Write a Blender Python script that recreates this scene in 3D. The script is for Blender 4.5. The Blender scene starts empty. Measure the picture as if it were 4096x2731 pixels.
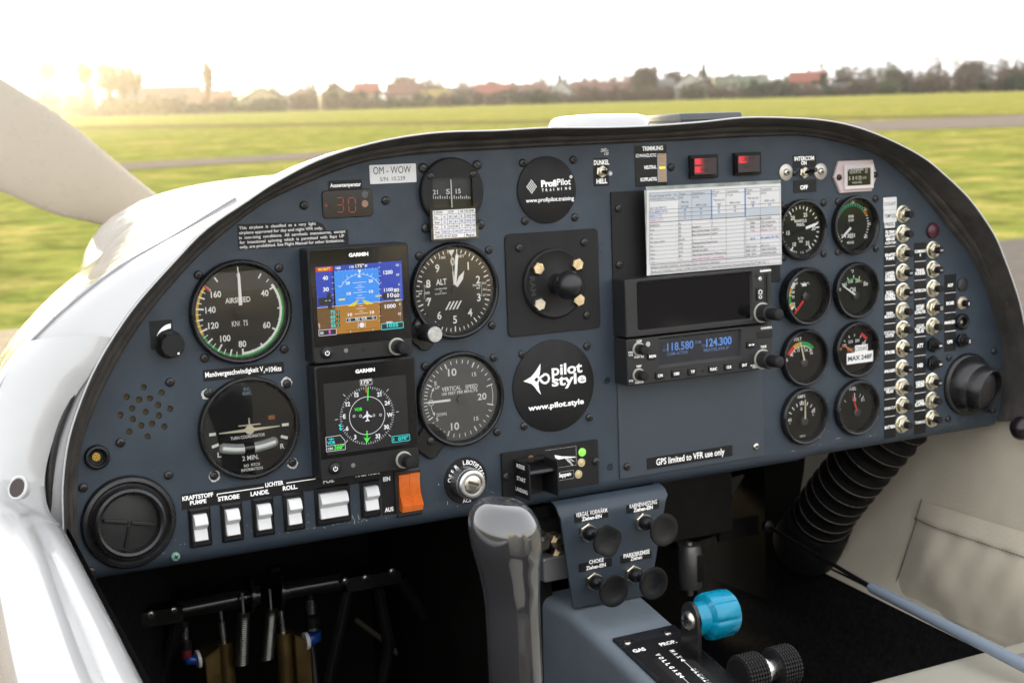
import bpy, math, random
from mathutils import Matrix, Vector
random.seed(7)
sin, cos, pi, rad = math.sin, math.cos, math.pi, math.radians
scn = bpy.context.scene
COL = scn.collection
S = 0.001                                   # cockpit is written in millimetres

# ---------------------------------------------------------------- camera, sky, sun, exposure
# cockpit frame: u = right along the instrument panel, v = up, n = out of the panel towards the pilots.
# Rotation of the cockpit frame seen from the camera, and gravity's up in the cockpit frame.
RC = Matrix(((0.88207228, -0.03649416, 0.46969849),
             (0.09441266, 0.99046292, -0.10034666),
             (-0.46155687, 0.13285849, 0.8771054)))
FPX, PW, PH, DIST = 5697.79, 4096.0, 2731.0, 1247.43878
CAMP = -(RC.transposed() @ Vector((0, 0, -DIST)))        # camera in the cockpit frame (mm)
UP = Vector((-0.00913067, 0.99930665, 0.036095)).normalized()
FWD = (Vector((0, 0, -1)) - UP * UP.dot(Vector((0, 0, -1)))).normalized()
RIGHT = FWD.cross(UP)
WR = Matrix((RIGHT, FWD, UP))               # cockpit axes -> world axes (X right, Y ahead, Z up)
PANEL_Z = 1.30                              # metres above the ground
PM = Matrix.Translation((0, 0, PANEL_Z)) @ WR.to_4x4()

cam = bpy.data.cameras.new('camera')
cam.sensor_width = 36.0
cam.lens = FPX * 36.0 / PW
cam.clip_start, cam.clip_end = 0.02, 3000
cam.dof.use_dof = True
cam.dof.focus_distance = 1.16
cam.dof.aperture_fstop = 12.0
camo = bpy.data.objects.new('camera', cam)
COL.objects.link(camo)
camo.matrix_world = PM @ Matrix.Translation(CAMP * S) @ RC.transposed().to_4x4()
scn.camera = camo

EXPO = 2.0
scn.view_settings.view_transform = 'Standard'
scn.view_settings.look = 'None'
scn.view_settings.exposure = EXPO
scn.view_settings.gamma = 1.0
scn.view_settings.use_curve_mapping = False

SUN_EL, SUN_AZ = rad(8), rad(0)          # azimuth from straight ahead, negative = to the left
wld = bpy.data.worlds.new('World'); scn.world = wld; wld.use_nodes = True
nt = wld.node_tree
sky = nt.nodes.new('ShaderNodeTexSky'); sky.sky_type = 'NISHITA'; sky.sun_disc = False
sky.sun_elevation = SUN_EL; sky.sun_rotation = SUN_AZ
sky.air_density = 1.0; sky.dust_density = 3.0; sky.ozone_density = 1.0
hs = nt.nodes.new('ShaderNodeHueSaturation'); hs.inputs['Saturation'].default_value = 0.28
bg = nt.nodes['Background']; bg.inputs['Strength'].default_value = 0.15
cl = nt.nodes.new('ShaderNodeMix'); cl.data_type = 'RGBA'; cl.inputs['Factor'].default_value = 0.6     # thin even cloud over the whole sky
cl.inputs['B'].default_value = (5.3, 5.32, 5.42, 1)
nt.links.new(sky.outputs[0], hs.inputs['Color']); nt.links.new(hs.outputs[0], cl.inputs['A']); nt.links.new(cl.outputs['Result'], bg.inputs['Color'])
sun = bpy.data.lights.new('sun', 'SUN'); sun.energy = 4.5; sun.angle = rad(8); sun.color = (1.0, 0.78, 0.42)
suno = bpy.data.objects.new('sun', sun); COL.objects.link(suno)
sd = Vector((sin(SUN_AZ) * cos(SUN_EL), cos(SUN_AZ) * cos(SUN_EL), sin(SUN_EL)))   # towards the sun
suno.rotation_euler = sd.to_track_quat('Z', 'Y').to_euler()
suno.location = sd * 50
scn.cycles.max_bounces = 6
scn.cycles.transparent_max_bounces = 12

# ---------------------------------------------------------------- where a point of the place lies
def ray(x, y):
    d = Vector(((x - PW / 2) / FPX, -(y - PH / 2) / FPX, -1.0))
    return RC.transposed() @ d
def on(x, y, axis, val):                    # point of the sight line on the plane axis = val (mm)
    d = ray(x, y)
    return CAMP + d * ((val - CAMP[axis]) / d[axis])
def Z(ox, oy, s):                           # reads a point on the plane n = const
    def f(x, y, n=0.0):
        p = on(ox + x / s, oy + y / s, 2, n)
        return p.x, p.y
    return f
ZA = Z(700, 900, 2.351); ZB = Z(700, 1400, 2.351); ZC = Z(200, 1200, 2.94); ZD = Z(200, 1700, 2.24)
ZF = Z(700, 1850, 2.352); ZG = Z(400, 2150, 1.809); ZH = Z(1600, 900, 2.6133); ZI = Z(1600, 1350, 2.24)
ZJ = Z(1400, 550, 2.138); ZK = Z(2300, 500, 1.8092); ZL = Z(2400, 1050, 2.8513); ZM = Z(3050, 750, 2.2486)
ZN = Z(3050, 1250, 2.2486); ZO = Z(2400, 1450, 2.138); ZP = Z(1750, 1900, 1.8873); ZQ = Z(2600, 1700, 1.5207)
ZU = Z(3400, 1100, 2.24); ZV = Z(2550, 720, 3.92); Z0 = Z(0, 0, 1.0)

# ---------------------------------------------------------------- materials
MATS = {}
def mat(name, col, rough=0.5, metal=0.0, spec=0.5, emit=None, es=0.0, var=0.0, vs=40.0, bump=0.0, bs=300.0, coat=0.0, rvar=0.0):
    if name in MATS: return MATS[name]
    m = bpy.data.materials.new(name); m.use_nodes = True
    t = m.node_tree; b = t.nodes['Principled BSDF']
    b.inputs['Base Color'].default_value = (*col, 1)
    b.inputs['Roughness'].default_value = rough
    b.inputs['Metallic'].default_value = metal
    b.inputs['Specular IOR Level'].default_value = spec
    b.inputs['Coat Weight'].default_value = coat
    b.inputs['Coat Roughness'].default_value = 0.06
    if emit:
        b.inputs['Emission Color'].default_value = (*emit, 1)
        b.inputs['Emission Strength'].default_value = es / 2 ** EXPO
    if var or bump or rvar:
        tc = t.nodes.new('ShaderNodeNewGeometry')
    if var:
        n = t.nodes.new('ShaderNodeTexNoise'); n.inputs['Scale'].default_value = vs; n.inputs['Detail'].default_value = 6
        t.links.new(tc.outputs['Position'], n.inputs['Vector'])
        r = t.nodes.new('ShaderNodeMapRange')
        r.inputs['From Min'].default_value = 0.3; r.inputs['From Max'].default_value = 0.7
        r.inputs['To Min'].default_value = 1 - var; r.inputs['To Max'].default_value = 1 + var
        t.links.new(n.outputs['Fac'], r.inputs['Value'])
        x = t.nodes.new('ShaderNodeVectorMath'); x.operation = 'SCALE'; x.inputs[0].default_value = col
        t.links.new(r.outputs[0], x.inputs['Scale']); t.links.new(x.outputs[0], b.inputs['Base Color'])
    if rvar:
        n = t.nodes.new('ShaderNodeTexNoise'); n.inputs['Scale'].default_value = 60; n.inputs['Detail'].default_value = 8
        t.links.new(tc.outputs['Position'], n.inputs['Vector'])
        r = t.nodes.new('ShaderNodeMapRange'); r.inputs['From Min'].default_value = 0.3; r.inputs['From Max'].default_value = 0.7
        r.inputs['To Min'].default_value = max(0.02, rough - rvar); r.inputs['To Max'].default_value = min(1, rough + rvar)
        t.links.new(n.outputs['Fac'], r.inputs['Value']); t.links.new(r.outputs[0], b.inputs['Roughness'])
    if bump:
        n = t.nodes.new('ShaderNodeTexNoise'); n.inputs['Scale'].default_value = bs; n.inputs['Detail'].default_value = 4
        t.links.new(tc.outputs['Position'], n.inputs['Vector'])
        u = t.nodes.new('ShaderNodeBump'); u.inputs['Strength'].default_value = bump; u.inputs['Distance'].default_value = 0.0008
        t.links.new(n.outputs['Fac'], u.inputs['Height']); t.links.new(u.outputs[0], b.inputs['Normal'])
    MATS[name] = m
    return m
def wear(m, col, lo, scale=160, region=None):
    """chips and scuffs with a shape of their own: a second colour where stretched noise peaks"""
    t = m.node_tree; b = t.nodes['Principled BSDF']
    g = t.nodes.new('ShaderNodeNewGeometry')
    n = t.nodes.new('ShaderNodeTexNoise'); n.inputs['Scale'].default_value = scale; n.inputs['Detail'].default_value = 9; n.inputs['Roughness'].default_value = 0.72
    t.links.new(g.outputs['Position'], n.inputs['Vector'])
    big = t.nodes.new('ShaderNodeTexNoise'); big.inputs['Scale'].default_value = 14; t.links.new(g.outputs['Position'], big.inputs['Vector'])
    ad = t.nodes.new('ShaderNodeMath'); ad.operation = 'MULTIPLY_ADD'; ad.inputs[1].default_value = 0.35
    t.links.new(big.outputs['Fac'], ad.inputs[0]); t.links.new(n.outputs['Fac'], ad.inputs[2])
    r = t.nodes.new('ShaderNodeMapRange'); r.inputs['From Min'].default_value = lo; r.inputs['From Max'].default_value = lo + 0.02
    t.links.new(ad.outputs[0], r.inputs['Value'])
    mx = t.nodes.new('ShaderNodeMix'); mx.data_type = 'RGBA'
    old = b.inputs['Base Color']
    if old.is_linked: t.links.new(old.links[0].from_socket, mx.inputs['A'])
    else: mx.inputs['A'].default_value = old.default_value
    mx.inputs['B'].default_value = (*col, 1)
    t.links.new(r.outputs[0], mx.inputs['Factor']); t.links.new(mx.outputs['Result'], b.inputs['Base Color'])
    return m
def glass_mat(name, tint=(1, 1, 1), rough=0.0, ior=1.5):
    if name in MATS: return MATS[name]
    m = bpy.data.materials.new(name); m.use_nodes = True; t = m.node_tree
    for x in list(t.nodes):
        if x.type != 'OUTPUT_MATERIAL': t.nodes.remove(x)
    o = [x for x in t.nodes if x.type == 'OUTPUT_MATERIAL'][0]
    tr = t.nodes.new('ShaderNodeBsdfTransparent'); tr.inputs[0].default_value = (*tint, 1)
    gl = t.nodes.new('ShaderNodeBsdfGlossy'); gl.inputs['Roughness'].default_value = rough
    fr = t.nodes.new('ShaderNodeFresnel'); fr.inputs['IOR'].default_value = ior
    mx = t.nodes.new('ShaderNodeMixShader')
    t.links.new(fr.outputs[0], mx.inputs[0]); t.links.new(tr.outputs[0], mx.inputs[1]); t.links.new(gl.outputs[0], mx.inputs[2])
    t.links.new(mx.outputs[0], o.inputs['Surface'])
    MATS[name] = m
    return m

PAINT = wear(mat('panel_paint', (0.030, 0.042, 0.057), 0.5, spec=.35, var=0.20, vs=16, bump=0.14, bs=900, rvar=0.12), (0.20, 0.21, 0.22), 0.955, 230)
PAINT2 = mat('plate_paint', (0.036, 0.047, 0.061), 0.5, spec=.4, var=0.05, vs=12, bump=0.1, bs=900)
BLACK = mat('black_plastic', (0.007, 0.007, 0.0078), 0.38, spec=.35, var=0.12, vs=30, rvar=0.08)
BLACKM = mat('black_matt', (0.0085, 0.008, 0.0085), 0.6, spec=.3, bump=0.08, bs=1500, rvar=0.06)
BLACKG = mat('black_gloss', (0.008, 0.008, 0.009), 0.2, rvar=0.08)
LABEL = mat('label_black', (0.006, 0.0056, 0.0064), 0.5, spec=.3, rvar=0.08)
DIAL = mat('dial_black', (0.008, 0.008, 0.008), 0.6, spec=.2)
DIALG = mat('dial_green_black', (0.010, 0.012, 0.008), 0.6, spec=.2)
WHITE = mat('print_white', (0.95, 0.95, 0.93), 0.6)
CREAM = mat('print_cream', (0.72, 0.66, 0.50), 0.6)
GREYP = mat('print_grey', (0.56, 0.56, 0.55), 0.6)
INK = mat('print_ink', (0.02, 0.02, 0.024), 0.7)
INKB = mat('print_ink_blue', (0.08, 0.14, 0.55), 0.7)
INKC = mat('print_ink_cyan', (0.05, 0.32, 0.62), 0.7)
INKP = mat('print_ink_pink', (0.75, 0.35, 0.50), 0.7)
PAPER = mat('paper_white', (0.88, 0.88, 0.90), 0.6, var=0.03, vs=20)
PAPERB = mat('paper_pale_blue', (0.52, 0.64, 0.80), 0.6)
PAPERD = mat('paper_blue_bar', (0.20, 0.38, 0.72), 0.6)
GREEN = mat('print_green', (0.015, 0.38, 0.06), 0.6)
TEAL = mat('print_teal', (0.03, 0.42, 0.24), 0.6)
YELLOW = mat('print_yellow', (0.78, 0.48, 0.02), 0.6)
ORANGE = mat('print_orange', (0.78, 0.22, 0.02), 0.6)
RED = mat('print_red', (0.72, 0.03, 0.02), 0.6)
STEEL = mat('steel', (0.55, 0.53, 0.49), 0.28, metal=1.0, rvar=0.12)
NICKEL = mat('nickel', (0.62, 0.58, 0.47), 0.3, metal=1.0, var=0.2, vs=120, rvar=0.15)
BRASS = mat('brass_bolt', (0.60, 0.50, 0.34), 0.32, metal=1.0, var=0.25, vs=150, rvar=0.1)
ALU = mat('brushed_aluminium', (0.66, 0.66, 0.66), 0.3, metal=1.0, rvar=0.1)
GLASS = glass_mat('dial_glass', ior=1.6)
GLASS2 = glass_mat('small_dial_glass', ior=1.45)
CLEAR = glass_mat('clear_plastic', ior=1.3)

# ---------------------------------------------------------------- mesh collecting
class MB:
    def __init__(s): s.v = []; s.f = []; s.m = []; s.xf = None; s.mi = 0; s.org = (0, 0)
    def add(s, vs, fs):
        b = len(s.v)
        if s.xf is not None: vs = [tuple(s.xf @ Vector(p)) for p in vs]
        s.v += [tuple(p) for p in vs]
        for f in fs: s.f.append(tuple(b + i for i in f)); s.m.append(s.mi)
        return s
    def lathe(s, prof, seg=32, cx=0, cy=0, a0=0.0, cap0=False, cap1=True, gear=None):
        vs = []; fs = []
        for k, (r, z) in enumerate(prof):
            for i in range(seg):
                a = a0 + 2 * pi * i / seg
                rr = r * (gear(i, k) if gear else 1)
                vs.append((cx + rr * cos(a), cy + rr * sin(a), z))
        for k in range(len(prof) - 1):
            for i in range(seg):
                j = (i + 1) % seg
                fs.append((k * seg + i, k * seg + j, (k + 1) * seg + j, (k + 1) * seg + i))
        if cap1: fs.append(tuple((len(prof) - 1) * seg + i for i in range(seg)))
        if cap0: fs.append(tuple(reversed(range(seg))))
        return s.add(vs, fs)
    def rings(s, loops, closed=True, cap0=True, cap1=True):
        n = len(loops[0]); vs = [p for l in loops for p in l]; fs = []
        for k in range(len(loops) - 1):
            for i in range(n if closed else n - 1):
                j = (i + 1) % n
                fs.append((k * n + i, k * n + j, (k + 1) * n + j, (k + 1) * n + i))
        if cap1: fs.append(tuple((len(loops) - 1) * n + i for i in range(n)))
        if cap0: fs.append(tuple(reversed(range(n))))
        return s.add(vs, fs)
    def prism(s, pts, z0, z1, ch=0.0):
        l = [[(x, y, z0) for x, y in pts], [(x, y, z1 - ch) for x, y in pts]]
        if ch: l.append([(x, y, z1) for x, y in inset(pts, ch)])
        return s.rings(l)
    def rbox(s, x0, y0, x1, y1, z0, z1, r=1.0, ch=0.0, k=4):
        return s.prism(rrect(x0, y0, x1, y1, r, k), z0, z1, ch)
    def box(s, x0, y0, z0, x1, y1, z1):
        v = [(x0, y0, z0), (x1, y0, z0), (x1, y1, z0), (x0, y1, z0), (x0, y0, z1), (x1, y0, z1), (x1, y1, z1), (x0, y1, z1)]
        return s.add(v, [(3, 2, 1, 0), (4, 5, 6, 7), (0, 1, 5, 4), (1, 2, 6, 5), (2, 3, 7, 6), (3, 0, 4, 7)])
    def flat(s, pts, z=0.0):
        return s.add([(x, y, z) for x, y in pts], [tuple(range(len(pts)))])
    def rect(s, x0, y0, x1, y1, z=0.0):
        return s.flat([(min(x0, x1), min(y0, y1)), (max(x0, x1), min(y0, y1)), (max(x0, x1), max(y0, y1)), (min(x0, x1), max(y0, y1))], z)
    def line(s, x0, y0, x1, y1, w, z=0.0, w1=None):
        w1 = w if w1 is None else w1
        d = math.hypot(x1 - x0, y1 - y0) or 1; a, b = -(y1 - y0) / d / 2, (x1 - x0) / d / 2
        return s.flat([(x0 - a * w, y0 - b * w), (x1 - a * w1, y1 - b * w1), (x1 + a * w1, y1 + b * w1), (x0 + a * w, y0 + b * w)][::-1], z)
    def disc(s, cx, cy, r, z=0.0, seg=28):
        return s.flat([(cx + r * cos(2 * pi * i / seg), cy + r * sin(2 * pi * i / seg)) for i in range(seg)], z)
    def arc(s, cx, cy, r0, r1, a0, a1, z=0.0, seg=None):
        """band between clock angles a0..a1 (degrees from the top, clockwise)"""
        n = seg or max(2, int(abs(a1 - a0) / 5)); vs = []
        for i in range(n + 1):
            a = rad(a0 + (a1 - a0) * i / n)
            vs += [(cx + r0 * sin(a), cy + r0 * cos(a), z), (cx + r1 * sin(a), cy + r1 * cos(a), z)]
        return s.add(vs, [(2 * i, 2 * i + 1, 2 * i + 3, 2 * i + 2)[::-1] for i in range(n)])
    def tick(s, cx, cy, r0, r1, a, w, z=0.0):
        a = rad(a); return s.line(cx + r0 * sin(a), cy + r0 * cos(a), cx + r1 * sin(a), cy + r1 * cos(a), w, z)
    def tube(s, pts, r, seg=12, cap=True, closed=False):
        P = [Vector(p) for p in pts]; loops = []; up = None
        for i, p in enumerate(P):
            d = (P[min(i + 1, len(P) - 1)] - P[max(i - 1, 0)]).normalized()
            if up is None:
                up = Vector((0, 0, 1)) if abs(d.z) < 0.9 else Vector((1, 0, 0))
            a = d.cross(up).normalized(); up = a.cross(d).normalized()
            rr = r[i] if isinstance(r, (list, tuple)) else r
            loops.append([tuple(p + (a * cos(2 * pi * k / seg) + up * sin(2 * pi * k / seg)) * rr) for k in range(seg)])
        return s.rings(loops, True, cap, cap)
    def build(s, name, mats, parent=None, smooth=None):
        me = bpy.data.meshes.new(name)
        me.from_pydata([(x * S, y * S, z * S) for x, y, z in s.v], [], s.f)
        mats = mats if isinstance(mats, (list, tuple)) else [mats]
        for m in mats: me.materials.append(m)
        if len(mats) > 1: me.polygons.foreach_set('material_index', s.m)
        if smooth: me.shade_smooth(); me.set_sharp_from_angle(angle=rad(smooth))
        o = bpy.data.objects.new(name, me); COL.objects.link(o)
        o.parent = parent
        return o
def rrect(x0, y0, x1, y1, r, k=4):
    r = min(r, abs(x1 - x0) / 2 - 1e-4, abs(y1 - y0) / 2 - 1e-4); out = []
    for cx, cy, a in ((x1 - r, y0 + r, -90), (x1 - r, y1 - r, 0), (x0 + r, y1 - r, 90), (x0 + r, y0 + r, 180)):
        for i in range(k + 1):
            b = rad(a + 90 * i / k); out.append((cx + r * cos(b), cy + r * sin(b)))
    return out
def inset(pts, d):
    n = len(pts); out = []
    for i in range(n):
        p0, p1, p2 = Vector(pts[i - 1]), Vector(pts[i]), Vector(pts[(i + 1) % n])
        a = (p1 - p0); b = (p2 - p1)
        if a.length < 1e-6: a = b
        if b.length < 1e-6: b = a
        a.normalize(); b.normalize()
        na, nb = Vector((-a.y, a.x)), Vector((-b.y, b.x)); m = na + nb
        if m.length < 1e-6: m = na
        m.normalize(); out.append(tuple(p1 + m * (d / max(0.4, m.dot(na)))))
    return out
def tag(o, label=None, cat=None, group=None, kind=None):
    for k, v in (('label', label), ('category', cat), ('group', group), ('kind', kind)):
        if v: o[k] = v
    return o
def place(o, u=0, v=0, n=0, rot=None):
    o.matrix_world = PM @ Matrix.Translation((u * S, v * S, n * S)) @ (rot.to_4x4() if rot else Matrix.Identity(4))
    return o
def thing(name, label, cat, u=0, v=0, n=0, group=None, rot=None):
    o = bpy.data.objects.new(name, None); COL.objects.link(o); o.empty_display_size = 0.01
    return tag(place(o, u, v, n, rot), label, cat, group)

# ---------------------------------------------------------------- lettering
_tc = {}
def glyphs(s, bold):
    key = (s, bold)
    if key not in _tc:
        c = bpy.data.curves.new('t', 'FONT'); c.body = s; c.resolution_u = 3; c.offset = bold
        o = bpy.data.objects.new('t', c); me = bpy.data.meshes.new_from_object(o)
        vs = [(p.co.x, p.co.y) for p in me.vertices]; fs = [tuple(p.vertices) for p in me.polygons]
        bpy.data.objects.remove(o); bpy.data.curves.remove(c); bpy.data.meshes.remove(me)
        xs = [p[0] for p in vs] or [0, 1]
        _tc[key] = (vs, fs, min(xs), max(xs))
    return _tc[key]
def text(mb, s, x, y, h, w=None, z=0.0, rot=0.0, bold=0.012, align='c', slant=0.0):
    """capital height h, optional total width w, anchored at the middle of the capitals"""
    k = h / 0.682
    if w and len(s) > 1:
        _, _, x0, x1 = glyphs(s, 0.0); sq_ = min(1.0, w / (x1 - x0) / k / 0.85)      # squeezed lettering keeps its counters open
    else: sq_ = 1.0
    if bold >= 0: bold = round((bold + (0.014 if h < 4 else 0.02 if h < 7 else 0.004)) * (sq_ if sq_ > .8 else sq_ * .45), 3)
    vs, fs, x0, x1 = glyphs(s, bold)
    kx = (w / (x1 - x0)) if w else k * 0.92
    W = (x1 - x0) * kx
    ox = -W / 2 if align == 'c' else (0 if align == 'l' else -W)
    ca, sa = cos(rot), sin(rot); out = []
    for px, py in vs:
        a = (px - x0) * kx + ox + slant * py * k; b = (py - 0.341) * k
        out.append((x + a * ca - b * sa, y + a * sa + b * ca, z))
    mb.add(out, fs); return W
def tz(mb, zf, s, x0, y0, x1, y1, hp, n=0.5, bold=0.012, z=None):
    """text whose baseline runs between two read points, hp = read height of a capital"""
    a = zf(x0, y0, n); b = zf(x1, y1, n); c = zf(x0, y0 - hp, n)
    h = c[1] - a[1]; w = b[0] - a[0]
    text(mb, s, (a[0] + b[0]) / 2 - mb.org[0], (a[1] + b[1]) / 2 + h / 2 - mb.org[1], h, w, n if z is None else z, bold=bold)
def txt(org=(0, 0)):
    m = MB(); m.org = org; return m
# ================================================================ instrument panel
def catmull(P, n):
    P = [Vector(p) for p in P]; Q = []
    for i in range(len(P) - 1):
        p0, p1, p2, p3 = P[max(i - 1, 0)], P[i], P[i + 1], P[min(i + 2, len(P) - 1)]
        for k in range(12):
            t = k / 12
            Q.append(0.5 * ((2 * p1) + (p2 - p0) * t + (2 * p0 - 5 * p1 + 4 * p2 - p3) * t * t + (3 * p1 - p0 - 3 * p2 + p3) * t ** 3))
    Q.append(P[-1]); L = [0]
    for a, b in zip(Q, Q[1:]): L.append(L[-1] + (b - a).length)
    out = []; j = 0
    for k in range(n):
        s = L[-1] * k / (n - 1)
        while j < len(L) - 2 and L[j + 1] < s: j += 1
        t = (s - L[j]) / max(1e-9, L[j + 1] - L[j]); out.append(Q[j].lerp(Q[j + 1], min(1, max(0, t))))
    return out
INNER = [(-371, -150), (-380, -131), (-380, -97), (-377, -62), (-367, -29), (-348, 7), (-330, 34), (-307, 61), (-275, 92), (-240, 118), (-208, 136),
         (-143, 158), (-101, 164), (-67, 166), (-7, 167), (67, 168), (182, 169), (243, 170), (305, 170), (334, 168), (368, 162), (404, 153), (431, 141),
         (471, 112), (520, 65), (544, 42), (565, 10), (581, -26), (592, -53), (594, -86), (594, -115), (588, -143)]
OUTER = [(-396, -150), (-397, -110), (-396, -84), (-394, -61), (-387, -29), (-373, 4), (-361, 25), (-346, 46), (-329, 66), (-302, 92), (-276, 115), (-242, 135),
         (-221, 147), (-185, 163), (-148, 173), (-112, 179), (-74, 182), (-25, 182), (22, 183), (72, 182), (120, 182), (177, 184), (226, 187), (272, 186),
         (316, 183), (357, 176), (399, 163), (442, 145), (471, 127), (508, 99), (541, 63), (557, 36), (572, 6), (583, -22), (592, -60), (597, -100), (596, -140)]
NS = 150
INP, OUTP = catmull(INNER, NS), catmull(OUTER, NS)

panel = thing('instrument_panel', 'blue-grey painted instrument panel filling the cockpit front', 'instrument panel')
HOLES = [(ZC(x, y), 2.5) for x, y in ((1100, 1025), (1312, 1085), (897, 1137), (1046, 1170), (1174, 1155), (1270, 1232), (963, 1272), (1412, 1277), (1122, 1314),
         (827, 1352), (1280, 1357), (973, 1397), (1072, 1473), (1198, 1455), (1345, 1488), (932, 1545))] + [(Z0(590, 1745), 2.5)]
C_ASI, C_TC, C_ALT, C_VSI, C_STY, C_PRO = (-242.4, 47), (-241.4, -46.6), (-54.6, 49), (-53.5, -44.5), (40.1, -43.5), (39.4, 130.2)
C_MAN, C_RPM, C_AMP, C_VOL, C_FUE, C_COO, C_OIT, C_OIP = (321.5, 79), (388.6, 79.6), (322.2, -105), (322.5, -46.5), (389.5, -104.2), (389.1, -45.2), (389, 14.5), (322.3, 14.2)
HOLES += [(c, 37) for c in (C_ASI, C_TC, C_ALT, C_VSI)] + [(c, 25.5) for c in (C_MAN, C_RPM, C_AMP, C_VOL, C_FUE, C_COO, C_OIT, C_OIP)]
def board_mesh(outline, holes, z0, z1):
    c = bpy.data.curves.new('b', 'CURVE'); c.dimensions = '2D'; c.fill_mode = 'BOTH'; c.extrude = (z1 - z0) / 2 * S
    for poly in [outline] + [[(cx + r * cos(2 * pi * i / 40), cy + r * sin(2 * pi * i / 40)) for i in range(40)] for (cx, cy), r in holes]:
        s = c.splines.new('POLY'); s.points.add(len(poly) - 1); s.use_cyclic_u = True
        for p, q in zip(s.points, poly): p.co = (q[0] * S, q[1] * S, 0, 1)
    o = bpy.data.objects.new('b', c); me = bpy.data.meshes.new_from_object(o)
    for v in me.vertices: v.co.z += (z0 + z1) / 2 * S
    bpy.data.objects.remove(o); bpy.data.curves.remove(c)
    return me
outl = [tuple(p + (p - Vector((107, -60))).normalized() * 3) for p in INP if p.y > -138]
outl = [(-377, -138)] + outl + [(589, -138)]
me = board_mesh(outl, HOLES, -2, 0); me.materials.append(PAINT)
ob = bpy.data.objects.new('board', me); COL.objects.link(ob); ob.parent = panel
ROLL = wear(mat('rolled_edge_paint', (0.030, 0.042, 0.057), 0.5, spec=.4, var=0.10, vs=9, bump=0.10, bs=900, rvar=0.07), (0.45, 0.45, 0.44), 0.90, 210)
m = MB(); loops = []
for k in range(9):
    a = rad(100 * k / 8); loops.append([(u, -137.9 - 11.5 * sin(a) - (3 if u < 330 else 0) * (k / 8), -11.5 + 11.4 * cos(a)) for u in range(-374, 590, 12)])
m.rings(loops, False, False, False); m.build('rolled_edge', ROLL, panel, 60)
CLOTH = mat('speaker_cloth', (0.10, 0.075, 0.04), 0.9, bump=0.6, bs=1800)
m = MB(); c = Z0(590, 1620); m.rect(c[0] - 32, c[1] - 32, c[0] + 32, c[1] + 32, -3.5); m.build('speaker_cloth', CLOTH, panel)

# rubber moulding that frames the panel
RUBBER = wear(mat('trim_rubber', (0.052, 0.047, 0.043), 0.78, spec=.25, var=0.35, vs=45, bump=0.4, bs=90, rvar=0.12), (0.085, 0.068, 0.052), 0.84, 120)
trim = tag(place(MB().rings([[(*(i.lerp(o, f)), n) for i, o in zip(INP, OUTP)] for f, n in
      ((0.0, -1), (0.0, 3), (0.10, 5.5), (0.24, 5), (0.26, 9), (0.40, 12), (0.55, 11.5), (0.58, 17), (0.70, 24), (0.86, 33), (1.0, 37), (1.06, 36))], False, False, False)
      .build('panel_moulding', RUBBER, None, 50)), 'dark rubber moulding arching around the edge of the instrument panel', 'moulding')

# screws: one mesh, many copies
def screw_mesh(name, headm, slot=False, r=3.6):
    m = MB(); m.lathe([(r, 0), (r, 0.9), (r * 0.86, 1.7), (r * 0.5, 2.2), (0.01, 2.3)], 18, cap1=False)
    m.mi = 1
    for a in ((20,) if slot else (25, 115)):
        ca, sa = cos(rad(a)), sin(rad(a)); l, w = (r * 0.9, 0.45) if slot else (r * 0.55, 0.5)
        m.flat([(-l * ca + w * sa, -l * sa - w * ca), (l * ca + w * sa, l * sa - w * ca), (l * ca - w * sa, l * sa + w * ca), (-l * ca - w * sa, -l * sa + w * ca)], 2.36)
    o = m.build(name, [headm, INKD], None, 50); me = o.data; bpy.data.objects.remove(o); return me
INKD = mat('recess_black', (0.003, 0.003, 0.003), 0.8)
SCREWB = mat('screw_black', (0.018, 0.016, 0.016), 0.32, var=0.3, vs=200, rvar=0.1)
SCREWV = mat('screw_verdigris', (0.16, 0.30, 0.24), 0.6, var=0.3, vs=300)
SCR, SLOT, SVER, SSTL = screw_mesh('screw', SCREWB), screw_mesh('slot_screw', SCREWB, True, 4.2), screw_mesh('green_screw', SCREWV), screw_mesh('steel_screw', STEEL)
def screw(u, v, z=0.0, me=None, parent=None, name='screw', sc=1.0):
    o = bpy.data.objects.new(name, me or SCR); COL.objects.link(o); o.parent = parent or panel
    o.location = (u * S, v * S, z * S); o.rotation_euler = (0, 0, random.uniform(0, pi)); o.scale = (sc, sc, sc); return o
for zf, pts in ((ZA, ((983, 405), (225, 470), (1033, 1168), (285, 1252))), (ZB, ((1058, 318), (318, 410), (1110, 1058), (372, 1182))), (ZC, ((1418, 968),)),
                (ZD, ((635, 158), (1067, 450), (300, 565), (370, 1313))), (ZH, ((208, 325), (937, 262), (970, 1050))),
                (ZI, ((230, 260), (848, 182), (877, 847), (1103, 150), (1683, 78), (1120, 795), (1705, 716))),
                (ZJ, ((1485, 218), (1918, 192), (1505, 715), (1932, 683), (312, 540))), (Z0, ((1219, 822),)),
                (ZK, ((703, 307), (1517, 583), (1808, 563), (1518, 960), (1808, 932), (1912, 555), (2185, 535), (1912, 920), (2187, 893))),
                (ZN, ((1688, 408), (2092, 347), (1680, 958), (2083, 885)))):
    for x, y in pts: screw(*zf(x, y, 2))
for x, y in ((632, 262), (1093, 238), (655, 775), (1120, 745)): screw(*ZJ(x, y, 2), me=SLOT)
screw(*ZD(1130, 1180, 2), me=SVER)
# bare metal round the slotted holes of the turn coordinator
BARE = mat('bare_chipped', (0.5, 0.5, 0.48), 0.5, var=0.4, vs=400)
for x, y in ((1050, 305), (300, 415), (1105, 1062), (372, 1185)):
    c = ZB(x, y); MB().flat([(c[0] + (4.6 + random.uniform(-.7, .5)) * cos(2 * pi * i / 22), c[1] + (4.6 + random.uniform(-.7, .5)) * sin(2 * pi * i / 22)) for i in range(22)], 0.12).build('chipped_paint', BARE, panel)
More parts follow.
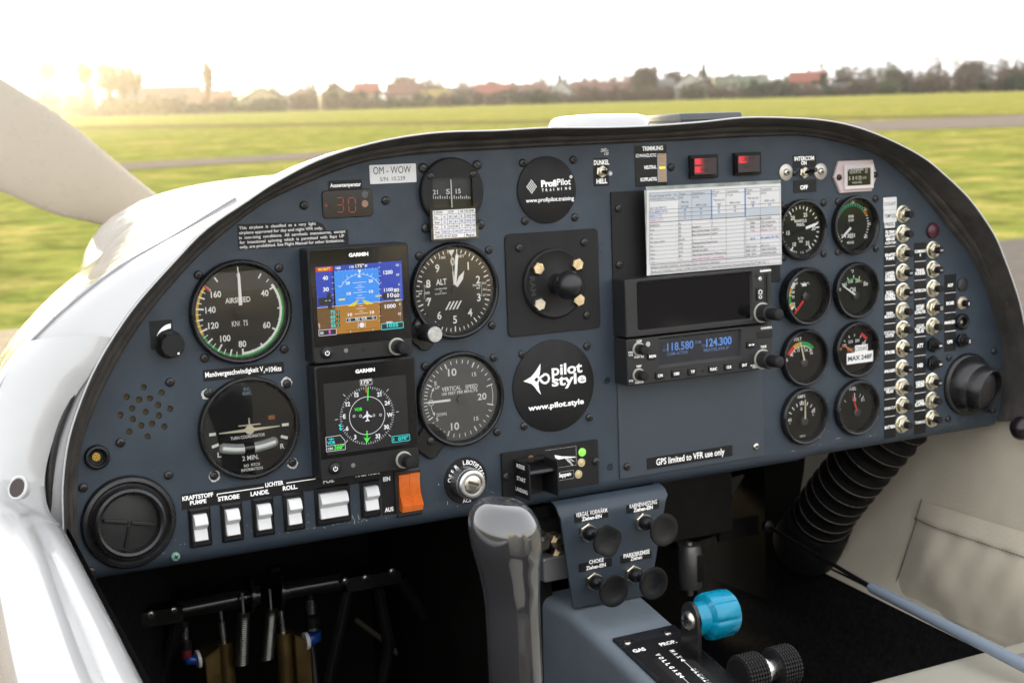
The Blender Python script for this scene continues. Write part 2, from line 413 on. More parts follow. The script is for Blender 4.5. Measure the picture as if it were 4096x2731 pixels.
# small paint chips and scratches along the lower edge
m = MB(); rnd = random.Random(3)
for k in range(150):
    u = rnd.choice((rnd.uniform(-330, 60), rnd.uniform(-330, -60), rnd.uniform(-200, -120), rnd.uniform(300, 560))); v = -137 + abs(rnd.gauss(0, 9)) - 2
    l = rnd.uniform(.3, 1.6) if rnd.random() < .85 else rnd.uniform(2, 5); a = rnd.uniform(0, pi)
    m.line(u - l * cos(a) / 2, v - l * sin(a) / 2, u + l * cos(a) / 2, v + l * sin(a) / 2, rnd.uniform(.15, .45), 0.12 if v > -137.5 else 0.2)
for x, y, l, a in ((2170, 100, 9, 0.1), (2180, 130, 7, 1.4), (2195, 135, 5, 1.3), (2160, 118, 6, 0.2), (2185, 110, 9, -.1), (2205, 140, 4, 1.2)):
    c = ZJ(x, y); l *= 0.7; m.line(c[0] - l * cos(a) / 2, c[1] - l * sin(a) / 2, c[0] + l * cos(a) / 2, c[1] + l * sin(a) / 2, .9, 0.12)
m.build('paint_chips', BARE, panel)
# heads of flush rivets under the paint
for zf, x, y in ((ZI, 1858, 388), (ZI, 1883, 1158), (ZH, 2120, 232), (ZO, 85, 893), (ZO, 1447, 655), (ZO, 62, 150)):
    c = zf(x, y); MB().lathe([(4.2, 0.02), (4.0, 0.22), (3.5, 0.12)], 20, c[0], c[1]).build('flush_rivet', PAINT, panel, 40)

# ---------------------------------------------------------------- placards and plates
def rect_of(zf, x0, y0, x1, y1, n=0.0):
    a, b = zf(x0, y0, n), zf(x1, y1, n); return min(a[0], b[0]), min(a[1], b[1]), max(a[0], b[0]), max(a[1], b[1])
def placard(zf, box, texts, m=LABEL, ink=WHITE, z=0.35, r=0.8, bold=0.02, parent=None, label=None, org=(0, 0), extra=None):
    b = MB(); x0, y0, x1, y1 = rect_of(zf, *box, z); b.rbox(x0 - org[0], y0 - org[1], x1 - org[0], y1 - org[1], 0.02, z, r, 0.08, 3)
    o = b.build('placard', m, parent or panel)
    if label: o['label'] = label
    t = txt(org)
    for a in texts: tz(t, zf, *a, n=z + 0.06, bold=bold)
    if extra: extra(t)
    if t.f: t.build('lettering', ink, o)
    return o
# limitations placard (its corner cut away)
m = MB(); m.prism([ZA(*p) for p in ((597, 235), (1632, 180), (1625, 45), (1425, 52), (1390, -6), (1330, -33), (585, -6))], 0.02, 0.3)
o = m.build('placard', LABEL, panel); o['label'] = 'black limitations placard with five lines of text'; t = txt()
for s_, a in (('This  airplane  is  classified  as  a  very  light', (602, 38, 1325, 3)), ('airplane approved for day and night VFR only,', (602, 83, 1390, 45)),
              ('in  non-icing  conditions.  All  aerobatic  manoeuvres,  except', (602, 128, 1602, 78)),
              ('for  intentional  spinning  which  is  permitted  with  flaps  UP', (608, 172, 1592, 122)),
              ('only, are prohibited. See Flight Manual for other limitations.', (608, 215, 1592, 163))):
    tz(t, ZA, s_, *a, 27, n=0.36, bold=0.01)
t.build('lettering', GREYP, o)
placard(ZA, (262, 1365, 1028, 1390), [('Manövergeschwindigkeit V', 285, 1423, 832, 1382, 46), ('A', 833, 1392, 848, 1390, 22), ('=104kts', 850, 1382, 1002, 1370, 46)], bold=0.012, label='black placard lettered with a manoeuvring speed')
PLATEW = mat('plate_white', (0.66, 0.66, 0.66), 0.5, var=0.05)
placard(ZJ, (165, 238, 570, 382), [('OM - WOW', 200, 316, 522, 303, 62), ('S/N: 10.239', 258, 375, 472, 364, 34)], PLATEW, INK, 0.9, bold=-0.001, label='white registration plate')
placard(Z0, (1312, 724, 1449, 757), [('Aussentemperatur', 1321, 751, 1444, 743, 15)])
def crescent(t):
    a = ZC(1240, 533); b = ZC(1420, 275); c = ZC(1420, 333); n = 14; out, inn = [], []
    for i in range(n + 1):
        k = i / n * pi / 2
        out.append((b[0] - (b[0] - a[0]) * cos(k), a[1] + (b[1] - a[1]) * sin(k))); inn.append((c[0] - (c[0] - a[0] - 0.4) * cos(k), a[1] + (c[1] - a[1]) * sin(k)))
    for i in range(n): t.flat([out[i], inn[i], inn[i + 1], out[i + 1]][::1], 0.41)
placard(ZC, (1165, 250, 1460, 562), [], extra=crescent)
# long strip above the rocker switches
x0, y1 = ZF(55, 302); _, y0 = ZF(58, 446); x1, _ = ZF(2068, 0); yb = ZF(2065, 480)[1]; xb = ZF(1942, 300)[0]
m = MB(); m.prism([(x0, y0), (xb, y0), (xb, yb), (x1, yb), (x1, y1), (x0, y1)], 0.02, 0.3); o = m.build('placard', LABEL, panel); t = txt()
for a in (('KRAFTSTOFF', 70, 360, 360, 313, 38), ('PUMPE', 142, 398, 296, 374, 36), ('STROBE', 405, 363, 607, 330, 38), ('LANDE.', 712, 316, 886, 286, 38), ('ROLL.', 1015, 263, 1154, 239, 38),
          ('POS.', 1395, 196, 1500, 178, 38), ('HAUPTSCH.', 1700, 137, 1926, 100, 38), ('LICHTER', 850, 231, 1022, 201, 37), ('EIN', 1960, 176, 2025, 164, 37), ('AUS', 1975, 464, 2057, 449, 37)):
    tz(t, ZF, *a, n=0.36, bold=0.028)
for a in ((393, 294, 832, 226), (1045, 190, 1320, 147)):
    p, q = ZF(a[0], a[1]), ZF(a[2], a[3]); t.line(p[0], p[1], q[0], p[1], 0.75, 0.36)
p = ZF(395, 294); t.line(p[0], p[1], p[0], p[1] - 1.8, 0.75, 0.36); t.build('lettering', WHITE, o)
placard(ZJ, (2080, 178, 2216, 412), [('DUNKEL', 2086, 237, 2217, 229, 38), ('HELL', 2108, 396, 2200, 389, 38)], bold=0.03)
placard(ZK, (430, 152, 668, 438), [('TRIMMUNG', 487, 188, 637, 180, 29), ('SCHWANZLASTIG', 440, 238, 588, 229, 24), ('NEUTRAL', 502, 321, 590, 315, 24), ('KOPFLASTIG', 475, 409, 592, 402, 24)], bold=0.025)
placard(ZK, (1577, 224, 1746, 306), [('INTERCOM', 1588, 262, 1730, 251, 28), ('ON', 1637, 290, 1676, 287, 26)], bold=0.025)
placard(ZK, (1580, 402, 1748, 484), [('OFF', 1630, 468, 1685, 464, 28)], bold=0.025)
placard(ZO, (402, 818, 1135, 795), [('GPS limited to VFR use only', 482, 873, 1065, 786, 52)], z=1.9, bold=0.0, label='black strip warning that satellite navigation is limited')
# circuit breaker label strips
def strip(zf0, x0, y0, zf1, x1, y1, lines, texts, bold=0.03):
    a = zf0(x0, y0); b = zf1(x1, y1); m = MB(); m.rbox(a[0], b[1], b[0], a[1], 0.02, 0.3, 0.3, 0.05, 2); o = m.build('placard', LABEL, panel); t = txt()
    for zf, y in lines: v = zf(x0, y)[1]; t.line(a[0] + .5, v, b[0] - .5, v, 0.45, 0.36)
    for zf, s_, cx, cy, w, h in texts:
        p, q = zf(cx - w / 2, cy), zf(cx + w / 2, cy); hh = zf(cx, cy - h / 2)[1] - zf(cx, cy + h / 2)[1]
        text(t, s_, (p[0] + q[0]) / 2, (p[1] + q[1]) / 2, hh, q[0] - p[0], 0.36, bold=bold)
    t.build('lettering', WHITE, o)
strip(ZM, 1090, 362, ZN, 1196, 1118, [(ZM, y) for y in (535, 708, 882, 1055, 1228)] + [(ZN, y) for y in (272, 443, 612, 783, 940)],
      [(ZM, 'ÖLTEMP./', 1150, 400, 95, 24), (ZM, 'KRAFTST', 1150, 432, 92, 24), (ZM, 'MENGE/', 1150, 464, 80, 24), (ZM, 'AUSSENTEMP.', 1150, 498, 100, 22),
       (ZM, 'KRAFTST.', 1150, 605, 98, 25), (ZM, 'PUMPE', 1147, 638, 72, 25), (ZM, 'LANDE-', 1147, 768, 80, 25), (ZM, 'SCHEIN-', 1147, 798, 90, 25), (ZM, 'WERFER', 1147, 828, 95, 25),
       (ZM, 'ROLL-', 1147, 942, 68, 25), (ZM, 'SCHEIN-', 1147, 970, 92, 25), (ZM, 'WERFER', 1147, 1000, 98, 25), (ZM, 'INNEN-', 1145, 1130, 62, 24), (ZM, 'BELEUCHT.', 1145, 1158, 96, 24),
       (ZN, 'POSITIONS-', 1143, 178, 98, 25), (ZN, 'LICHTER', 1143, 206, 76, 25), (ZN, 'STROBE', 1144, 356, 90, 26), (ZN, 'ANLASSER', 1143, 523, 100, 25),
       (ZN, 'GENERATOR', 1143, 682, 102, 24), (ZN, 'RELAIS', 1143, 708, 62, 24), (ZN, 'GENERATOR', 1145, 857, 102, 24), (ZN, 'BATTERIE', 1146, 1026, 96, 25)])
strip(ZM, 1363, 500, ZN, 1466, 1080, [(ZM, y) for y in (668, 838, 1008, 1178)] + [(ZN, y) for y in (222, 392, 560, 728, 888)],
      [(ZM, 'COM/NAV', 1417, 573, 100, 25), (ZM, '1', 1417, 607, 8, 22), (ZM, 'TRANS-', 1417, 743, 80, 25), (ZM, 'PONDER', 1417, 772, 92, 25), (ZM, 'INTERCOM', 1418, 926, 98, 25),
       (ZM, 'AVIONIK', 1417, 1065, 76, 24), (ZM, 'HAUPT-', 1417, 1092, 70, 24), (ZM, 'SCHALTER', 1417, 1120, 98, 24), (ZN, 'AVIONIK', 1417, 116, 72, 24), (ZN, 'HAUPTSCH.', 1417, 142, 96, 24), (ZN, 'RELAIS', 1417, 168, 64, 24),
       (ZN, 'WENDE-', 1417, 627, 84, 25), (ZN, 'ZEIGER', 1417, 655, 78, 25), (ZN, 'LANDE-', 1417, 797, 72, 25), (ZN, 'KLAPPEN', 1417, 825, 92, 25), (ZN, 'TRIMMUNG', 1416, 984, 94, 25)])
strip(ZM, 1635, 787, ZN, 1738, 340, [(ZM, y) for y in (952, 1130, 1298)] + [(ZN, 172)], [(ZM, 'ADF', 1687, 878, 50, 26), (ZM, 'MARKER', 1684, 1212, 96, 25), (ZN, 'GPS', 1683, 262, 50, 26)])
placard(ZM, (1648, 1008, 1727, 1083), [('BOSE', 1653, 1055, 1722, 1050, 26)], z=0.5, bold=0.03)
placard(ZN, (1366, 262, 1464, 342), [('ATT', 1390, 315, 1446, 310, 32)], z=0.5, bold=0.03)
placard(ZN, (1366, 440, 1466, 520), [('HSI', 1393, 492, 1442, 488, 32)], z=0.5, bold=0.03)
placard(ZM, (1088, 92, 1208, 196), [('COOLANT', 1096, 164, 1198, 160, 30)], PLATEW, INK, 0.5, bold=0.0)
placard(ZM, (1090, 206, 1208, 308), [('TEMP/OIL', 1096, 275, 1202, 271, 34)], PLATEW, INK, 0.5, bold=0.0)
placard(ZM, (1100, 312, 1192, 360), [('PRESS.', 1107, 347, 1186, 344, 30)], PLATEW, INK, 0.6, bold=0.0)
# removable plates
pl = thing('radio_mounting_plate', 'black metal plate behind the white checklist card', 'plate')
m = MB(); x0, y0, x1, y1 = rect_of(ZK, 260, 487, 1500, 1130, 1.5); m.rbox(x0, y0, x1 - 2, y1, 0.05, 1.5, 1, 0.3); m.build('sheet', BLACKM, pl)
for x, y in ((320, 605), (325, 1012)): screw(*ZK(x, y, 3), 1.5, parent=pl)
pl = thing('blanking_plate', 'plain blue-grey blanking plate below the radios, two screws at its foot', 'plate')
m = MB(); a = ZO(150, 190, 1.4); b = ZO(1402, 796, 1.4); m.rbox(a[0], b[1], b[0], a[1] + 30, 0.05, 1.4, 1.5, 0.35); m.build('sheet', PAINT2, pl)
for x, y in ((238, 890), (1340, 718)): screw(*ZO(x, y, 3), 1.4, parent=pl, me=SSTL if x > 1000 else None)
# ================================================================ round instruments
def lin(tab, x):
    for (a, p), (b, q) in zip(tab, tab[1:]):
        if x <= b: return p + (q - p) * (x - a) / (b - a)
    return tab[-1][1]
BEZEL = mat('bezel_black', (0.007, 0.007, 0.008), 0.28, spec=.4, rvar=0.1, var=0.2, vs=60)
BRASSY = wear(mat('bezel_worn', (0.010, 0.010, 0.012), 0.3, rvar=0.1), (0.42, 0.27, 0.12), 0.90, 90)
DIALS = []
def dial(name, label, c, prof, zface, rface, facem=DIAL, bez=BEZEL, cat='gauge', glz=None, group=None):
    t = thing(name, label, cat, c[0], c[1], 0, group)
    m = MB(); m.lathe(prof, 56, cap1=False); m.build('bezel', bez, t, 40)
    m = MB(); m.disc(0, 0, rface, zface, 48); m.build('dial_face', facem, t)
    if glz is not None:
        m = MB(); m.disc(0, 0, prof[-3][0] - 0.1, glz, 48); m.build('glass', GLASS if rface > 30 else GLASS2, t)
    DIALS.append(t)
    return t
BIG = [(41.5, 0), (41.5, 4.5), (40.8, 5.8), (39.5, 6.4), (38.2, 6.0), (37.4, 4.6), (36.6, 3.0), (36.4, -3.2)]
SML = [(29.6, 0), (29.6, 4.6), (28.8, 6.0), (27.6, 6.4), (26.6, 5.6), (25.6, 3.5), (25.0, 1.0), (24.6, -4.2)]
VDO = [(28.5, 0), (28.5, 4.4), (27.8, 6.2), (26.6, 7.0), (25.4, 6.6), (24.6, 5.0), (24.0, 2.0), (23.4, -7.2)]
GZ = 3.2

# ---- airspeed indicator
t = dial('airspeed_indicator', 'large airspeed dial with green, white and yellow arcs, left of the upper display', C_ASI, BIG, -3, 36.6, glz=GZ)
A = [(0, 0), (20, 33), (30, 46), (40, 58), (60, 121), (80, 180), (100, 214), (120, 248), (140, 278), (160, 309), (170, 326)]
zf = -2.85; w = txt(C_ASI); g = MB(); y_ = MB(); r_ = MB()
for k in range(40, 161, 5):
    a = lin(A, k); L = k % 20 == 0; M10 = k % 10 == 0
    w.tick(0, 0, 34.6 if k <= 80 else 35.8, 29.6 if L else (30.6 if M10 else 31.8), a, 1.5 if L else (1.3 if M10 else 0.7), zf + .06)
for k in (20, 30, 170): w.tick(0, 0, 34.5, 30 if k != 30 else 31.5, lin(A, k), 1.2 if k != 30 else .7, zf)
w.tick(0, 0, 35.5, 31.5, 0, 0.9, zf); text(w, '0', -0.2, 29, 3.4, None, zf, bold=0)
w.arc(0, 0, 32.4, 34.4, 54, 180, zf + .03)
for k, s_ in ((40, '40'), (60, '60'), (80, '80'), (100, '100'), (120, '120'), (140, '140'), (160, '160')):
    a = rad(lin(A, k)); R = {40: 24.6, 60: 24.4, 80: 25.8}.get(k, 24.2); text(w, s_, R * sin(a), R * cos(a), 4.7, None, zf, bold=0.004)
text(w, 'AIRSPEED', -1.5, 9.4, 4.0, 20.5, zf, bold=0.0); text(w, 'KNOTS', -1.0, -9.2, 4.2, 13, zf, bold=0.004)
w.build('markings', WHITE, t)
g.arc(0, 0, 34.3, 36.2, 63, 243, zf); g.build('green_arc', GREEN, t); y_.arc(0, 0, 33.9, 36.2, 243, 308, zf); y_.build('yellow_arc', YELLOW, t)
r_.tick(0, 0, 36.2, 30.2, 308.5, 1.7, zf + .12); r_.build('red_line', RED, t)
m = MB(); m.prism([(-1.35, 5.2), (1.35, 5.2), (1.0, 29), (0, 32.4), (-1.0, 29)], -1.6, -1.0); m.build('pointer', WHITE, t)
m = MB(); m.prism([(-1.3, -14), (1.3, -14), (1.3, 5.1), (-1.3, 5.1)], -1.6, -1.1); m.lathe([(4, -1.7), (4, -1.0)], 24); m.build('pointer_tail', DIAL, t)

# ---- turn coordinator
t = dial('turn_coordinator', 'large turn coordinator dial with cream aeroplane symbol and slip tube', C_TC, [(41.5, 0), (41.5, 4.5), (40.8, 5.8), (39.5, 6.2), (38.4, 5.8), (37.9, 4.4), (37.6, 3.0), (37.2, -3.2)], -3, 37.3, glz=GZ)
w = txt(C_TC); zf = -2.85
for a in (('TURN COORDINATOR', 512, 838, 834, 800, 28), ('L', 390, 1000, 424, 997, 45), ('R', 978, 918, 1016, 915, 45), ('2 MIN.', 622, 1034, 776, 1012, 42), ('NO  PITCH', 637, 1092, 786, 1075, 26), ('INFORMATION', 612, 1135, 813, 1110, 26)):
    tz(w, ZB, *a, n=zf, bold=0.004)
for a in ((310, 790, 372, 782), (992, 697, 1056, 690), (335, 905, 400, 880), (982, 803, 1047, 818)):
    p, q = ZB(a[0], a[1], zf), ZB(a[2], a[3], zf); w.line(p[0] - C_TC[0], p[1] - C_TC[1], q[0] - C_TC[0], q[1] - C_TC[1], 2.4, zf)
w.build('markings', WHITE, t)
w = txt(C_TC); tz(w, ZB, 'D.C.', 635, 374, 697, 370, 26, n=zf, bold=0); tz(w, ZB, 'ELEC.', 626, 415, 710, 408, 26, n=zf, bold=0)
w.build('blue_lettering', mat('print_pale_blue', (0.25, 0.42, 0.58), 0.6), t)
m = MB(); q = lambda x, y: (ZB(x, y, -1.5)[0] - C_TC[0], ZB(x, y, -1.5)[1] - C_TC[1])
c = q(690, 741); m.lathe([(3.7, -2), (3.7, -1)], 24, c[0], c[1])
m.prism([(c[0] - 25, c[1] - .5), (c[0], c[1] - 1.6), (c[0] + 25, c[1] - .4), (c[0] + 25, c[1] + .35), (c[0], c[1] + 1.2), (c[0] - 25, c[1] + .3)], -2, -1.2)
m.prism([(c[0] - 9, c[1] + 3.6), (c[0] + 9, c[1] + 3.2), (c[0] + 9, c[1] + 4.1), (c[0] - 9, c[1] + 4.5)], -2, -1.2)
m.prism([(c[0] - .5, c[1] + 4), (c[0] + .5, c[1] + 4), (c[0] + .5, c[1] + 9.5), (c[0] - .5, c[1] + 9.5)], -2, -1.2)
m.build('aeroplane_symbol', CREAM, t)
c = q(688, 905); pts = [(c[0] + x, c[1] + 0.0062 * x * x - 1.2, -4.6) for x in [k * 2.4 for k in range(-10, 11)]]
m = MB(); m.tube(pts, [3.0 if abs(i) == 10 else 4.6 for i in range(-10, 11)], 14); m.build('slip_tube', mat('slip_tube', (0.42, 0.44, 0.42), 0.22, rvar=.1), t, 60)
m = MB(); m.tube([(c[0] - 4.2, c[1] - 1.1, -4.6), (c[0] + 4.2, c[1] - 1.1, -4.6)], 4.9, 16); m.build('slip_ball', BLACKG, t, 50)
m = MB(); p = q(900, 650); m.rbox(p[0] - 3.2, p[1] - 4.0, p[0] + 3.2, p[1] + 4.2, -3, -2, .6); m.build('flag_window', BLACKM, t)
w = txt(); w.rect(p[0] - 2.6, p[1] + .6, p[0] + 2.4, p[1] + 3.6, -1.95); w.build('off_flag', mat('flag_orange', (0.55, 0.16, 0.04), 0.6), t)
w = txt(); text(w, 'OFF', p[0], p[1] + 2.1, 2.0, 4.2, -1.9, bold=0); w.build('flag_lettering', INK, t)

# ---- altimeter
ear = lambda m, cx, cy, ang, z: m.prism([(cx + x * cos(ang) - y * sin(ang), cy + x * sin(ang) + y * cos(ang)) for x, y in rrect(-13, -13, 13, 13, 7, 5)], 0.05, z, .8)
t = dial('altimeter', 'altimeter dial numbered nought to nine with three white hands and a setting knob', C_ALT, BIG, -3, 36.6, glz=GZ)
m = MB(); ear(m, -30.5, -33, rad(-42), 4.0); m.build('bezel_ear', BEZEL, t, 40)
w = txt(C_ALT); zf = -2.85
for k in range(50):
    a = k * 7.2
    if k: w.tick(0, 0, 35.2, 32.2 if k % 5 else 30.6, a, 0.75 if k % 5 else 1.1, zf)
for k in range(10):
    a = rad(k * 36); R = 24.8; text(w, str(k), R * sin(a), R * cos(a), 6.3, None, zf, bold=0.004)
for a in (('ALT', 360, 626, 470, 617, 60), ('CALIBRATED', 347, 673, 472, 668, 14), ('TO', 397, 697, 422, 695, 13), ('20,000 FEET', 347, 724, 470, 718, 14), ('100', 393, 362, 457, 340, 24), ('FEET', 565, 332, 655, 340, 24),
          ('1040', 245, 652, 298, 650, 24), ('1035', 237, 720, 293, 718, 24), ('1030', 250, 798, 305, 790, 24), ('30.5', 840, 617, 882, 612, 22), ('30.6', 847, 683, 888, 677, 22), ('30.7', 847, 740, 885, 736, 20), ('IN.Hg', 743, 640, 820, 634, 24), ('mb', 177, 697, 218, 694, 18)):
    tz(w, ZH, *a, n=zf, bold=0.0)
for i in range(12):
    for x in (228, 828): p = ZH(x + (5 if x < 500 else 2) - abs(i - 6) * .5, 622 + i * 13 - (25 if x > 500 else 0), zf); w.line(p[0] - C_ALT[0], p[1] - C_ALT[1], p[0] - C_ALT[0] + 1.0, p[1] - C_ALT[1], .25, zf)
for a in ((175, 717, 210, 714), (780, 658, 815, 655)):
    p, q2 = ZH(a[0], a[1], zf), ZH(a[2], a[3], zf); w.line(p[0] - C_ALT[0], p[1] - C_ALT[1], q2[0] - C_ALT[0], q2[1] - C_ALT[1], .9, zf)
for k in range(5):
    x = -9 + k * 3.4; w.flat([(x, -16), (x + 1.7, -16), (x + 6.2, -9), (x + 4.5, -9)], zf) if k < 4 else None
w.build('markings', WHITE, t)
def hand(ang, r0, r1, w0, w1, tip, z, name='pointer', mm=WHITE):
    m = MB(); a = rad(ang); R = lambda x, y: (x * cos(a) + y * sin(a), -x * sin(a) + y * cos(a))
    m.prism([R(*p) for p in ((-w0 / 2, r0), (w0 / 2, r0), (w1 / 2, r1 - tip), (0.01, r1), (-w1 / 2, r1 - tip))], z, z + .5); m.build(name, mm, t)
hand(-2.5, 5, 17, 1.1, 1.1, .4, -1.9); hand(-2.5, 17, 31, .35, .35, .1, -1.9)
hand(6, 5, 32.5, 2.2, 2.7, 3.0, -1.1); hand(31, 4, 19, 2.0, 4.4, 6.5, -1.5)
m = MB(); m.prism([(-4.6, 34.6), (-1.5, 29.6), (1.6, 34.8)], -1.9, -1.4); m.build('pointer_tip', WHITE, t)
m = MB(); m.lathe([(3.2, -2), (3.2, -.4)], 20); m.build('hub', DIAL, t)
kx, ky = ZH(370, 1145, 25); kx -= C_ALT[0]; ky -= C_ALT[1]
KNURL = mat('knurled_black', (0.014, 0.014, 0.014), 0.4, bump=0.9, bs=900)
m = MB(); m.lathe([(7.2, 3.5), (7.2, 22.5), (6.8, 23.3)], 40, kx, ky, gear=lambda i, k: 1 + .035 * (i % 2)); m.build('setting_knob', KNURL, t)
m = MB(); m.lathe([(6.6, 23.0), (6.6, 24.6), (6.1, 25.1)], 32, kx, ky); m.build('knob_end', mat('knob_end_aluminium', (0.45, 0.45, 0.44), 0.45, metal=.8, var=.2, vs=300), t, 40)
p = ZH(185, 1048, 4); screw(p[0] - C_ALT[0], p[1] - C_ALT[1], 3.6, SLOT, t, sc=.85)

# ---- vertical speed indicator
t = dial('vertical_speed_indicator', 'vertical speed dial with single white pointer lying left at zero', C_VSI, BIG, -3, 36.6, facem=mat('dial_veil_grey', (0.105, 0.105, 0.105), 0.6), glz=GZ)  # face lightened: grey reflection veil of the glass put into the colour
m = MB(); ear(m, -30, -33, rad(-42), 4.0); m.build('bezel_ear', BEZEL, t, 40)
p = ZI(275, 925, 4); screw(p[0] - C_VSI[0], p[1] - C_VSI[1], 3.6, SLOT, t, sc=.85)
w = txt(C_VSI)
V = [(0, 270), (5, 297), (10, 338), (15, 387), (20, 434)]
for sgn in (1, -1):
    for k in range(0, 21):
        a = lin(V, k); a = a if sgn > 0 else 540 - a
        if k == 20: w.tick(0, 0, 33.8, 27.5, a, 1.1, zf); continue
        w.tick(0, 0, 33.8, 29 if k % 5 == 0 else 30.6, a, 1.2 if k % 5 == 0 else .75, zf)
w.arc(0, 0, 32.0, 32.6, 75, 105, zf)
for a in (('VERTICAL', 360, 477, 530, 460, 36), ('SPEED', 570, 456, 680, 444, 36), ('100 FEET PER MINUTE', 360, 515, 680, 478, 26), ('20', 680, 554, 760, 545, 55), ('10', 415, 342, 492, 332, 62), ('15', 630, 343, 668, 338, 35), ('5', 290, 422, 315, 420, 32),
          ('UP', 298, 459, 340, 453, 27), ('DOWN', 315, 701, 402, 690, 28), ('5', 307, 743, 330, 740, 32), ('10', 442, 824, 515, 814, 62), ('15', 647, 738, 688, 733, 35)):
    tz(w, ZI, *a, n=zf, bold=0.003)
for s1, s2 in ((1, 0), (-1, 0)):
    pts = [(-27 + 2.2 * (k / 6) ** 2, s1 * (3.5 + 6.5 * k / 6)) for k in range(7)]
    for p, q2 in zip(pts, pts[1:]): w.line(p[0], p[1], q2[0], q2[1], .55, zf)
    w.flat([(-26.2, s1 * 9.6), (-23.6, s1 * 9.2), (-24.2, s1 * 12.6)][::-s1], zf)
w.arc(-27, -0.6, 2.1, 2.7, 0, 360, zf); w.build('markings', WHITE, t)
m = MB(); m.prism([(-9.5, -1.0), (-9.5, 1.1), (-30, 0.9), (-33.5, -.1), (-30, -.8)][::-1], -1.6, -1.0); m.build('pointer', WHITE, t)
m = MB(); m.lathe([(3, -2), (3, -.6)], 20); m.build('hub', mat('dial_veil_grey', (0.05, 0.05, 0.05)), t)

# ---- small gauges on the right
def ring(c, r, h): return [(c[0], c[1])]
t = dial('manifold_pressure_gauge', 'manifold pressure gauge with white pointer beside the checklist card', C_MAN, SML, -2, 25.2, DIALG, glz=2)
w = txt(C_MAN); zf = -1.85; A = [(10, 211), (15, 263), (20, 322), (25, 382), (30, 447), (35, 508)]
for k in range(10, 36):
    a = lin(A, k)
    if 10 < k < 20 and k != 15: w.disc(22.3 * sin(rad(a)), 22.3 * cos(rad(a)), .35, zf, 8)
    elif k != 15: w.tick(0, 0, 23, 18.9 if k % 5 == 0 else 20, a, 1.4 if k % 5 == 0 else 1.0, zf)
w.disc(-21.5, -1.5, .6, zf, 10)
for k in (10, 15, 20, 25, 30, 35): a = rad(lin(A, k)); R = 15.6 if k != 30 else 16; text(w, str(k), R * sin(a), R * cos(a) - .4, 3.7, None, zf, bold=.012)
text(w, 'MANIFOLD', 0, 8.6, 2.7, 15, zf, bold=.012); text(w, 'PRESS.', 0, 4.9, 2.7, 10, zf, bold=.012); text(w, 'In Hg', 0, -8.2, 2.7, 7, zf, bold=.005); text(w, 'ABS', 0, -11.4, 2.0, 4.6, zf, bold=.004)
for i, ch in enumerate('MADE IN USA'):
    a = rad(180 + 34 - i * 6.6); text(w, ch, 22.4 * sin(a), 22.4 * cos(a), 1.9, None, zf, rot=pi - a, bold=0)
w.build('markings', WHITE, t); hand(76, 5.5, 21.5, 2.6, 2.6, 4.5, -.8)
m = MB(); m.prism([(-6 + 0, -3.4), (3.5, -2.4), (3.5, 2.4), (-6, -.4), (-11, -1.5), (-11, -4.2)], -1.4, -.9); m.build('counterweight', DIAL, t)
RPMP = [(29.2, 0), (29.2, 4.6), (28.6, 6.0), (27.2, 6.4), (26.2, 5.6), (25.2, 3.5), (24.4, 1.0), (22.6, -8.2)]
t = dial('tachometer', 'rev counter with teal arc and an hours counter, in the upper right of the panel', C_RPM, RPMP, -7, 23.4, DIALG, glz=2)
w = txt(C_RPM); g = MB(); o_ = MB(); zf = -6.85; A = [(3, 222), (15, 322), (20, 362), (25, 409), (30, 450), (35, 489)]
for k in range(3, 36):
    a = lin(A, k)
    if 12 <= k <= 24: g.tick(0, 0, 21.8, 18.6, a, 1.3, zf)
    elif k in (25, 26): o_.tick(0, 0, 22, 18.8, a, 1.8, zf)
    else: w.tick(0, 0, 21.8, 19.4, a, .85, zf)
g.arc(0, 0, 21.2, 21.8, lin(A, 12), lin(A, 24.3), zf); g.build('teal_arc', TEAL, t); o_.build('orange_band', ORANGE, t)
for k in (15, 20, 25, 30, 35): a = rad(lin(A, k)); text(w, str(k), 22.8 * sin(a) if k < 30 else 20 * sin(a) + 2.2, (22.8 if k < 30 else 20) * cos(a), 2.9, None, zf, bold=0)
text(w, 'RPM', -1.5, 8.6, 2.6, 6.4, zf, bold=.006); text(w, 'X100', -1.5, 4.9, 2.6, 7, zf, bold=.006); text(w, 'HOURS', -2.4, -17.2, 2.4, 9, zf, bold=.006)
for i, ch in enumerate('2435'): text(w, ch, -13.2 + i * 3.9, -10.4, 3.6, 2.4, zf + .12, bold=.006) if i < 3 else None
w.rect(-3.4, -12.9, .4, -8.1, zf + .1); w.build('markings', WHITE, t)
w = txt(); text(w, '5', -1.5, -10.4, 3.8, 2.5, zf + .16, bold=.01); w.build('counter_digit', INK, t)
w = txt(); text(w, 'X', 2.4, -10.4, 3.4, 2.6, zf + .12); w.build('counter_wheel', WHITE, t)
m = MB(); m.rect(-15.6, -13.1, 5.2, -7.8, zf + .04); m.build('counter_window', BLACKG, t); hand(231, 4, 18.5, 2.4, 2.2, 4, -5.6)
m = MB(); m.lathe([(3, -6.9), (3, -5.6)], 20, 1, 1); m.lathe([(1.6, -6.9), (1.6, -6)], 14, -7, .5); m.lathe([(1.6, -6.9), (1.6, -6)], 14, 8, 1.5); m.build('hub', DIAL, t)

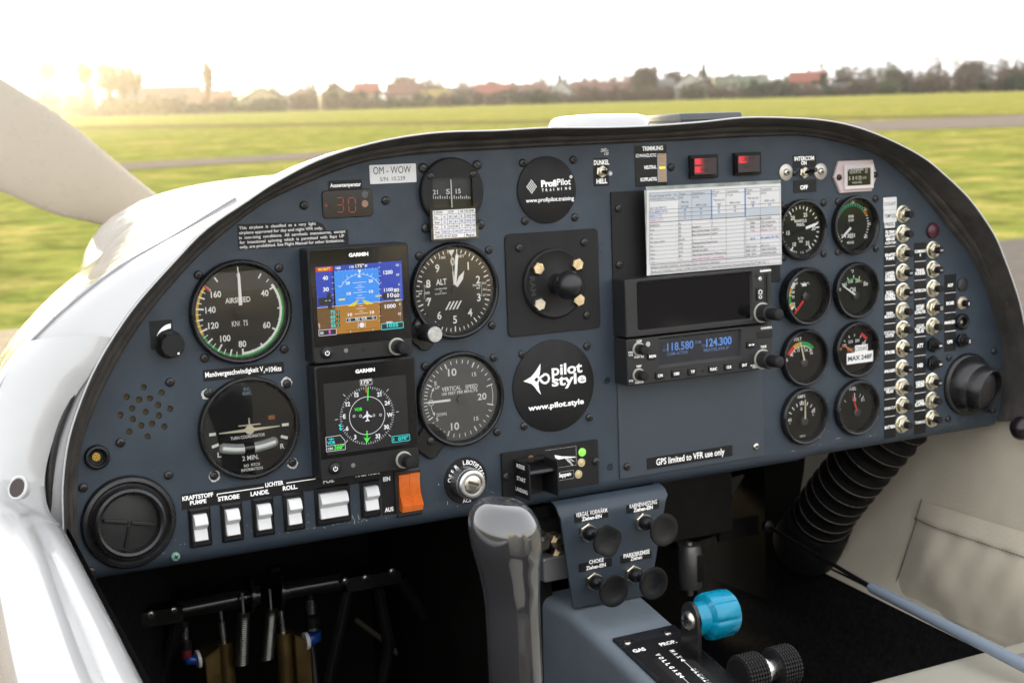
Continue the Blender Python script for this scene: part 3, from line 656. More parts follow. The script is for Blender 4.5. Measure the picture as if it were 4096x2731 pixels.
def vdo(name, label, c, extra_z=0, worn=False, facem=DIAL):
    pr = [(r, z + extra_z * (1 if z > 0 else 0)) for r, z in VDO]
    t = dial(name, label, c, pr, -7, 23.5, facem, BRASSY if worn else BEZEL, glz=3.5 + extra_z)
    m = MB(); m.lathe([(4.2, -6.9), (4.2, -4.6), (3.6, -4.2)], 24, 1.5, -5.5 if name != 'oil_pressure_gauge' else 0); m.build('pointer_hub', mat('hub_grey', (0.045, 0.045, 0.045), 0.4), t, 40)
    return t, txt(c)
def vhand(t, x, y, ang, L, w0, m_, z=-4.4, r0=2.5):
    m = MB(); a = rad(ang); R = lambda p, q2: (x + p * cos(a) + q2 * sin(a), y - p * sin(a) + q2 * cos(a))
    m.prism([R(-w0 / 2, r0), R(w0 / 2, r0), R(w0 / 3.2, L), R(-w0 / 3.2, L)], z, z + .4); m.build('pointer', m_, t)
zf = -6.85
t, w = vdo('oil_pressure_gauge', 'oil pressure gauge in bar with red pointer, deepest bezel of the small gauges', C_OIP, 5, facem=DIALG)
g = MB(); y_ = MB(); r_ = MB()
w.arc(0, 0, 15, 20, 300, 322, zf); w.arc(0, 0, 15, 19, 228, 236, zf)
y_.arc(0, 0, 15.6, 19.4, 277, 299, zf); y_.arc(0, 0, 15.6, 19.4, 238, 247, zf); g.arc(0, 0, 15.6, 19.4, 248, 274, zf); r_.tick(0, 0, 15.5, 19.6, 299.5, .7, zf); r_.tick(0, 0, 15.5, 19.6, 237, .7, zf)
for a in (275.5, 247.5): w.tick(0, 0, 14.5, 20, a, .7, zf)
for s_, x, y in (('145', -12.5, 9.6), ('100', -13, 4.8), ('70', -12.6, 0), ('30', -12, -6.6), ('10', -11.4, -9.4), ('5', -21.2, 0), ('2', -19.8, -11.6), ('8', -17, -15.2), ('0', -13.6, -18.4), ('0', -9.6, -12)): text(w, s_, x, y, 2.5 if abs(x) < 14 else 3.0, None, zf, bold=.004)
text(w, 'bar', -10, 17.2, 3.2, 7, zf, bold=.004); text(w, 'psi', -9, 13.4, 2.4, 4, zf, bold=0)
w.rect(-1.6, 9.6, 4.2, 12.6, zf); w.line(4.2, 12, 6.8, 13.2, .6, zf); w.line(-1.6, 12, -3.6, 12.8, .6, zf); w.disc(7.2, 11.4, .5, zf, 8); w.line(.6, 13.4, 2, 13.4, .6, zf)
w.build('markings', WHITE, t); g.build('green_arc', GREEN, t); y_.build('yellow_arc', YELLOW, t); r_.build('red_mark', RED, t)
vhand(t, 1.5, 0, 222, 22, 2.6, RED, r0=5.5)
t, w = vdo('oil_temperature_gauge', 'oil temperature gauge with thin green arc and white pointer', C_OIT, facem=DIALG)
g = MB(); g.arc(0, -4, 15.0, 16.4, -52, 38, zf); g.build('green_arc', GREEN, t); r_ = MB(); r_.tick(0, -4, 14, 17.5, 40, .6, zf); r_.build('orange_mark', ORANGE, t)
for a in (-52, -25, 0, 24, 52): w.tick(0, -4, 16.4, 19.2, a, .9, zf)
for s_, x, y, h in (('180', -11.6, 6.4, 3), ('210', -4.2, 9.2, 3), ('250', 5.2, 9.2, 3), ('300', 15.5, 5, 3), ('Oil', -1.5, .6, 4.6), ('°F', -1.5, 19, 3.2), ('20', -18.2, 2.2, 2.6)): text(w, s_, x, y, h, None, zf, bold=.006)
w.build('markings', WHITE, t); vhand(t, 1.5, -5.5, -57, 20.5, 1.8, WHITE)
t, w = vdo('voltmeter', 'volt gauge with red, amber and green arc and cream pointer', C_VOL)
for cols, a0, a1 in ((RED, -62, -32), (YELLOW, -32, -6), (GREEN, -6, 48)):
    g = MB(); g.arc(0, -5, 16.6, 20.4, a0, a1, zf); g.build('colour_arc', cols, t)
w.arc(0, -5, 15.8, 16.5, -64, 50, zf)
for a in (-58, -38, -15, 12, 44): w.tick(0, -5, 13.4, 16.4, a, .9, zf)
for s_, x, y, h in (('8', -18.6, -.8, 3), ('10', -12.6, 4.4, 3), ('12', -4.2, 7.6, 3), ('14', 5.4, 6.6, 3), ('16', 12, 3.2, 3), ('VOLT', -5.4, 18.4, 3)): text(w, s_, x, y, h, None, zf, bold=.006)
w.build('markings', WHITE, t); vhand(t, 1.5, -5.5, -14, 22, 1.8, CREAM)
t, w = vdo('coolant_temperature_gauge', 'coolant gauge part covered by two white stickers, the lower reading MAX 248F', C_COO)
for a in (-42, -20, 2, 28, 52): w.tick(0, -4, 17, 19.6, a, .8, zf)
for s_, x, y, h in (('180', -12.6, 5, 2.8), ('210', -4.6, 8.2, 2.8), ('250', 4.2, 8.6, 2.8), ('300', 12.6, 5, 2.4), ('CHT', -4, 0, 3.4)): text(w, s_, x, y, h, None, zf, bold=.006)
w.build('markings', WHITE, t); w = txt(); text(w, '20', -17.6, 2.2, 2.6, None, zf); w.build('red_lettering', ORANGE, t)
g = MB(); g.arc(0, -4, 19.5, 22.5, 26, 52, zf); g.build('red_arc', RED, t); vhand(t, 1.5, -5.5, -56, 20.5, 2.0, ORANGE)
m = MB(); m.rect(-13.8, -13.6, 20.6, -2.4, 3.7); m.rect(-3.2, -2.4, 13.6, 4.6, 3.75); m.build('sticker', PLATEW, t)
w = txt(); text(w, 'MAX 248F', 3.4, -8.0, 4.4, 31, 3.85, bold=.004); text(w, 'COOLANT', 5.2, 1.0, 4.2, 15.4, 3.9, bold=0); w.build('sticker_lettering', INK, t)
t, w = vdo('ammeter', 'ammeter with cream pointer upright at zero and brassy worn rim', C_AMP, worn=True)
for a in (-58, -40, -22, -8, 6, 22, 40, 56): w.tick(0, -5, 15.8, 19.4, a, 1.0, zf)
w.tick(0, -5, 16, 20, -1.5, 1.9, zf)
for s_, x, y, h in (('0', -1, 7, 3.2), ('60', -15.6, -2.4, 3.2), ('60', 14, 3, 3.2), ('+', 13.6, -.8, 2.6), ('AMPS', -1, 19.4, 3), ('VDO', 0, -20.4, 1.7)): text(w, s_, x, y, h, None if s_ != 'VDO' else 7, zf, bold=.006)
w.rect(-16.6, -6.2, -14.6, -5.8, zf); w.build('markings', WHITE, t); vhand(t, 1.5, -5.5, 1, 22, 1.8, CREAM)
t, w = vdo('fuel_gauge', 'fuel gauge with red pointer and brassy worn rim, lowest in its column', C_FUE, worn=True)
for a, r1 in ((-45, 16), (0, 15), (24, 15.5), (38, 15)): w.tick(0, -5, r1, 19.4, a, .9 if a in (0, 38) else .5, zf)
for s_, x, y, h in (('0', -19.4, -.4, 3), ('1/2', -.4, 8, 3), ('1/1', 10.6, 6.2, 3), ('FUEL', -2.4, 19.2, 3.2)): text(w, s_, x, y, h, None, zf, bold=.004)
w.build('markings', WHITE, t); vhand(t, 1.5, -5.5, -20, 18.5, 1.9, RED)

# seat each face at its depth behind the glass
for t in DIALS:
    n_ = t.name.split('.')[0]; dz = {'manifold_pressure_gauge': 2.0, 'tachometer': 4.5, 'oil_pressure_gauge': 9.0}.get(n_, 3.5 if n_ in ('airspeed_indicator', 'turn_coordinator', 'altimeter', 'vertical_speed_indicator') else 5.8)
    for o in t.children:
        if o.name.split('.')[0] not in ('bezel', 'glass', 'bezel_ear', 'setting_knob', 'knob_end', 'screw', 'sticker', 'sticker_lettering'): o.location.z += dz * S
# ================================================================ compass, covers, mount
c0 = ZJ(873, 468, 4)
t = thing('magnetic_compass', 'round magnetic compass with square window showing 21, S and 15', 'compass', *c0)
a = ZJ(703, 350, 6); b = ZJ(1055, 602, 6); x0, y0, x1, y1 = a[0] - c0[0], b[1] - c0[1], b[0] - c0[0], a[1] - c0[1]
m = MB(); NSEG = 48; out = [(29 * cos(2 * pi * i / NSEG), 29 * sin(2 * pi * i / NSEG)) for i in range(NSEG)]
def sq(px_, py_):                                           # window edge point in the direction of a rim point
    cx, cy = (x0 + x1) / 2, (y0 + y1) / 2; dx, dy = px_ - cx, py_ - cy
    k = min(((x1 - cx) / dx) if dx > 0 else ((x0 - cx) / dx) if dx < 0 else 9, ((y1 - cy) / dy) if dy > 0 else ((y0 - cy) / dy) if dy < 0 else 9)
    k = min(k, 1.12 * k / (1 + .12 * min(abs(dx) / abs(dy) if dy else 9, abs(dy) / abs(dx) if dx else 9))); return cx + dx * k, cy + dy * k
inn = [sq(*p) for p in out]
m.rings([[(*p, .05) for p in out], [(*p, 5.2) for p in out], [(p[0] * .97, p[1] * .97, 6) for p in out], [(*p, 6) for p in inn], [(*p, 1) for p in inn]], True, False, False)
m.build('face_plate', BLACKM, t, 30)
m = MB(); m.rect(x0 - 1, y0 - 1, x1 + 1, y1 + 1, 1.0); m.build('card_drum', mat('compass_card', (0.006, 0.006, 0.006), 0.6), t)
w = txt(c0)
for a in (('21', 710, 487, 752, 487, 38), ('S', 822, 485, 858, 483, 42), ('15', 905, 480, 948, 478, 38)): tz(w, ZJ, *a, n=1.1, bold=.004)
for k in range(19):
    x = 712 + k * 20 - .32 * max(0, k - 8) ** 2 * 1.0; p = ZJ(x, 525, 1.1); q2 = ZJ(x, 495 if k % 3 == 0 else 505, 1.1); w.line(p[0] - c0[0], p[1] - c0[1], p[0] - c0[0], q2[1] - c0[1], .8, 1.1)
w.build('card_markings', GREYP, t)
m = MB(); p = ZJ(858, 360, 3); q2 = ZJ(862, 600, 3); m.box(p[0] - c0[0], q2[1] - c0[1], 2.6, p[0] - c0[0] + .9, p[1] - c0[1], 3.2); m.build('lubber_line', GREYP, t)
m = MB(); m.rect(x0, y0, x1, y1, 4.6); m.build('glass', CLEAR, t)
for x, y in ((695, 330), (1057, 312)): p = ZJ(x, y, 7); screw(p[0] - c0[0], p[1] - c0[1], 5.4, SLOT, t, sc=.75)
# deviation card in its holder
x0, y0, x1, y1 = rect_of(ZJ, 690, 612, 1100, 900, 9); y0 = ZH(838, 140, 9)[1]; 
t = thing('compass_deviation_card', 'small white table of compass corrections in a clear holder under the compass', 'card', (x0 + x1) / 2, y0, 0); cc = ((x0 + x1) / 2, y0)
m = MB(); m.rbox(x0 - cc[0], 0, x1 - cc[0], y1 - y0, 6.2, 7.8, .6, .2); m.build('holder', BLACK, t)
px0, py1 = ZJ(705, 625, 8.2); px1, py0 = ZH(800, 122, 8.2)
m = MB(); m.rect(px0 - cc[0], py0 - y0, px1 - cc[0], py1 - y0, 8.0); m.build('paper', PAPER, t)
w = txt(); L = lambda a, b, c_, d: w.line(a, b, c_, d, .28, 8.08)
W_, H_ = px1 - px0, py1 - py0; X = lambda f: px0 - cc[0] + W_ * f; Y = lambda f: py1 - y0 - H_ * f
for f in (.005, .16, .33, .50, .67, .84, .995): L(X(0), Y(f), X(1), Y(f))
for f in (.003, .997): L(X(f), Y(0), X(f), Y(1))
for f in (.2, .34, .47, .61, .74, .87): L(X(f), Y(.16), X(f), Y(.84))
L(X(.60), Y(0), X(.60), Y(.16)); L(X(.72), Y(.84), X(.72), Y(1))
for s_, x, y, ww in (('D-EDAS', .13, .08, .2), ('10239', .42, .08, .13), ('DE.145.0348', .8, .08, .32), ('For', .08, .25, .09), ('For', .08, .59, .09), ('Steer', .1, .42, .12), ('Steer', .1, .76, .12), ('DATE: 07.07.2025', .3, .92, .5), ('Magnet', .86, .92, .2)): text(w, s_, X(x), Y(y), 2.0, W_ * ww, 8.08, bold=0)
for i, s_ in enumerate(('N', '30', '60', 'E', '120', '150')): text(w, s_, X(.27 + i * .133), Y(.25), 1.9, W_ * .035 * len(s_), 8.08, bold=0)
for i, s_ in enumerate(('S', '210', '240', 'W', '300', '330')): text(w, s_, X(.27 + i * .133), Y(.59), 1.9, W_ * .033 * len(s_), 8.08, bold=0)
w.build('table_print', INK, t); w = txt()
for i, s_ in enumerate(('0', '30', '61', '90', '120', '150')): text(w, s_, X(.27 + i * .133), Y(.42), 1.9, W_ * .035 * len(s_), 8.08, bold=.01)
for i, s_ in enumerate(('181', '211', '240', '271', '301', '330')): text(w, s_, X(.27 + i * .133), Y(.76), 1.9, W_ * .033 * len(s_), 8.08, bold=.01)
w.build('blue_print', INKB, t)
m = MB(); m.rbox(x0 - cc[0] - .6, .4, x1 - cc[0] + .6, y1 - y0 + 3.4, 8.6, 9.2, .8); m.build('clear_cover', CLEAR, t)

t = thing('round_cover', 'round black cover lettered ProfiPilot Training at the top of the panel', 'cover', *C_PRO)
m = MB(); m.lathe([(29.2, .05), (29.2, 1.6), (28.7, 2.0)], 56); m.build('disc', BLACKM, t, 40)
w = txt(C_PRO)
for a, b in ((('Profi', 1635, 427, 1768, 412, 52), .035), (('Pilot', 1772, 411, 1888, 400, 52), 0), (('www.profipilot.training', 1505, 565, 1915, 528, 34), .0)): tz(w, ZJ, *a, n=2.1, bold=b)
for i, ch in enumerate('TRAINING'):
    x = 1641 + i * 33; tz(w, ZJ, ch, x, 463 - i * 2.6, x + (16 if ch != 'I' else 5), 463 - i * 2.6, 22, n=2.1, bold=.02)
p = ZJ(1890, 337, 2.1); w.arc(p[0] - C_PRO[0], p[1] - C_PRO[1], .9, 1.4, 0, 360, 2.1); w.line(p[0] - C_PRO[0] - .7, p[1] - C_PRO[1], p[0] - C_PRO[0] + .7, p[1] - C_PRO[1], .4, 2.1)
p = ZJ(1553, 421, 2.1); px_, py_ = p[0] - C_PRO[0], p[1] - C_PRO[1]
for i in range(5):
    for j in range(5):
        x, y = (i - j) * 1.12, (i + j - 4) * 1.35; a = rad(48) if (i + j) % 2 else rad(-48); l = 1.5
        w.line(px_ + x - l * cos(a) / 2, py_ + y - l * sin(a) / 2, px_ + x + l * cos(a) / 2, py_ + y + l * sin(a) / 2, .72, 2.1)
w.build('lettering', WHITE, t)
t = thing('round_cover', 'larger round black cover with swallow emblem and pilot style lettering', 'cover', *C_STY)
m = MB(); m.lathe([(41.4, .05), (41.4, 1.2), (41.0, 1.5)], 64); m.build('disc', BLACKM, t, 40)
w = txt(C_STY)
for a, b in ((('pilot', 1360, 338, 1634, 308, 92), .022), (('style', 1362, 436, 1668, 398, 92), .022), (('www.pilot.style', 1150, 654, 1648, 592, 46), .012)): tz(w, ZI, *a, n=1.6, bold=b)
Q = lambda x, y: (ZI(x, y, 1.6)[0] - C_STY[0], ZI(x, y, 1.6)[1] - C_STY[1])
up_ = [(1105, 392), (1135, 375), (1172, 352), (1208, 312), (1235, 270), (1258, 233), (1258, 275), (1252, 325), (1243, 352)]
dn_ = [(1243, 395), (1240, 420), (1248, 465), (1264, 512), (1232, 478), (1205, 440), (1180, 415), (1140, 402)]
mid = [(1215, 362), (1203, 378), (1215, 392)]
w.flat([Q(*p) for p in (up_ + mid + dn_)][::-1], 1.6)
pts = [Q(1295 + 46 * cos(rad(a)), 366 + 46 * sin(rad(a))) for a in range(-150, 151, 15)]; pts = [Q(1205, 378), Q(1232, 400)] + [Q(1258, 393)] + [Q(1285, 330)] + [Q(1315, 328), Q(1334, 350), Q(1334, 378), Q(1318, 402), Q(1294, 408), Q(1272, 396), Q(1238, 350)]
for p, q2 in zip(pts[3:], pts[4:]): w.line(*p, *q2, 2.1, 1.6 + .01)
p = Q(1262, 352); q2 = Q(1290, 335); w.line(*p, *q2, 2.1, 1.61); w.line(*Q(1238, 352), *Q(1276, 400), 2.2, 1.62); w.line(*Q(1236, 392), *Q(1264, 352), 2.0, 1.62)
w.build('lettering', WHITE, t)

# ball mount on its plate
x0, y0, x1, y1 = rect_of(ZH, 1095, 100, 2098, 1075, 1.5); cc = ((x0 + x1) / 2, (y0 + y1) / 2)
t = thing('ball_mount', 'square black plate carrying a round base with a protruding rubber ball and four bolts', 'ball mount', *cc)
m = MB(); m.rbox(x0 - cc[0], y0 - cc[1], x1 - cc[0], y1 - cc[1], .05, 1.6, 4.5, .4); m.build('plate', BLACKM, t)
for x, y in ((1252, 240), (1932, 180), (1957, 943)): p = ZH(x, y, 3); screw(p[0] - cc[0], p[1] - cc[1], 1.6, parent=t)
p = ZH(1625, 612, 5); bx, by = p[0] - cc[0], p[1] - cc[1]
m = MB(); m.lathe([(31.2, 1.6), (31.2, 4.2), (30.4, 5.2), (29.2, 5.6), (28.4, 5.2), (13, 5.2), (9.2, 6.4), (7.6, 9.5), (7.0, 16), (7.4, 19)], 56, bx, by); m.build('base', BLACKM, t, 35)
m = MB(); m.lathe([(12.6 * cos(rad(a)), 28 + 12.6 * sin(rad(a))) for a in range(-60, 90, 10)] + [(.01, 40.6)], 36, bx, by, cap1=False); m.build('ball', mat('ball_rubber', (0.010, 0.010, 0.011), 0.33, rvar=.12), t, 60)
for x, y, mm in ((1455, 455, BRASS), (1865, 412, BRASS), (1468, 830, STEEL), (1880, 785, BRASS)):
    p = ZH(x, y, 9); m = MB(); hx, hy = p[0] - cc[0], p[1] - cc[1]; m.lathe([(5.9, 5.2), (5.9, 8.2), (5.2, 9.2)], 6, hx, hy, random.uniform(0, 1)); m.lathe([(3.1, 9.22), (2.4, 8.9)], 20, hx, hy); m.build('bolt', mm, t)
for x, y in ((1517, 380), (1540, 872), (1915, 575)): p = ZH(x, y, 5.3); MB().disc(p[0] - cc[0], p[1] - cc[1], 3.1, 5.27, 18).build('bolt_hole', INKD, t)
m = txt(); p = ZH(1390, 640, 5.3); text(m, 'RAM', p[0] - cc[0], p[1] - cc[1], 5, 17, 5.35, rot=-pi / 2 + .05, bold=.0); m.build('lettering', mat('raised_black', (0.03, 0.03, 0.03), .4), t)

# ================================================================ flat panel displays
def E(name, col, k=1.0): return mat(name, (0, 0, 0), 0.4, emit=col, es=k)
E_SKY, E_SKYD, E_BRN, E_BRND = E('scr_sky', (.03, .27, .86)), E('scr_sky_dark', (.012, .045, .42)), E('scr_brown', (.40, .17, .008)), E('scr_brown_dark', (.14, .06, .006))
E_WHT, E_YEL, E_CYN, E_GRN, E_MAG, E_RED, E_BLK, E_ORG, E_LBL = E('scr_white', (.80, .82, .85)), E('scr_yellow', (.80, .72, .02)), E('scr_cyan', (.02, .72, .72)), E('scr_green', (.04, .9, .04)), E('scr_magenta', (.75, .05, .8)), E('scr_red', (.55, .012, .01)), E('scr_black', (.004, .004, .006)), E('scr_orange', (.75, .28, .02)), E('scr_pale', (.42, .62, .85))
SCRG = mat('display_glass_black', (0.004, 0.004, 0.005), 0.08, spec=0.4)
UNIT = mat('display_housing', (0.011, 0.011, 0.012), 0.42, spec=.35, bump=.06, bs=1600, rvar=.06)
UNIT2 = mat('radio_housing', (0.019, 0.019, 0.020), 0.45, spec=.35, bump=.08, bs=1600, rvar=.06)
def knob_dual(t, x, y, z, r1, h1, r2, h2, m1=None):
    m = MB(); m.lathe([(r1 + 1.6, z), (r1 + 1.6, z + .9), (r1 + .6, z + 1.1)], 32, x, y); m.build('knob_ring', mat('knob_ring_pale', (0.35, 0.35, 0.30), .4), t)
    g = lambda i, k: 1 + .03 * (i % 2)
    m = MB(); m.lathe([(r1, z + 1), (r1, z + h1 - .8), (r1 * .92, z + h1)], 44, x, y, gear=g); m.build('outer_knob', m1 or KNURL, t)
    m = MB(); m.lathe([(r2, z + h1 - .1), (r2, z + h1 + h2 - 1.4), (r2 * .86, z + h1 + h2 - .3), (r2 * .4, z + h1 + h2), (.01, z + h1 + h2)], 36, x, y, cap1=False); m.build('inner_knob', BLACKM, t, 50)
def display(zf, name, label, tl, br, gl_tl, gl_br, pwr, dot, hole, knob, brand):
    D = 20.0; x0, y0, x1, y1 = rect_of(zf, *tl, *br, D); cc = ((x0 + x1) / 2, y0)
    t = thing(name, label, 'display', *cc); m = MB(); m.rbox(x0 - cc[0], 0, x1 - cc[0], y1 - y0, .05, D, 3, 1.0); m.build('housing', UNIT, t, 30)
    a = rect_of(zf, *gl_tl, *gl_br, D + .3); m = MB(); m.rbox(a[0] - cc[0], a[1] - cc[1], a[2] - cc[0], a[3] - cc[1], D - .5, D + .3, 1, .15); m.build('screen_glass', SCRG, t)
    w = txt(cc); tz(w, zf, *brand, n=D + .4, bold=.03); w.build('lettering', WHITE, t)
    p = zf(*pwr, D + 1); q = (p[0] - cc[0], p[1] - cc[1]); m = MB(); m.lathe([(5.6, D - .1), (5.6, D + .5), (4.9, D + .5), (4.7, D + 1.6), (4.2, D + 2.0)], 28, *q); m.build('power_button', BLACK, t, 40)
    m = MB(); m.arc(*q, 1.4, 2.0, 35, 325, D + 2.1); m.line(q[0], q[1] + .4, q[0], q[1] + 2.2, .6, D + 2.1); m.build('power_symbol', WHITE, t)
    p = zf(*dot, D); m = MB(); m.lathe([(1.9, D), (1.7, D + .3)], 18, p[0] - cc[0], p[1] - cc[1]); m.build('light_sensor', mat('sensor_grey', (.16, .16, .16), .3), t)
    p = zf(*hole, D); m = MB(); m.disc(p[0] - cc[0], p[1] - cc[1], 1.7, D + .06, 18); m.build('card_hole', INKD, t)
    p = zf(*knob, D); knob_dual(t, p[0] - cc[0], p[1] - cc[1], D, 5.6, 7.5, 4.9, 8)
    return t, cc, D + .34
class Scr:
    """flat print of one lit screen, one mesh for each colour"""
    def __init__(s, zf, t, cc, n): s.zf, s.t, s.cc, s.n, s.b = zf, t, cc, n, {}
    def mb(s, m):
        if m.name not in s.b: s.b[m.name] = (txt(s.cc), m)
        return s.b[m.name][0]
    def q(s, x, y): p = s.zf(x, y, s.n); return p[0] - s.cc[0], p[1] - s.cc[1]
    def rect(s, m, x0, y0, x1, y1, l=0): a, b = s.q(x0, y0), s.q(x1, y1); s.mb(m).rect(a[0], a[1], b[0], b[1], s.n + l * .03)
    def poly(s, m, pts, l=0):
        P = [s.q(*p) for p in pts]; A = sum(P[i - 1][0] * P[i][1] - P[i][0] * P[i - 1][1] for i in range(len(P))); s.mb(m).flat(P if A > 0 else P[::-1], s.n + l * .03)
    def line(s, m, x0, y0, x1, y1, w=.35, l=3): a, b = s.q(x0, y0), s.q(x1, y1); s.mb(m).line(*a, *b, w, s.n + l * .03)
    def text(s, m, str_, x0, y0, x1, y1, h, l=4, bold=.02): tz(s.mb(m), s.zf, str_, x0, y0, x1, y1, h, n=s.n, bold=bold, z=s.n + l * .03)
    def frame(s, m, x0, y0, x1, y1, w=.4, l=3):
        a, b = s.q(x0, y0), s.q(x1, y1)
        for p in ((a[0], a[1], b[0], a[1]), (a[0], b[1], b[0], b[1]), (a[0], a[1], a[0], b[1]), (b[0], a[1], b[0], b[1])): s.mb(m).line(*p, w, s.n + l * .03)
    def done(s):
        for mb, m in s.b.values(): mb.build(m.name.replace('scr_', 'screen_'), m, s.t)
# primary flight display
t, cc, n = display(ZA, 'flight_display', 'upper square display lit with blue sky, brown ground and yellow chevron', (1245, 228), (2240, 1212), (1262, 248), (2225, 1062), (1428, 1203), (1608, 1180), (1773, 1172), (2085, 1140), ('GARMIN', 1635, 300, 1818, 287, 32))
s = Scr(ZA, t, cc, n)
TL, BR = (1318, 398), (2148, 965); hy = ZA(1500, 765, n)[1]; yy = lambda x: 780 - (x - 1335) * .099   # level horizon in panel terms
s.rect(E_SKYD, 1318, 398, 1497, yy(1497)); s.rect(E_SKY, 1492, 384, 1928, yy(1928)); s.rect(E_SKYD, 1912, 352, 2148, yy(2148)); s.rect(E_SKYD, 1492, 384, 1915, 402, 1)
s.rect(E_BRND, 1335, yy(1335), 1521, 1028); s.rect(E_BRN, 1506, yy(1506), 1936, 985); s.rect(E_BRND, 1930, yy(1930), 2148, 965)
s.line(E_WHT, 1335, yy(1335), 2142, yy(2142), .3, 1)
s.rect(E_RED, 1320, 402, 1487, 432, 3); s.text(E_YEL, 'NO BATT', 1345, 432, 1462, 422, 24, 5, .03)
for a in (('160', 1512, 417, 1558, 414, 22), ('170', 1640, 407, 1682, 404, 20), ('80', 1783, 393, 1808, 391, 20), ('40', 1388, 518, 1440, 514, 36), ('30', 1393, 625, 1447, 620, 36), ('20', 1606, 560, 1645, 557, 26), ('20', 1820, 541, 1860, 537, 26),
          ('10', 1615, 660, 1655, 656, 26), ('10', 1824, 640, 1864, 636, 26), ('10', 1625, 857, 1667, 853, 26), ('10', 1833, 835, 1874, 831, 26), ('1200', 1960, 465, 2047, 457, 34), ('1100', 1966, 627, 2050, 619, 30), ('1000', 1972, 783, 2077, 775, 34), ('15', 2077, 388, 2103, 385, 20), ('10', 2082, 478, 2107, 476, 20), ('5', 2100, 568, 2112, 567, 18), ('5', 2107, 753, 2120, 752, 18), ('10', 2098, 845, 2124, 842, 20),
          ('NO  VOR', 1697, 898, 1807, 888, 28), ('K', 1350, 948, 1365, 947, 20), ('T', 1352, 975, 1366, 974, 20), ('GS', 1363, 1027, 1397, 1025, 22), ('900', 1985, 922, 2045, 918, 14)): s.text(E_WHT, *a)
s.rect(E_BLK, 1688, 372, 1780, 403, 4); s.text(E_WHT, '175°', 1697, 402, 1777, 396, 30, 6); s.poly(E_BLK, [(1722, 400), (1745, 400), (1734, 420)], 4)
for k in range(13): x = 1540 + k * 31.5; y = 440 - (x - 1540) * .079; s.line(E_WHT, x, y, x, y - (14 if k % 2 == 0 else 8), .3)
cx, cy = s.q(1745, 690); rr = s.q(1745, 460)[1] - cy; b = s.mb(E_WHT); b.arc(cx, cy, rr - .35, rr, -58, 58, s.n + .09)
for a in (-58, -45, -30, -20, -10, 10, 20, 30, 45, 58): b.tick(cx, cy, rr, rr + (2.4 if abs(a) in (30, 58) else 1.3), a, .35, s.n + .09)
s.poly(E_WHT, [(1716, 425), (1750, 422), (1736, 458)], 3); s.poly(E_WHT, [(1716, 492), (1750, 489), (1732, 464)], 3)
for x0, y, x1 in ((1670, 545, 1797), (1715, 568, 1755), (1692, 590, 1780), (1718, 612, 1758), (1677, 638, 1805), (1717, 663, 1760), (1700, 690, 1786), (1730, 762, 1768), (1706, 788, 1795), (1732, 812, 1770), (1688, 836, 1815)): s.line(E_WHT, x0, y, x1, y - (x1 - x0) * .085, .35)
s.poly(E_YEL, [(1740, 692), (1622, 765), (1690, 760)], 4); s.poly(E_YEL, [(1744, 692), (1868, 738), (1800, 748)], 4); s.line(E_BLK, 1740, 694, 1660, 762, .25, 5); s.line(E_BLK, 1745, 694, 1832, 742, .25, 5)
s.rect(E_YEL, 1537, 695, 1600, 705, 4); s.rect(E_YEL, 1885, 662, 1942, 670, 4)
s.poly(E_BLK, [(1348, 688), (1430, 682), (1430, 640), (1468, 637), (1470, 675), (1492, 708), (1474, 735), (1476, 788), (1440, 792), (1438, 752), (1352, 758)], 3); s.text(E_WHT, '- -', 1413, 720, 1463, 716, 22, 5)
s.poly(E_BLK, [(1942, 668), (1962, 640), (2055, 632), (2055, 600), (2110, 595), (2116, 718), (2058, 722), (2056, 692), (1965, 700)], 3)
for a in (('10', 1997, 680, 2055, 675, 36), ('60', 2060, 680, 2110, 676, 34), ('80', 2057, 630, 2108, 626, 32), ('40', 2062, 718, 2112, 714, 20)): s.text(E_WHT, *a, 5)
for a in (('72', 1462, 835, 1505, 832, 30), ('65', 1463, 880, 1507, 876, 30), ('57', 1465, 922, 1508, 918, 30), ('55', 1468, 963, 1511, 959, 30)): s.text(E_CYN, *a)
for y, ch in ((818, 'G'), (860, 'Y'), (902, 'X'), (944, 'R')): s.poly(E_BLK, [(1514, y), (1526, y - 14), (1550, y - 16), (1552, y + 12), (1528, y + 15)], 3); s.text(E_CYN, ch, 1530, y + 10, 1545, y + 9, 20, 5)
s.rect(E_BLK, 1610, 882, 1893, 882 - 8 + 2, 0) if False else None
s.poly(E_BLK, [(1610, 880), (1893, 855), (1895, 886), (1612, 914)], 3); s.frame(E_WHT, 1610, 880, 1895, 886, .3, 4)
for x, y in ((1641, 893), (1862, 871)): c = s.q(x, y); s.mb(E_WHT).arc(*c, .7, 1.05, 0, 360, s.n + .13)
c = s.q(1757, 940); s.mb(E_WHT).disc(*c, 2.1, s.n + .12); s.line(E_WHT, 1722, 918, 1722, 970, .4); s.line(E_WHT, 1788, 912, 1788, 965, .4)
s.line(E_BLK, 1600, 993, 1905, 965, .25); s.line(E_WHT, 1652, 990, 1652, 1012, .3); s.line(E_WHT, 1862, 970, 1862, 992, .3); s.line(E_BLK, 1758, 980, 1758, 1003, .3)
s.rect(E_BLK, 1352, 990, 1518, 1028, 2); s.frame(E_WHT, 1352, 990, 1518, 1028, .35, 3); s.text(E_MAG, '1', 1446, 1022, 1464, 1021, 32, 5, .03)
s.rect(E_BLK, 1940, 930, 2148, 965, 2); s.frame(E_CYN, 1940, 930, 2148, 965, .6, 3); s.text(E_CYN, '1035', 1993, 962, 2100, 954, 34, 5)
for k in range(14): y = 352 + k * 42; s.line(E_WHT, 1915, y, 1927 if k % 3 else 1938, y - 1, .3, 3) if y < 930 else None
for k in range(12): y = 510 + k * 55; s.line(E_WHT, 1475, y - 20, 1492, y - 21, .3, 3) if y < 700 else None
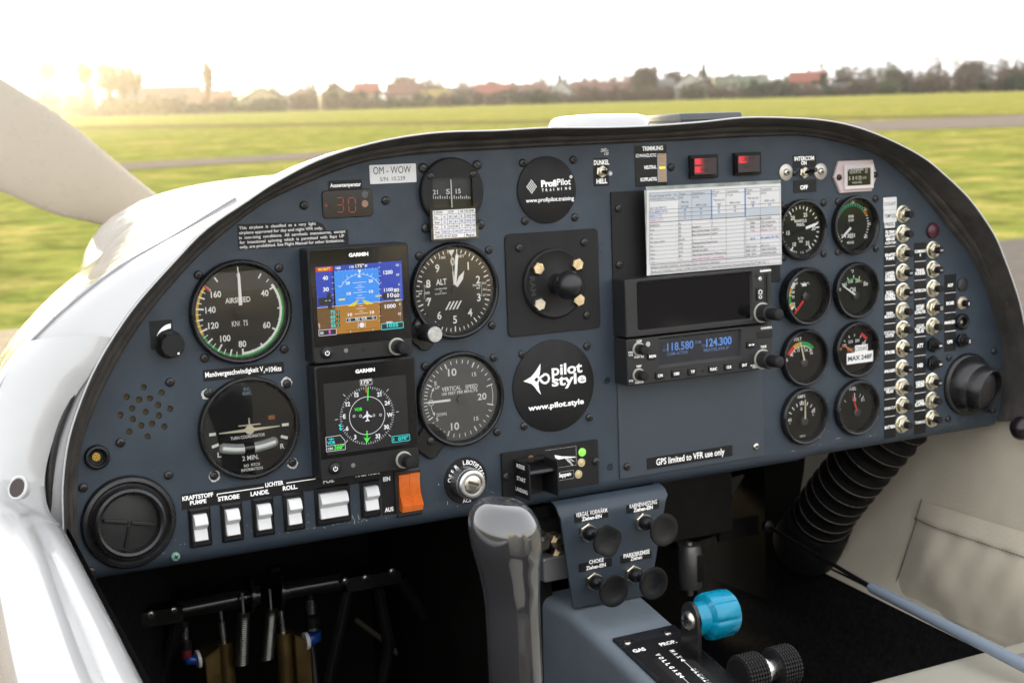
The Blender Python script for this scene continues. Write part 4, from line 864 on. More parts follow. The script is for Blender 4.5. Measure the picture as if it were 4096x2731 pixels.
for k in range(28): y = 375 + k * 20; s.line(E_WHT, 2112 if k % 4 == 0 else 2118, y, 2126, y - 1, .2, 3) if y < 920 else None
s.done()
# horizontal situation display
t, cc, n = display(ZB, 'heading_display', 'lower square display, black with a white compass rose and green course arrow', (1312, 155), (2305, 1098), (1330, 172), (2282, 905), (1505, 1113), (1676, 1083), (1842, 1065), (2150, 1028), ('GARMIN', 1697, 215, 1880, 200, 32))
s = Scr(ZB, t, cc, n)
s.rect(E_BLK, 1395, 318, 2200, 880)
cx, cy = s.q(1808, 615); R = s.q(2063, 603)[0] - cx; b = s.mb(E_WHT); hd = 175
for k in range(72): b.tick(cx, cy, R, R - (3.2 if k % 6 == 0 else 2.3 if k % 2 == 0 else 1.6), k * 5 - hd, .45 if k % 6 == 0 else .32, s.n + .09)
for a in (-45, 45, 90, -90, 135, -135): b.tick(cx, cy, R + 1.5, R + 4.2, a, .4, s.n + .09)
b.arc(cx, cy, 15.4, 15.85, 0, 360, s.n + .09, 60)
for k, ch in ((30, '3'), (60, '6'), (90, 'E'), (120, '12'), (150, '15'), (210, '21'), (240, '24'), (270, 'W'), (300, '30'), (330, '33')):
    a = rad(k - hd); text(b, ch, cx + 20 * sin(a), cy + 20 * cos(a), 3.3, None, s.n + .1, bold=.03)
for x, y in ((1683, 620), (1745, 618), (1870, 612), (1932, 608)): c = s.q(x, y); b.arc(*c, .75, 1.1, 0, 360, s.n + .1)
c = s.q(1808, 618); P = [(0, 4.6), (.7, 3.2), (.8, 1.6), (4.2, -.8), (4.2, -1.6), (.8, -.6), (.6, -3), (1.9, -4), (1.9, -4.6), (0, -4.2)]; P = P + [(-x, y) for x, y in P[::-1]]; b.flat([(c[0] + x, c[1] + y) for x, y in P][::-1], s.n + .12)
s.rect(E_BLK, 1740, 277, 1852, 322, 3); s.frame(E_WHT, 1740, 280, 1853, 320, .3, 4); s.text(E_WHT, '175°', 1750, 318, 1845, 311, 33, 6, .03); s.line(E_WHT, 1788, 326, 1797, 340, .3); s.line(E_WHT, 1806, 325, 1797, 340, .3)
s.line(E_ORG, 1795, 342, 1797, 398, .7, 5); s.line(E_GRN, 1815, 357, 1811, 475, 1.1, 6); s.line(E_GRN, 1805, 757, 1805, 835, 1.0, 5); s.poly(E_GRN, [(1772, 818), (1805, 832), (1838, 815), (1804, 872)], 6)
s.text(E_GRN, 'VOR', 1688, 573, 1762, 567, 28, 5); s.poly(E_CYN, [(1535, 700), (1555, 697), (1562, 715), (1556, 725), (1573, 748), (1552, 755), (1546, 735), (1550, 722)], 5)
s.poly(E_BLK, [(1418, 820), (1555, 798), (1598, 850), (1602, 935), (1425, 955)], 3)
for a in ((1418, 820, 1555, 799), (1555, 799, 1598, 850), (1598, 850, 1602, 932), (1418, 820, 1425, 955), (1425, 955, 1602, 932), (1421, 903, 1600, 880)): s.line(E_WHT, *a, .35, 4)
s.text(E_CYN, 'VOR', 1432, 888, 1508, 880, 30, 5); s.line(E_CYN, 1442, 838, 1495, 832, .7, 5); s.poly(E_CYN, [(1465, 820), (1478, 833), (1470, 848), (1460, 850), (1466, 835)], 5)
s.text(E_WHT, 'CRS', 1435, 938, 1486, 933, 20, 5); s.text(E_GRN, '360°', 1497, 935, 1592, 922, 34, 5, .03)
s.rect(E_BLK, 2040, 812, 2208, 845, 2); s.frame(E_CYN, 2040, 812, 2208, 846, .5, 4); s.text(E_CYN, '070°', 2098, 848, 2195, 837, 32, 5); s.poly(E_CYN, [(2052, 825), (2063, 823), (2058, 838), (2063, 852), (2052, 854)], 5)
s.done()

# ================================================================ radios
D = 22.0
x0, y0, x1, y1 = rect_of(ZL, 285, 200, 1966, 690, D); y0 = ZL(295, 862, D)[1]; cc = ((x0 + x1) / 2, y0)
t = thing('navigation_unit', 'wide navigation unit with dark blank screen below the checklist card', 'navigation unit', *cc)
sx0, sy0, sx1, sy1 = rect_of(ZL, 425, 235, 1722, 635, D - 1); 
X0, X1, Y0, Y1 = x0 - cc[0], x1 - cc[0], 0, y1 - y0; a0, b0, a1, b1 = sx0 - cc[0], sy0 - cc[1], sx1 - cc[0], sy1 - cc[1]
m = MB(); o8, i8 = rrect(X0, Y0, X1, Y1, 1.5, 4), rrect(a0 - 1.6, b0 - 1.6, a1 + 1.6, b1 + 1.6, 2.5, 4); j8 = rrect(a0, b0, a1, b1, 1.5, 4)
m.rings([[(*p, .05) for p in o8], [(*p, D - .9) for p in o8], [(*p, D) for p in inset(o8, .9)], [(*p, D) for p in i8], [(*p, D - 2.2) for p in j8]], True, False, False); m.build('housing', UNIT2, t, 30)
m = MB(); m.rect(a0 - .2, b0 - .2, a1 + .2, b1 + .2, D - 2.1); m.build('screen_glass', SCRG, t)
w = txt(cc); tz(w, ZL, 'GARMIN', 1825, 108, 1950, 98, 22, n=D + .1, bold=.03)
Q = lambda x, y, z=D: (ZL(x, y, z)[0] - cc[0], ZL(x, y, z)[1] - cc[1])
w.build('lettering', WHITE, t)
p = Q(1780, 153); q2 = Q(1828, 188); m = MB(); m.disc(*p, 1.7, D + .05, 16); m.build('sensor_hole', INKD, t); m = MB(); m.lathe([(2.1, D), (1.5, D + .5)], 18, *q2); m.build('light_sensor', ALU, t)
a = Q(1868, 128); b = Q(1925, 450); m = MB(); m.rbox(a[0], b[1], b[0], a[1], D - .4, D + .08, 2, 0); m.build('card_slot', INKD, t); m = MB(); a = Q(1897, 150); b = Q(1920, 440); m.rbox(a[0], b[1], b[0], a[1], D, D + .9, .8, .2); m.build('memory_card', BLACK, t)
a = Q(1778, 290); b = Q(1853, 425); m = MB(); m.rbox(a[0], b[1], b[0], a[1], D, D + 1.4, 1.5, .4); m.build('home_button', BLACK, t, 30)
cx, cy = (a[0] + b[0]) / 2 + .3, (a[1] + b[1]) / 2; m = MB(); m.line(cx - 2.4, cy + 2.2, cx, cy + 4.2, .6, D + 1.5); m.line(cx + 2.4, cy + 2.2, cx, cy + 4.2, .6, D + 1.5)
for xx in (-1.6, 1.6): m.line(cx + xx, cy + .4, cx + xx, cy + 2.6, .6, D + 1.5)
m.line(cx - 2.4, cy + .2, cx + 2.4, cy + .2, .4, D + 1.5); m.arc(cx, cy - 2.6, 1.3, 1.9, 40, 320, D + 1.5); m.line(cx, cy - 2.2, cx, cy - .6, .5, D + 1.5); m.build('button_symbol', WHITE, t)
p = Q(1845, 570); knob_dual(t, *p, D, 8.0, 13, 5.6, 14)
# com / nav radio
x0, y1 = ZL(305, 882, D); x1 = ZL(1970, 705, D)[0]; y0 = ZL(318, 1412, D)[1]; cc = ((x0 + x1) / 2, y0)
t = thing('radio', 'radio with blue frequencies 118.580 and 124.300 and a row of keys', 'radio', *cc)
X0, X1, Y0, Y1 = x0 - cc[0], x1 - cc[0], 0, y1 - y0
Q = lambda x, y, z=D: (ZL(x, y, z)[0] - cc[0], ZL(x, y, z)[1] - cc[1])
a = Q(685, 880); b = Q(1600, 1060); o8 = rrect(X0, Y0, X1, Y1, 1.5, 4); i8 = rrect(a[0] - 1.5, b[1] - 2.6, b[0] + 1.5, a[1] + 1.5, 1, 4); j8 = rrect(a[0], b[1], b[0], a[1], .6, 4)
m = MB(); m.rings([[(*p, .05) for p in o8], [(*p, D - .9) for p in o8], [(*p, D) for p in inset(o8, .9)], [(*p, D) for p in i8], [(*p, D - 2.5) for p in j8]], True, False, False); m.build('housing', UNIT2, t, 30)
m = MB(); m.rect(a[0] - .2, b[1] - .2, b[0] + .2, a[1] + .2, D - 2.4); m.build('screen_glass', E('scr_lcd', (.004, .005, .013)), t)
E_FREQ, E_FRQ2 = E('scr_freq', (.10, .25, .62)), E('scr_freq_dim', (.10, .17, .32))
w = txt(cc); tz(w, ZL, '118.580', 768, 1010, 1066, 975, 88, n=D - 2.3, bold=.01); tz(w, ZL, '124.300', 1212, 960, 1502, 925, 84, n=D - 2.3, bold=.01); w.build('screen_frequency', E_FREQ, t)
w = txt(cc)
for q_ in (('ACT', 715, 1012, 762, 1008, 24), ('COM', 1082, 926, 1152, 918, 30), ('STB', 1160, 962, 1205, 956, 22), ('COM ACTIVE', 765, 1062, 1000, 1036, 34), ('BRATISLAVA 0°', 1183, 1018, 1478, 985, 36)): tz(w, ZL, *q_, n=D - 2.3, bold=0)
w.build('screen_lettering', E_FRQ2, t)
w = txt(cc)
for q_ in (('GARMIN', 1835, 762, 1958, 750, 24), ('COM', 417, 908, 474, 903, 22), ('PWR', 325, 1038, 378, 1032, 20), ('VOL', 325, 1068, 380, 1062, 22), ('PUSH SQ', 393, 1092, 498, 1080, 22), ('NAV', 418, 1195, 474, 1188, 24), ('VOL', 330, 1362, 383, 1355, 22), ('PUSH ID', 402, 1382, 497, 1370, 20), ('TUNE', 1832, 976, 1898, 968, 26), ('PUSH', 1720, 1186, 1780, 1180, 20), ('CRSR', 1740, 1206, 1798, 1200, 20)): tz(w, ZL, *q_, n=D + .1, bold=.01)
w.build('lettering', WHITE, t)
for s_, x0_, y0_, x1_, y1_, wd, ht in (('MON', 537, 1025, 640, 1105, .75, 30), ('C/N', 625, 1243, 727, 1328, .55, 28), ('OBS', 812, 1222, 912, 1305, .65, 30), ('T/F', 997, 1200, 1097, 1282, .45, 28), ('FUNC', 1235, 1172, 1332, 1252, .8, 30), ('CLR', 1412, 1148, 1508, 1228, .6, 30), ('ENT', 1590, 1127, 1686, 1205, .58, 30), ('', 1668, 895, 1765, 975, 0, 0)):
    a, b = Q(x0_, y0_ + 6), Q(x1_, y1_ - 6); m = MB(); m.rbox(a[0], b[1], b[0], a[1], D, D + 1.6, 1.4, .45); k = m.build('key', BLACK, t, 30)
    m = MB(); mx, my = (a[0] + b[0]) / 2, (a[1] + b[1]) / 2
    if s_: text(m, s_, mx, my, 2.4, (b[0] - a[0]) * wd, D + 1.7, bold=.02)
    else:
        m.line(mx - 2, my, mx + 2, my, .6, D + 1.7)
        for sg in (-1, 1): m.flat([(mx + sg * 1.6, my - 1.3), (mx + sg * 3.4, my), (mx + sg * 1.6, my + 1.3)][::sg], D + 1.7)
    m.build('key_lettering', WHITE, k)
for x, y in ((437, 985), (437, 1280)): p = Q(x, y); knob_dual(t, *p, D, 4.6, 5.5, 4.3, 6.5)
p = Q(1850, 1100); knob_dual(t, *p, D, 8.0, 13, 5.6, 14)
p = Q(548, 930); m = MB(); m.disc(*p, 2.4, D + .06, 20); m.build('light_sensor', mat('sensor_pale', (.4, .4, .4), .4), t)
p = Q(1167, 1235); m = MB(); m.disc(*p, 1.6, D + .06, 16); m.build('screw_hole', INKD, t)
a, b = Q(1788, 790), Q(1970, 850); m = MB(); m.rbox(a[0], b[1], b[0] - .4, a[1], D, D + .5, .5, .2); m.build('card_door', BLACK, t)

# ================================================================ laminated checklist card
NC = 14.0
p = [ZV(*q_, NC) for q_ in ((112, 150), (2245, 2), (2262, 1320), (150, 1500))]
t = thing('checklist_card', 'laminated white card of cruise settings and speeds above the radios', 'card')
CP = [ZV(*q_, NC) for q_ in ((150, 1500), (2262, 1320), (2245, 55), (145, 165))]
def bow(u, v): return NC - 2.2 * ((u - CP[0][0]) / (CP[1][0] - CP[0][0]) - .5) ** 2 * 2
m = MB(); m.rings([[(x, y, NC - .5) for x, y in CP], [(x, y, NC) for x, y in CP]]); m.build('paper', PAPER, t)
LAM = glass_mat('laminate', (.97, .97, .97), 0.15, 1.45)
LP = [ZV(*q_, NC) for q_ in ((152, 1503), (2264, 1323), (2247, -2), (170, 92), (128, 110), (108, 160))]
m = MB(); m.flat(LP, NC + .5); m.build('laminate', LAM, t)
EDGE = mat('laminate_edge', (.38, .42, .40), .25, var=.3, vs=80)
m = MB(); A_, B_, C_, D_ = ZV(145, 165, NC), ZV(2245, 58, NC), ZV(2245, 2, NC), ZV(130, 108, NC); m.flat([A_, B_, C_, D_], NC - .1); m.flat([ZV(108, 160, NC), ZV(150, 1500, NC), A_][::1], NC - .12); m.build('laminate_margin', EDGE, t)
w = txt(); pb = txt(); pd = txt()
def cl(x0, y0, x1, y1, wd=.2): a, b = ZV(x0, y0, NC), ZV(x1, y1, NC); w.line(*a, *b, wd, NC + .12)
sl = lambda x, y: y - (x - 180) * (.052 + (y - 200) * .0000245)         # rows climb to the right
for y, x0_, x1_ in ((208, 180, 2228), (270, 640, 2228), (338, 185, 640), (478, 185, 2228), (540, 185, 2228), (605, 185, 1690), (672, 185, 2228)): cl(x0_, sl(x0_, y), x1_, sl(x1_, y), .5 if y == 672 else .28)
for k in range(10): y = 740 + k * 63.5; cl(185, sl(185, y), 2240, sl(2240, y))
for y in (1335, 1400, 1470): cl(205, sl(205, y), 2245, sl(2245, y), .45 if y == 1335 else .28)
for x, y0_, y1_ in ((183, 208, 1330), (640, 208, 1335), (848, 208, 1335), (1150, 690, 800), (1172, 690, 800), (1150, 940, 1000), (1384, 208, 1400), (1670, 690, 1335), (1692, 208, 1335), (1922, 208, 1335), (2228, 208, 1335), (208, 1335, 1480), (2245, 1335, 1480)): cl(x, sl(x, y0_), x + 8, sl(x, y1_))
for x0_, x1_ in ((1145, 1172), (1675, 1698)):
    a, b, c_, d = [ZV(*q_, NC) for q_ in ((x0_, sl(x0_, 208)), (x1_, sl(x1_, 208)), (x1_ + 2, sl(x1_, 668)), (x0_ + 2, sl(x0_, 668)))]; pd.flat([d, c_, b, a], NC + .06)
for x0_, y0_, x1_, y1_ in ((648, 210, 1140, 668), (1172, 608, 1690, 668), (1695, 545, 2225, 668), (188, 212, 640, 330)):
    a, b, c_, d = [ZV(*q_, NC) for q_ in ((x0_, sl(x0_, y0_)), (x1_, sl(x1_, y0_)), (x1_, sl(x1_, y1_)), (x0_, sl(x0_, y1_)))]; pb.flat([d, c_, b, a], NC + .05)
pb.build('tinted_cells', mat('paper_tint', (.66, .71, .78), .6), t); pd.build('column_bars', PAPERD, t)
for s_, x, y, x1_ in (('Cruise Settings at ISA.    For', 192, 268, 625), ('+10°C/-10°C +1/-1 in Hg', 195, 322, 578), ('Power', 653, 262, 752), ('55%', 653, 323, 718), ('Consumtion', 860, 262, 1052), ('12 L/h', 862, 325, 960), ('Power', 1183, 258, 1280), ('75%', 1184, 318, 1248), ('Consumtion', 1395, 260, 1582), ('17 L/h', 1396, 322, 1493), ('Power', 1708, 255, 1802), ('95%', 1708, 318, 1770), ('Consumtion', 1930, 256, 2105), ('23 L/h', 1932, 318, 2018),
        ('Mpress', 688, 392, 800), ('(in Hg)', 687, 458, 797), ('RPM x100', 915, 456, 1080), ('Mpress (in', 1195, 390, 1362), ('Hg)', 1248, 456, 1305), ('RPM x100', 1448, 450, 1605), ('Mpress (in', 1730, 390, 1890), ('Hg)', 1783, 456, 1835), ('RPM x100', 1995, 450, 2148), ('ALT (ft) (ISA°C)', 195, 462, 450),
        ('SPEEDS', 193, 735, 345), ('kn', 648, 735, 685), ('Vrot', 193, 805, 265), ('55', 650, 800, 685), ('Rotation', 855, 800, 990), ('Vx', 193, 868, 237), ('57', 650, 862, 685), ('Best Climb Angle, FLAPS 1', 855, 862, 1278), ('Vy', 195, 932, 240), ('65', 650, 926, 685), ('Best Climb Speed CLEAN', 857, 926, 1252), ('Vcruise-climb', 195, 995, 425), ('65-69', 648, 988, 740), ('Va', 197, 1062, 242), ('104', 650, 1055, 707), ('Manouvering Speed max', 860, 1055, 1260), ('Vno', 197, 1125, 268), ('118', 652, 1118, 708), ('Max Cruise', 862, 1118, 1036), ('Vne', 200, 1188, 268), ('161', 652, 1180, 708), ('NEVER EXCEED', 864, 1180, 1106), ('Vfe', 205, 1252, 265), ('81', 652, 1245, 692), ('Max Flaps Extended (White Arc)', 866, 1245, 1390),
        ('FREDA CRUISE CHECKS:  Fuel, Radio, Engine, Direction, Altimeter', 218, 1392, 1292), ('Radio call: D-EDAS is a DV20, 2 POB, LOCATION/ALT, Destination/Intention, Request (Runway/Taxi/Traffic Info ..)', 222, 1458, 2052),
        ('TRANSPONDER CODES', 1700, 735, 2098), ('7000', 1768, 800, 1838), ('VFR conspicuity', 1925, 795, 2165), ('7600', 1768, 862, 1838), ('Radio Kaputt', 1925, 856, 2120), ('VFR Cruise', 1702, 1180, 1868), ('AGL or FL', 1932, 1180, 2070), ('000°-179°', 1706, 1245, 1858), ('1500,3500,5500...', 1937, 1242, 2195), ('180°-359°', 1712, 1308, 1865), ('2500,4500,6500,...', 1940, 1305, 2205)):
    tz(w, ZV, s_, x, sl(x, y), x1_, sl(x1_, y), 32, n=NC + .12, bold=-.001)
w.build('table_print', INK, t)
for col, items in ((INKB, (('0 to 6000 (15°C)', 193, 525, 468), ('24', 727, 520, 762), ('19', 977, 520, 1012), ('25', 1258, 518, 1293), ('22', 1508, 518, 1543), ('28', 1792, 515, 1826), ('24', 2052, 515, 2088), ('1013', 1770, 1055, 1840), ('Alt. setting (for FL)', 1925, 1050, 2212))), (INKC, (('8000 (-1°C)', 193, 590, 383), ('21', 727, 584, 760), ('20', 977, 584, 1012), ('22', 1258, 582, 1293), ('24', 1508, 582, 1543))),
        (INKP, (('10000 (-5°C)', 195, 654, 402), ('20', 727, 648, 762), ('21', 977, 648, 1010), ('7700', 1768, 925, 1838), ('Mayday 121,500', 1925, 920, 2178), ('Vgl', 212, 1315, 262), ('72', 665, 1310, 698), ('Best Glide FLAPS 1 not CLEAN', 868, 1310, 1352)))):
    w = txt()
    for s_, x, y, x1_ in items: tz(w, ZV, s_, x, sl(x, y), x1_, sl(x1_, y), 32, n=NC + .12, bold=.004)
    w.build('coloured_print', col, t)
# ================================================================ switches, breakers, lamps and vents
WPL = mat('rocker_white', (0.66, 0.66, 0.66), 0.35, var=.05, vs=60, rvar=.1)
OPL = mat('rocker_orange', (0.62, 0.13, 0.012), 0.35, rvar=.1, var=.12, vs=90)
def rocker(label, fr, rk, frm=BLACK, colm=None, group='white rocker switches under the panel strip', ribs=False):
    x0, y0, x1, y1 = rect_of(ZF, *fr, 2); cc = ((x0 + x1) / 2, (y0 + y1) / 2); t = thing('rocker_switch', label, 'switch', *cc, 0, group)
    a0, b0, a1, b1 = rect_of(ZF, *rk, 5); a0 -= cc[0]; a1 -= cc[0]; b0 -= cc[1]; b1 -= cc[1]
    o8 = rrect(x0 - cc[0], y0 - cc[1], x1 - cc[0], y1 - cc[1], .8, 3); i8 = rrect(a0 - .7, b0 - .9, a1 + .7, b1 + .9, .4, 3)
    m = MB(); m.rings([[(*p, .05) for p in o8], [(*p, 1.6) for p in o8], [(*p, 3.0) for p in inset(o8, 1.4)], [(*p, 3.0) for p in i8], [(*p, .6) for p in i8]], True, False, True); m.build('frame', frm, t, 25)
    H = b1 - b0
    if not ribs:
        prof = [(b1, .7), (b1, 5.2), (b1 - .04 * H, 6.4), (b1 - .10 * H, 7.6), (b0 + .66 * H, 9.6), (b0 + .62 * H, 9.4), (b0 + .44 * H, 4.8), (b0 + .42 * H, 4.6), (b0 + .03 * H, 6.6), (b0, 6.0), (b0, .7)]
        m = MB(); L = [[(x, y, z) for y, z in prof] for x in (a0, a0 + .25, a1 - .25, a1)]
        for k in (0, 3): L[k] = [(x, y, max(.7, z - .25)) for x, y, z in L[k]]
        m.rings(L); m.build('rocker', colm or WPL, t, 25)
    else:
        for q0, q1 in ((a0, (a0 + a1) / 2 - .12), ((a0 + a1) / 2 + .12, a1)):
            prof = [(b1, .7), (b1, 4.6)]
            for k in range(22):
                f = k / 21; y = b1 - f * H * .98; z = (5.2 + 1.0 * sin(pi * f / .55) * -.9 if f < .55 else 4.9 + (f - .55) / .3 * 5.2 if f < .85 else 10.1 - (f - .85) / .15 * 1.6)
                prof += [(y, z + .28), (y - H * .018, z + .28), (y - H * .022, z - .05), (y - H * .038, z - .05)]
            prof += [(b0 - .3, 7.6), (b0 - .3, .7)]
            m = MB(); m.rings([[(x, y, z) for y, z in prof] for x in (q0, q1)]); m.build('rocker_half', OPL, t)
    return t
rocker('white rocker switch under KRAFTSTOFF PUMPE, leftmost of the row', (124, 440, 354, 772), (172, 497, 312, 722))
rocker('white rocker switch under STROBE, second of the row', (427, 393, 652, 722), (475, 448, 613, 670))
rocker('white rocker switch under LANDE., third of the row', (723, 343, 944, 670), (772, 400, 909, 617))
rocker('white rocker switch under ROLL., fourth of the row', (1015, 293, 1228, 620), (1062, 350, 1195, 568))
rocker('wide white rocker switch under POS.', (1313, 240, 1661, 546), (1362, 300, 1628, 492))
rocker('narrow white rocker switch under HAUPTSCH., nearest the orange one', (1743, 178, 1943, 496), (1788, 232, 1918, 436))
rocker('orange ribbed double rocker switch in a worn black frame', (2066, 80, 2326, 482), (2108, 118, 2318, 425), wear(mat('frame_worn', (0.02, 0.018, 0.018), .5, var=.3, vs=100), (.16, .07, .04), .93, 60), group='orange master switch', ribs=True)

# circuit breakers
def breaker_parts(dark):
    nm = BLACK if dark else NICKEL; P = []
    if not dark: P.append(('washer', MB().lathe([(9.2, .05), (9.2, 1.0), (8.9, 1.2)], 28), NICKEL))
    P.append(('nut', MB().lathe([(7.9, 1.2), (7.9, 4.2), (7.0, 5.0), (5.6, 5.0)], 6, a0=.3), nm))
    P.append(('collar', MB().lathe([(5.4, 5.0), (5.4, 6.4), (4.9, 7.0), (4.2, 7.0)], 24), nm))
    P.append(('button', MB().lathe([(3.7, 6.0), (3.7, 12.6), (3.3, 13.2)], 24), BLACKM)); return P
BP = {}
for dark in (0, 1):
    BP[dark] = []
    for nme, mb, mm in breaker_parts(dark):
        o = mb.build(nme, mm, None, 35); BP[dark].append((nme, o.data)); bpy.data.objects.remove(o)
def breaker(zf, x, y, label, digit=None, dark=0, group=None, rot=0.0):
    p = zf(x, y, 3); t = thing('circuit_breaker', label, 'circuit breaker', *p, 0, group or ('black circuit breakers' if dark else 'push button circuit breakers')); a = random.uniform(0, 1)
    for nme, me in BP[dark]:
        o = bpy.data.objects.new(nme, me); COL.objects.link(o); o.parent = t
        if nme == 'nut': o.rotation_euler[2] = a
    if digit:
        w = txt(); text(w, digit, 0, 0, 3.2, None, 13.3, rot=rot, bold=.004); w.build('rating', WHITE if dark else GREYP, t)
c1 = [(ZM, 1280, 240, 'topmost of the left column beside the white coolant sticker', None), (ZM, 1277, 415, 'beside the ÖLTEMP. KRAFTST MENGE label', None), (ZM, 1277, 590, 'beside the KRAFTST. PUMPE label', None), (ZM, 1275, 765, 'beside the LANDE-SCHEIN-WERFER label', '5'), (ZM, 1275, 938, 'beside the ROLL-SCHEIN-WERFER label', '5'), (ZM, 1273, 1112, 'beside the INNEN-BELEUCHT. label', None),
      (ZN, 1275, 152, 'beside the POSITIONS-LICHTER label', None), (ZN, 1273, 325, 'beside the STROBE label', '5'), (ZN, 1269, 503, 'beside the ANLASSER label', '3'), (ZN, 1269, 672, 'beside the GENERATOR RELAIS label', None), (ZN, 1270, 835, 'beside the GENERATOR label', None), (ZN, 1269, 1005, 'beside the BATTERIE label, lowest of the left column', None)]
for zf, x, y, s_, d in c1: breaker(zf, x, y, 'push button breaker with nickel nut ' + s_, d, rot=-pi / 2)
c2 = [(ZM, 1548, 562, 'beside the COM/NAV 1 label', '5', 0), (ZM, 1548, 738, 'beside the TRANS-PONDER label', '3', 0), (ZM, 1548, 908, 'beside the INTERCOM label', None, 0), (ZM, 1548, 1078, 'beside the AVIONIK HAUPT-SCHALTER label', '25', 0), (ZN, 1543, 125, 'beside the AVIONIK HAUPTSCH. RELAIS label', None, 0), (ZN, 1540, 290, 'beside the ATT label', '5', 1), (ZN, 1540, 455, 'beside the HSI label', '5', 1), (ZN, 1538, 622, 'beside the WENDE-ZEIGER label', '3', 0), (ZN, 1538, 790, 'beside the LANDE-KLAPPEN label', None, 0), (ZN, 1538, 955, 'beside the TRIMMUNG label', None, 0)]
for zf, x, y, s_, d, k in c2: breaker(zf, x, y, ('all-black breaker ' if k else 'push button breaker with nickel nut ') + s_, d, k, rot=-pi / 2)
breaker(ZN, 1800, 250, 'all-black breaker beside the GPS label', '5', 1)
p = ZM(1803, 872, 1); o = tag(place(MB().lathe([(7.4, .05), (7.4, 1.3), (6.9, 1.7)], 32).build('hole_plug', mat('plug_dark', (0.022, 0.022, 0.026), .5), None, 40), *p), 'flat dark plug closing the hole beside the ADF label', 'plug')
p = ZM(1538, 388, 2); o = tag(place(MB().lathe([(7.9, .05), (7.9, 2.2), (6.8, 3.2), (3, 3.8), (.01, 4)], 32, cap1=False).build('warning_lamp', mat('lamp_maroon', (0.055, 0.010, 0.020), .3), None, 50), *p), 'unlit maroon round lamp right of the coolant stickers', 'lamp')
p = ZM(1805, 1040, 2); t = thing('push_switch', 'small push switch with pale ring beside the BOSE label', 'switch', *p)
MB().lathe([(7.2, .05), (7.2, 1.6), (6.4, 2.4), (5.2, 3.4), (4.6, 3.4)], 28).build('ring', mat('switch_ring', (.50, .42, .33), .35, metal=.6), t, 40); MB().lathe([(3.6, 3.2), (3.6, 9.5), (3.1, 10.2)], 24).build('button', BLACK, t, 40)
w = txt(); w.rect(-.5, -1.6, .5, 1.6, 10.3); w.build('white_mark', WHITE, t)
p = ZM(1803, 1207, 3); t = thing('jack_socket', 'black jack socket with gold contact beside the MARKER label', 'socket', *p)
MB().lathe([(8.6, .05), (8.6, 3), (7.8, 4.4), (6.2, 5), (5.0, 4.4), (4.6, .6)], 30).build('collar', BLACK, t, 40); MB().disc(0, 0, 4.8, .5, 24).build('bore', INKD, t); MB().lathe([(1.6, .5), (1.6, 2.6)], 16, -1.6, 0).build('contact', BRASS, t)
p = ZD(425, 290, 3); t = thing('headset_socket', 'round black headset socket with gold pin face left of the panel', 'socket', *p)
MB().lathe([(9.6, .05), (9.6, 2.6), (8.8, 4.2), (7.4, 4.6), (6.6, 4.0), (6.2, 2.6), (5.6, 3.2), (5.0, 2.8), (4.6, .8)], 36).build('collar', BLACK, t, 35); MB().disc(0, 0, 4.8, .6, 24).build('bore', INKD, t)
MB().lathe([(3.3, .6), (3.3, 2.0), (3.0, 2.2)], 24, -.6, .2).build('pin_face', mat('gold', (.62, .40, .10), .3, metal=1), t)
w = txt()
for k in range(7): a = k * pi / 3; r = 2.0 if k < 6 else 0; w.disc(-.6 + r * cos(a), .2 + r * sin(a), .42, 2.25, 10)
w.build('pin_hole', INKD, t)
# dimmer knob
p = ZC(1395, 515, 0); t = thing('dimmer_knob', 'ribbed black rotary knob with white mark beside the crescent placard', 'knob', *p)
MB().lathe([(11.2, .05), (11.2, 1.4), (9.8, 2.2), (9.4, 9), (9.0, 13), (8.4, 13.6)], 40, gear=lambda i, k: 1 + (.035 * (i % 4 < 2) if k > 1 else 0)).build('knob_body', BLACKM, t)
w = txt(); w.rect(3.0, -7.2, 4.4, -5.6, 13.7); w.build('white_mark', WHITE, t)
# toggle switches
def toggle(zf, x, y, label, tipx, tipy, h=14, tipm=None):
    p = zf(x, y, 2); t = thing('toggle_switch', label, 'switch', *p, 0)
    MB().lathe([(5.9, .05), (5.9, 2.4), (5.2, 3.0), (4.0, 3.0)], 6, a0=.4).build('nut', NICKEL, t); MB().lathe([(3.8, 3.0), (3.8, 5.0), (3.0, 5.4), (2.3, 4.2)], 20).build('bushing', NICKEL, t, 40)
    MB().tube([(0, 0, 3.6), (tipx * .5, tipy * .5, 3.6 + h * .5), (tipx, tipy, 3.6 + h)], [1.4, 1.9, 2.4], 14).build('lever', BLACK, t, 50)
    if tipm: MB().tube([(tipx * .93, tipy * .93, 3.6 + h * .93), (tipx * 1.06, tipy * 1.06, 3.6 + h * 1.06)], [2.5, 1.7], 14).build('lever_tip', tipm, t, 50)
toggle(ZK, 195, 338, 'toggle switch with hex nut and pale lever tip between DUNKEL and HELL', 1.0, -1.8, 11, mat('tip_pale', (.5, .5, .5), .3))
toggle(ZK, 1662, 345, 'black toggle switch between two round washers under INTERCOM ON', 2.0, 2.6, 13)
for x, y, s_ in ((1533, 343, 'left'), (1783, 337, 'right')):
    p = ZK(x, y, 2); t = thing('washer_screw', f'pale round washer and cross screw on the {s_} of the intercom switch', 'screw', *p, 0, 'washers beside the intercom switch')
    MB().lathe([(8.0, .05), (8.0, 1.0), (7.6, 1.3)], 32).build('washer', mat('washer_pale', (.48, .45, .40), .4, metal=.7, rvar=.1), t, 40); screw(0, 0, 1.2, SSTL, t, 'screw_head', .95)
for x, y in ((1602, 345), (1715, 340)): screw(*ZK(x, y, 2))
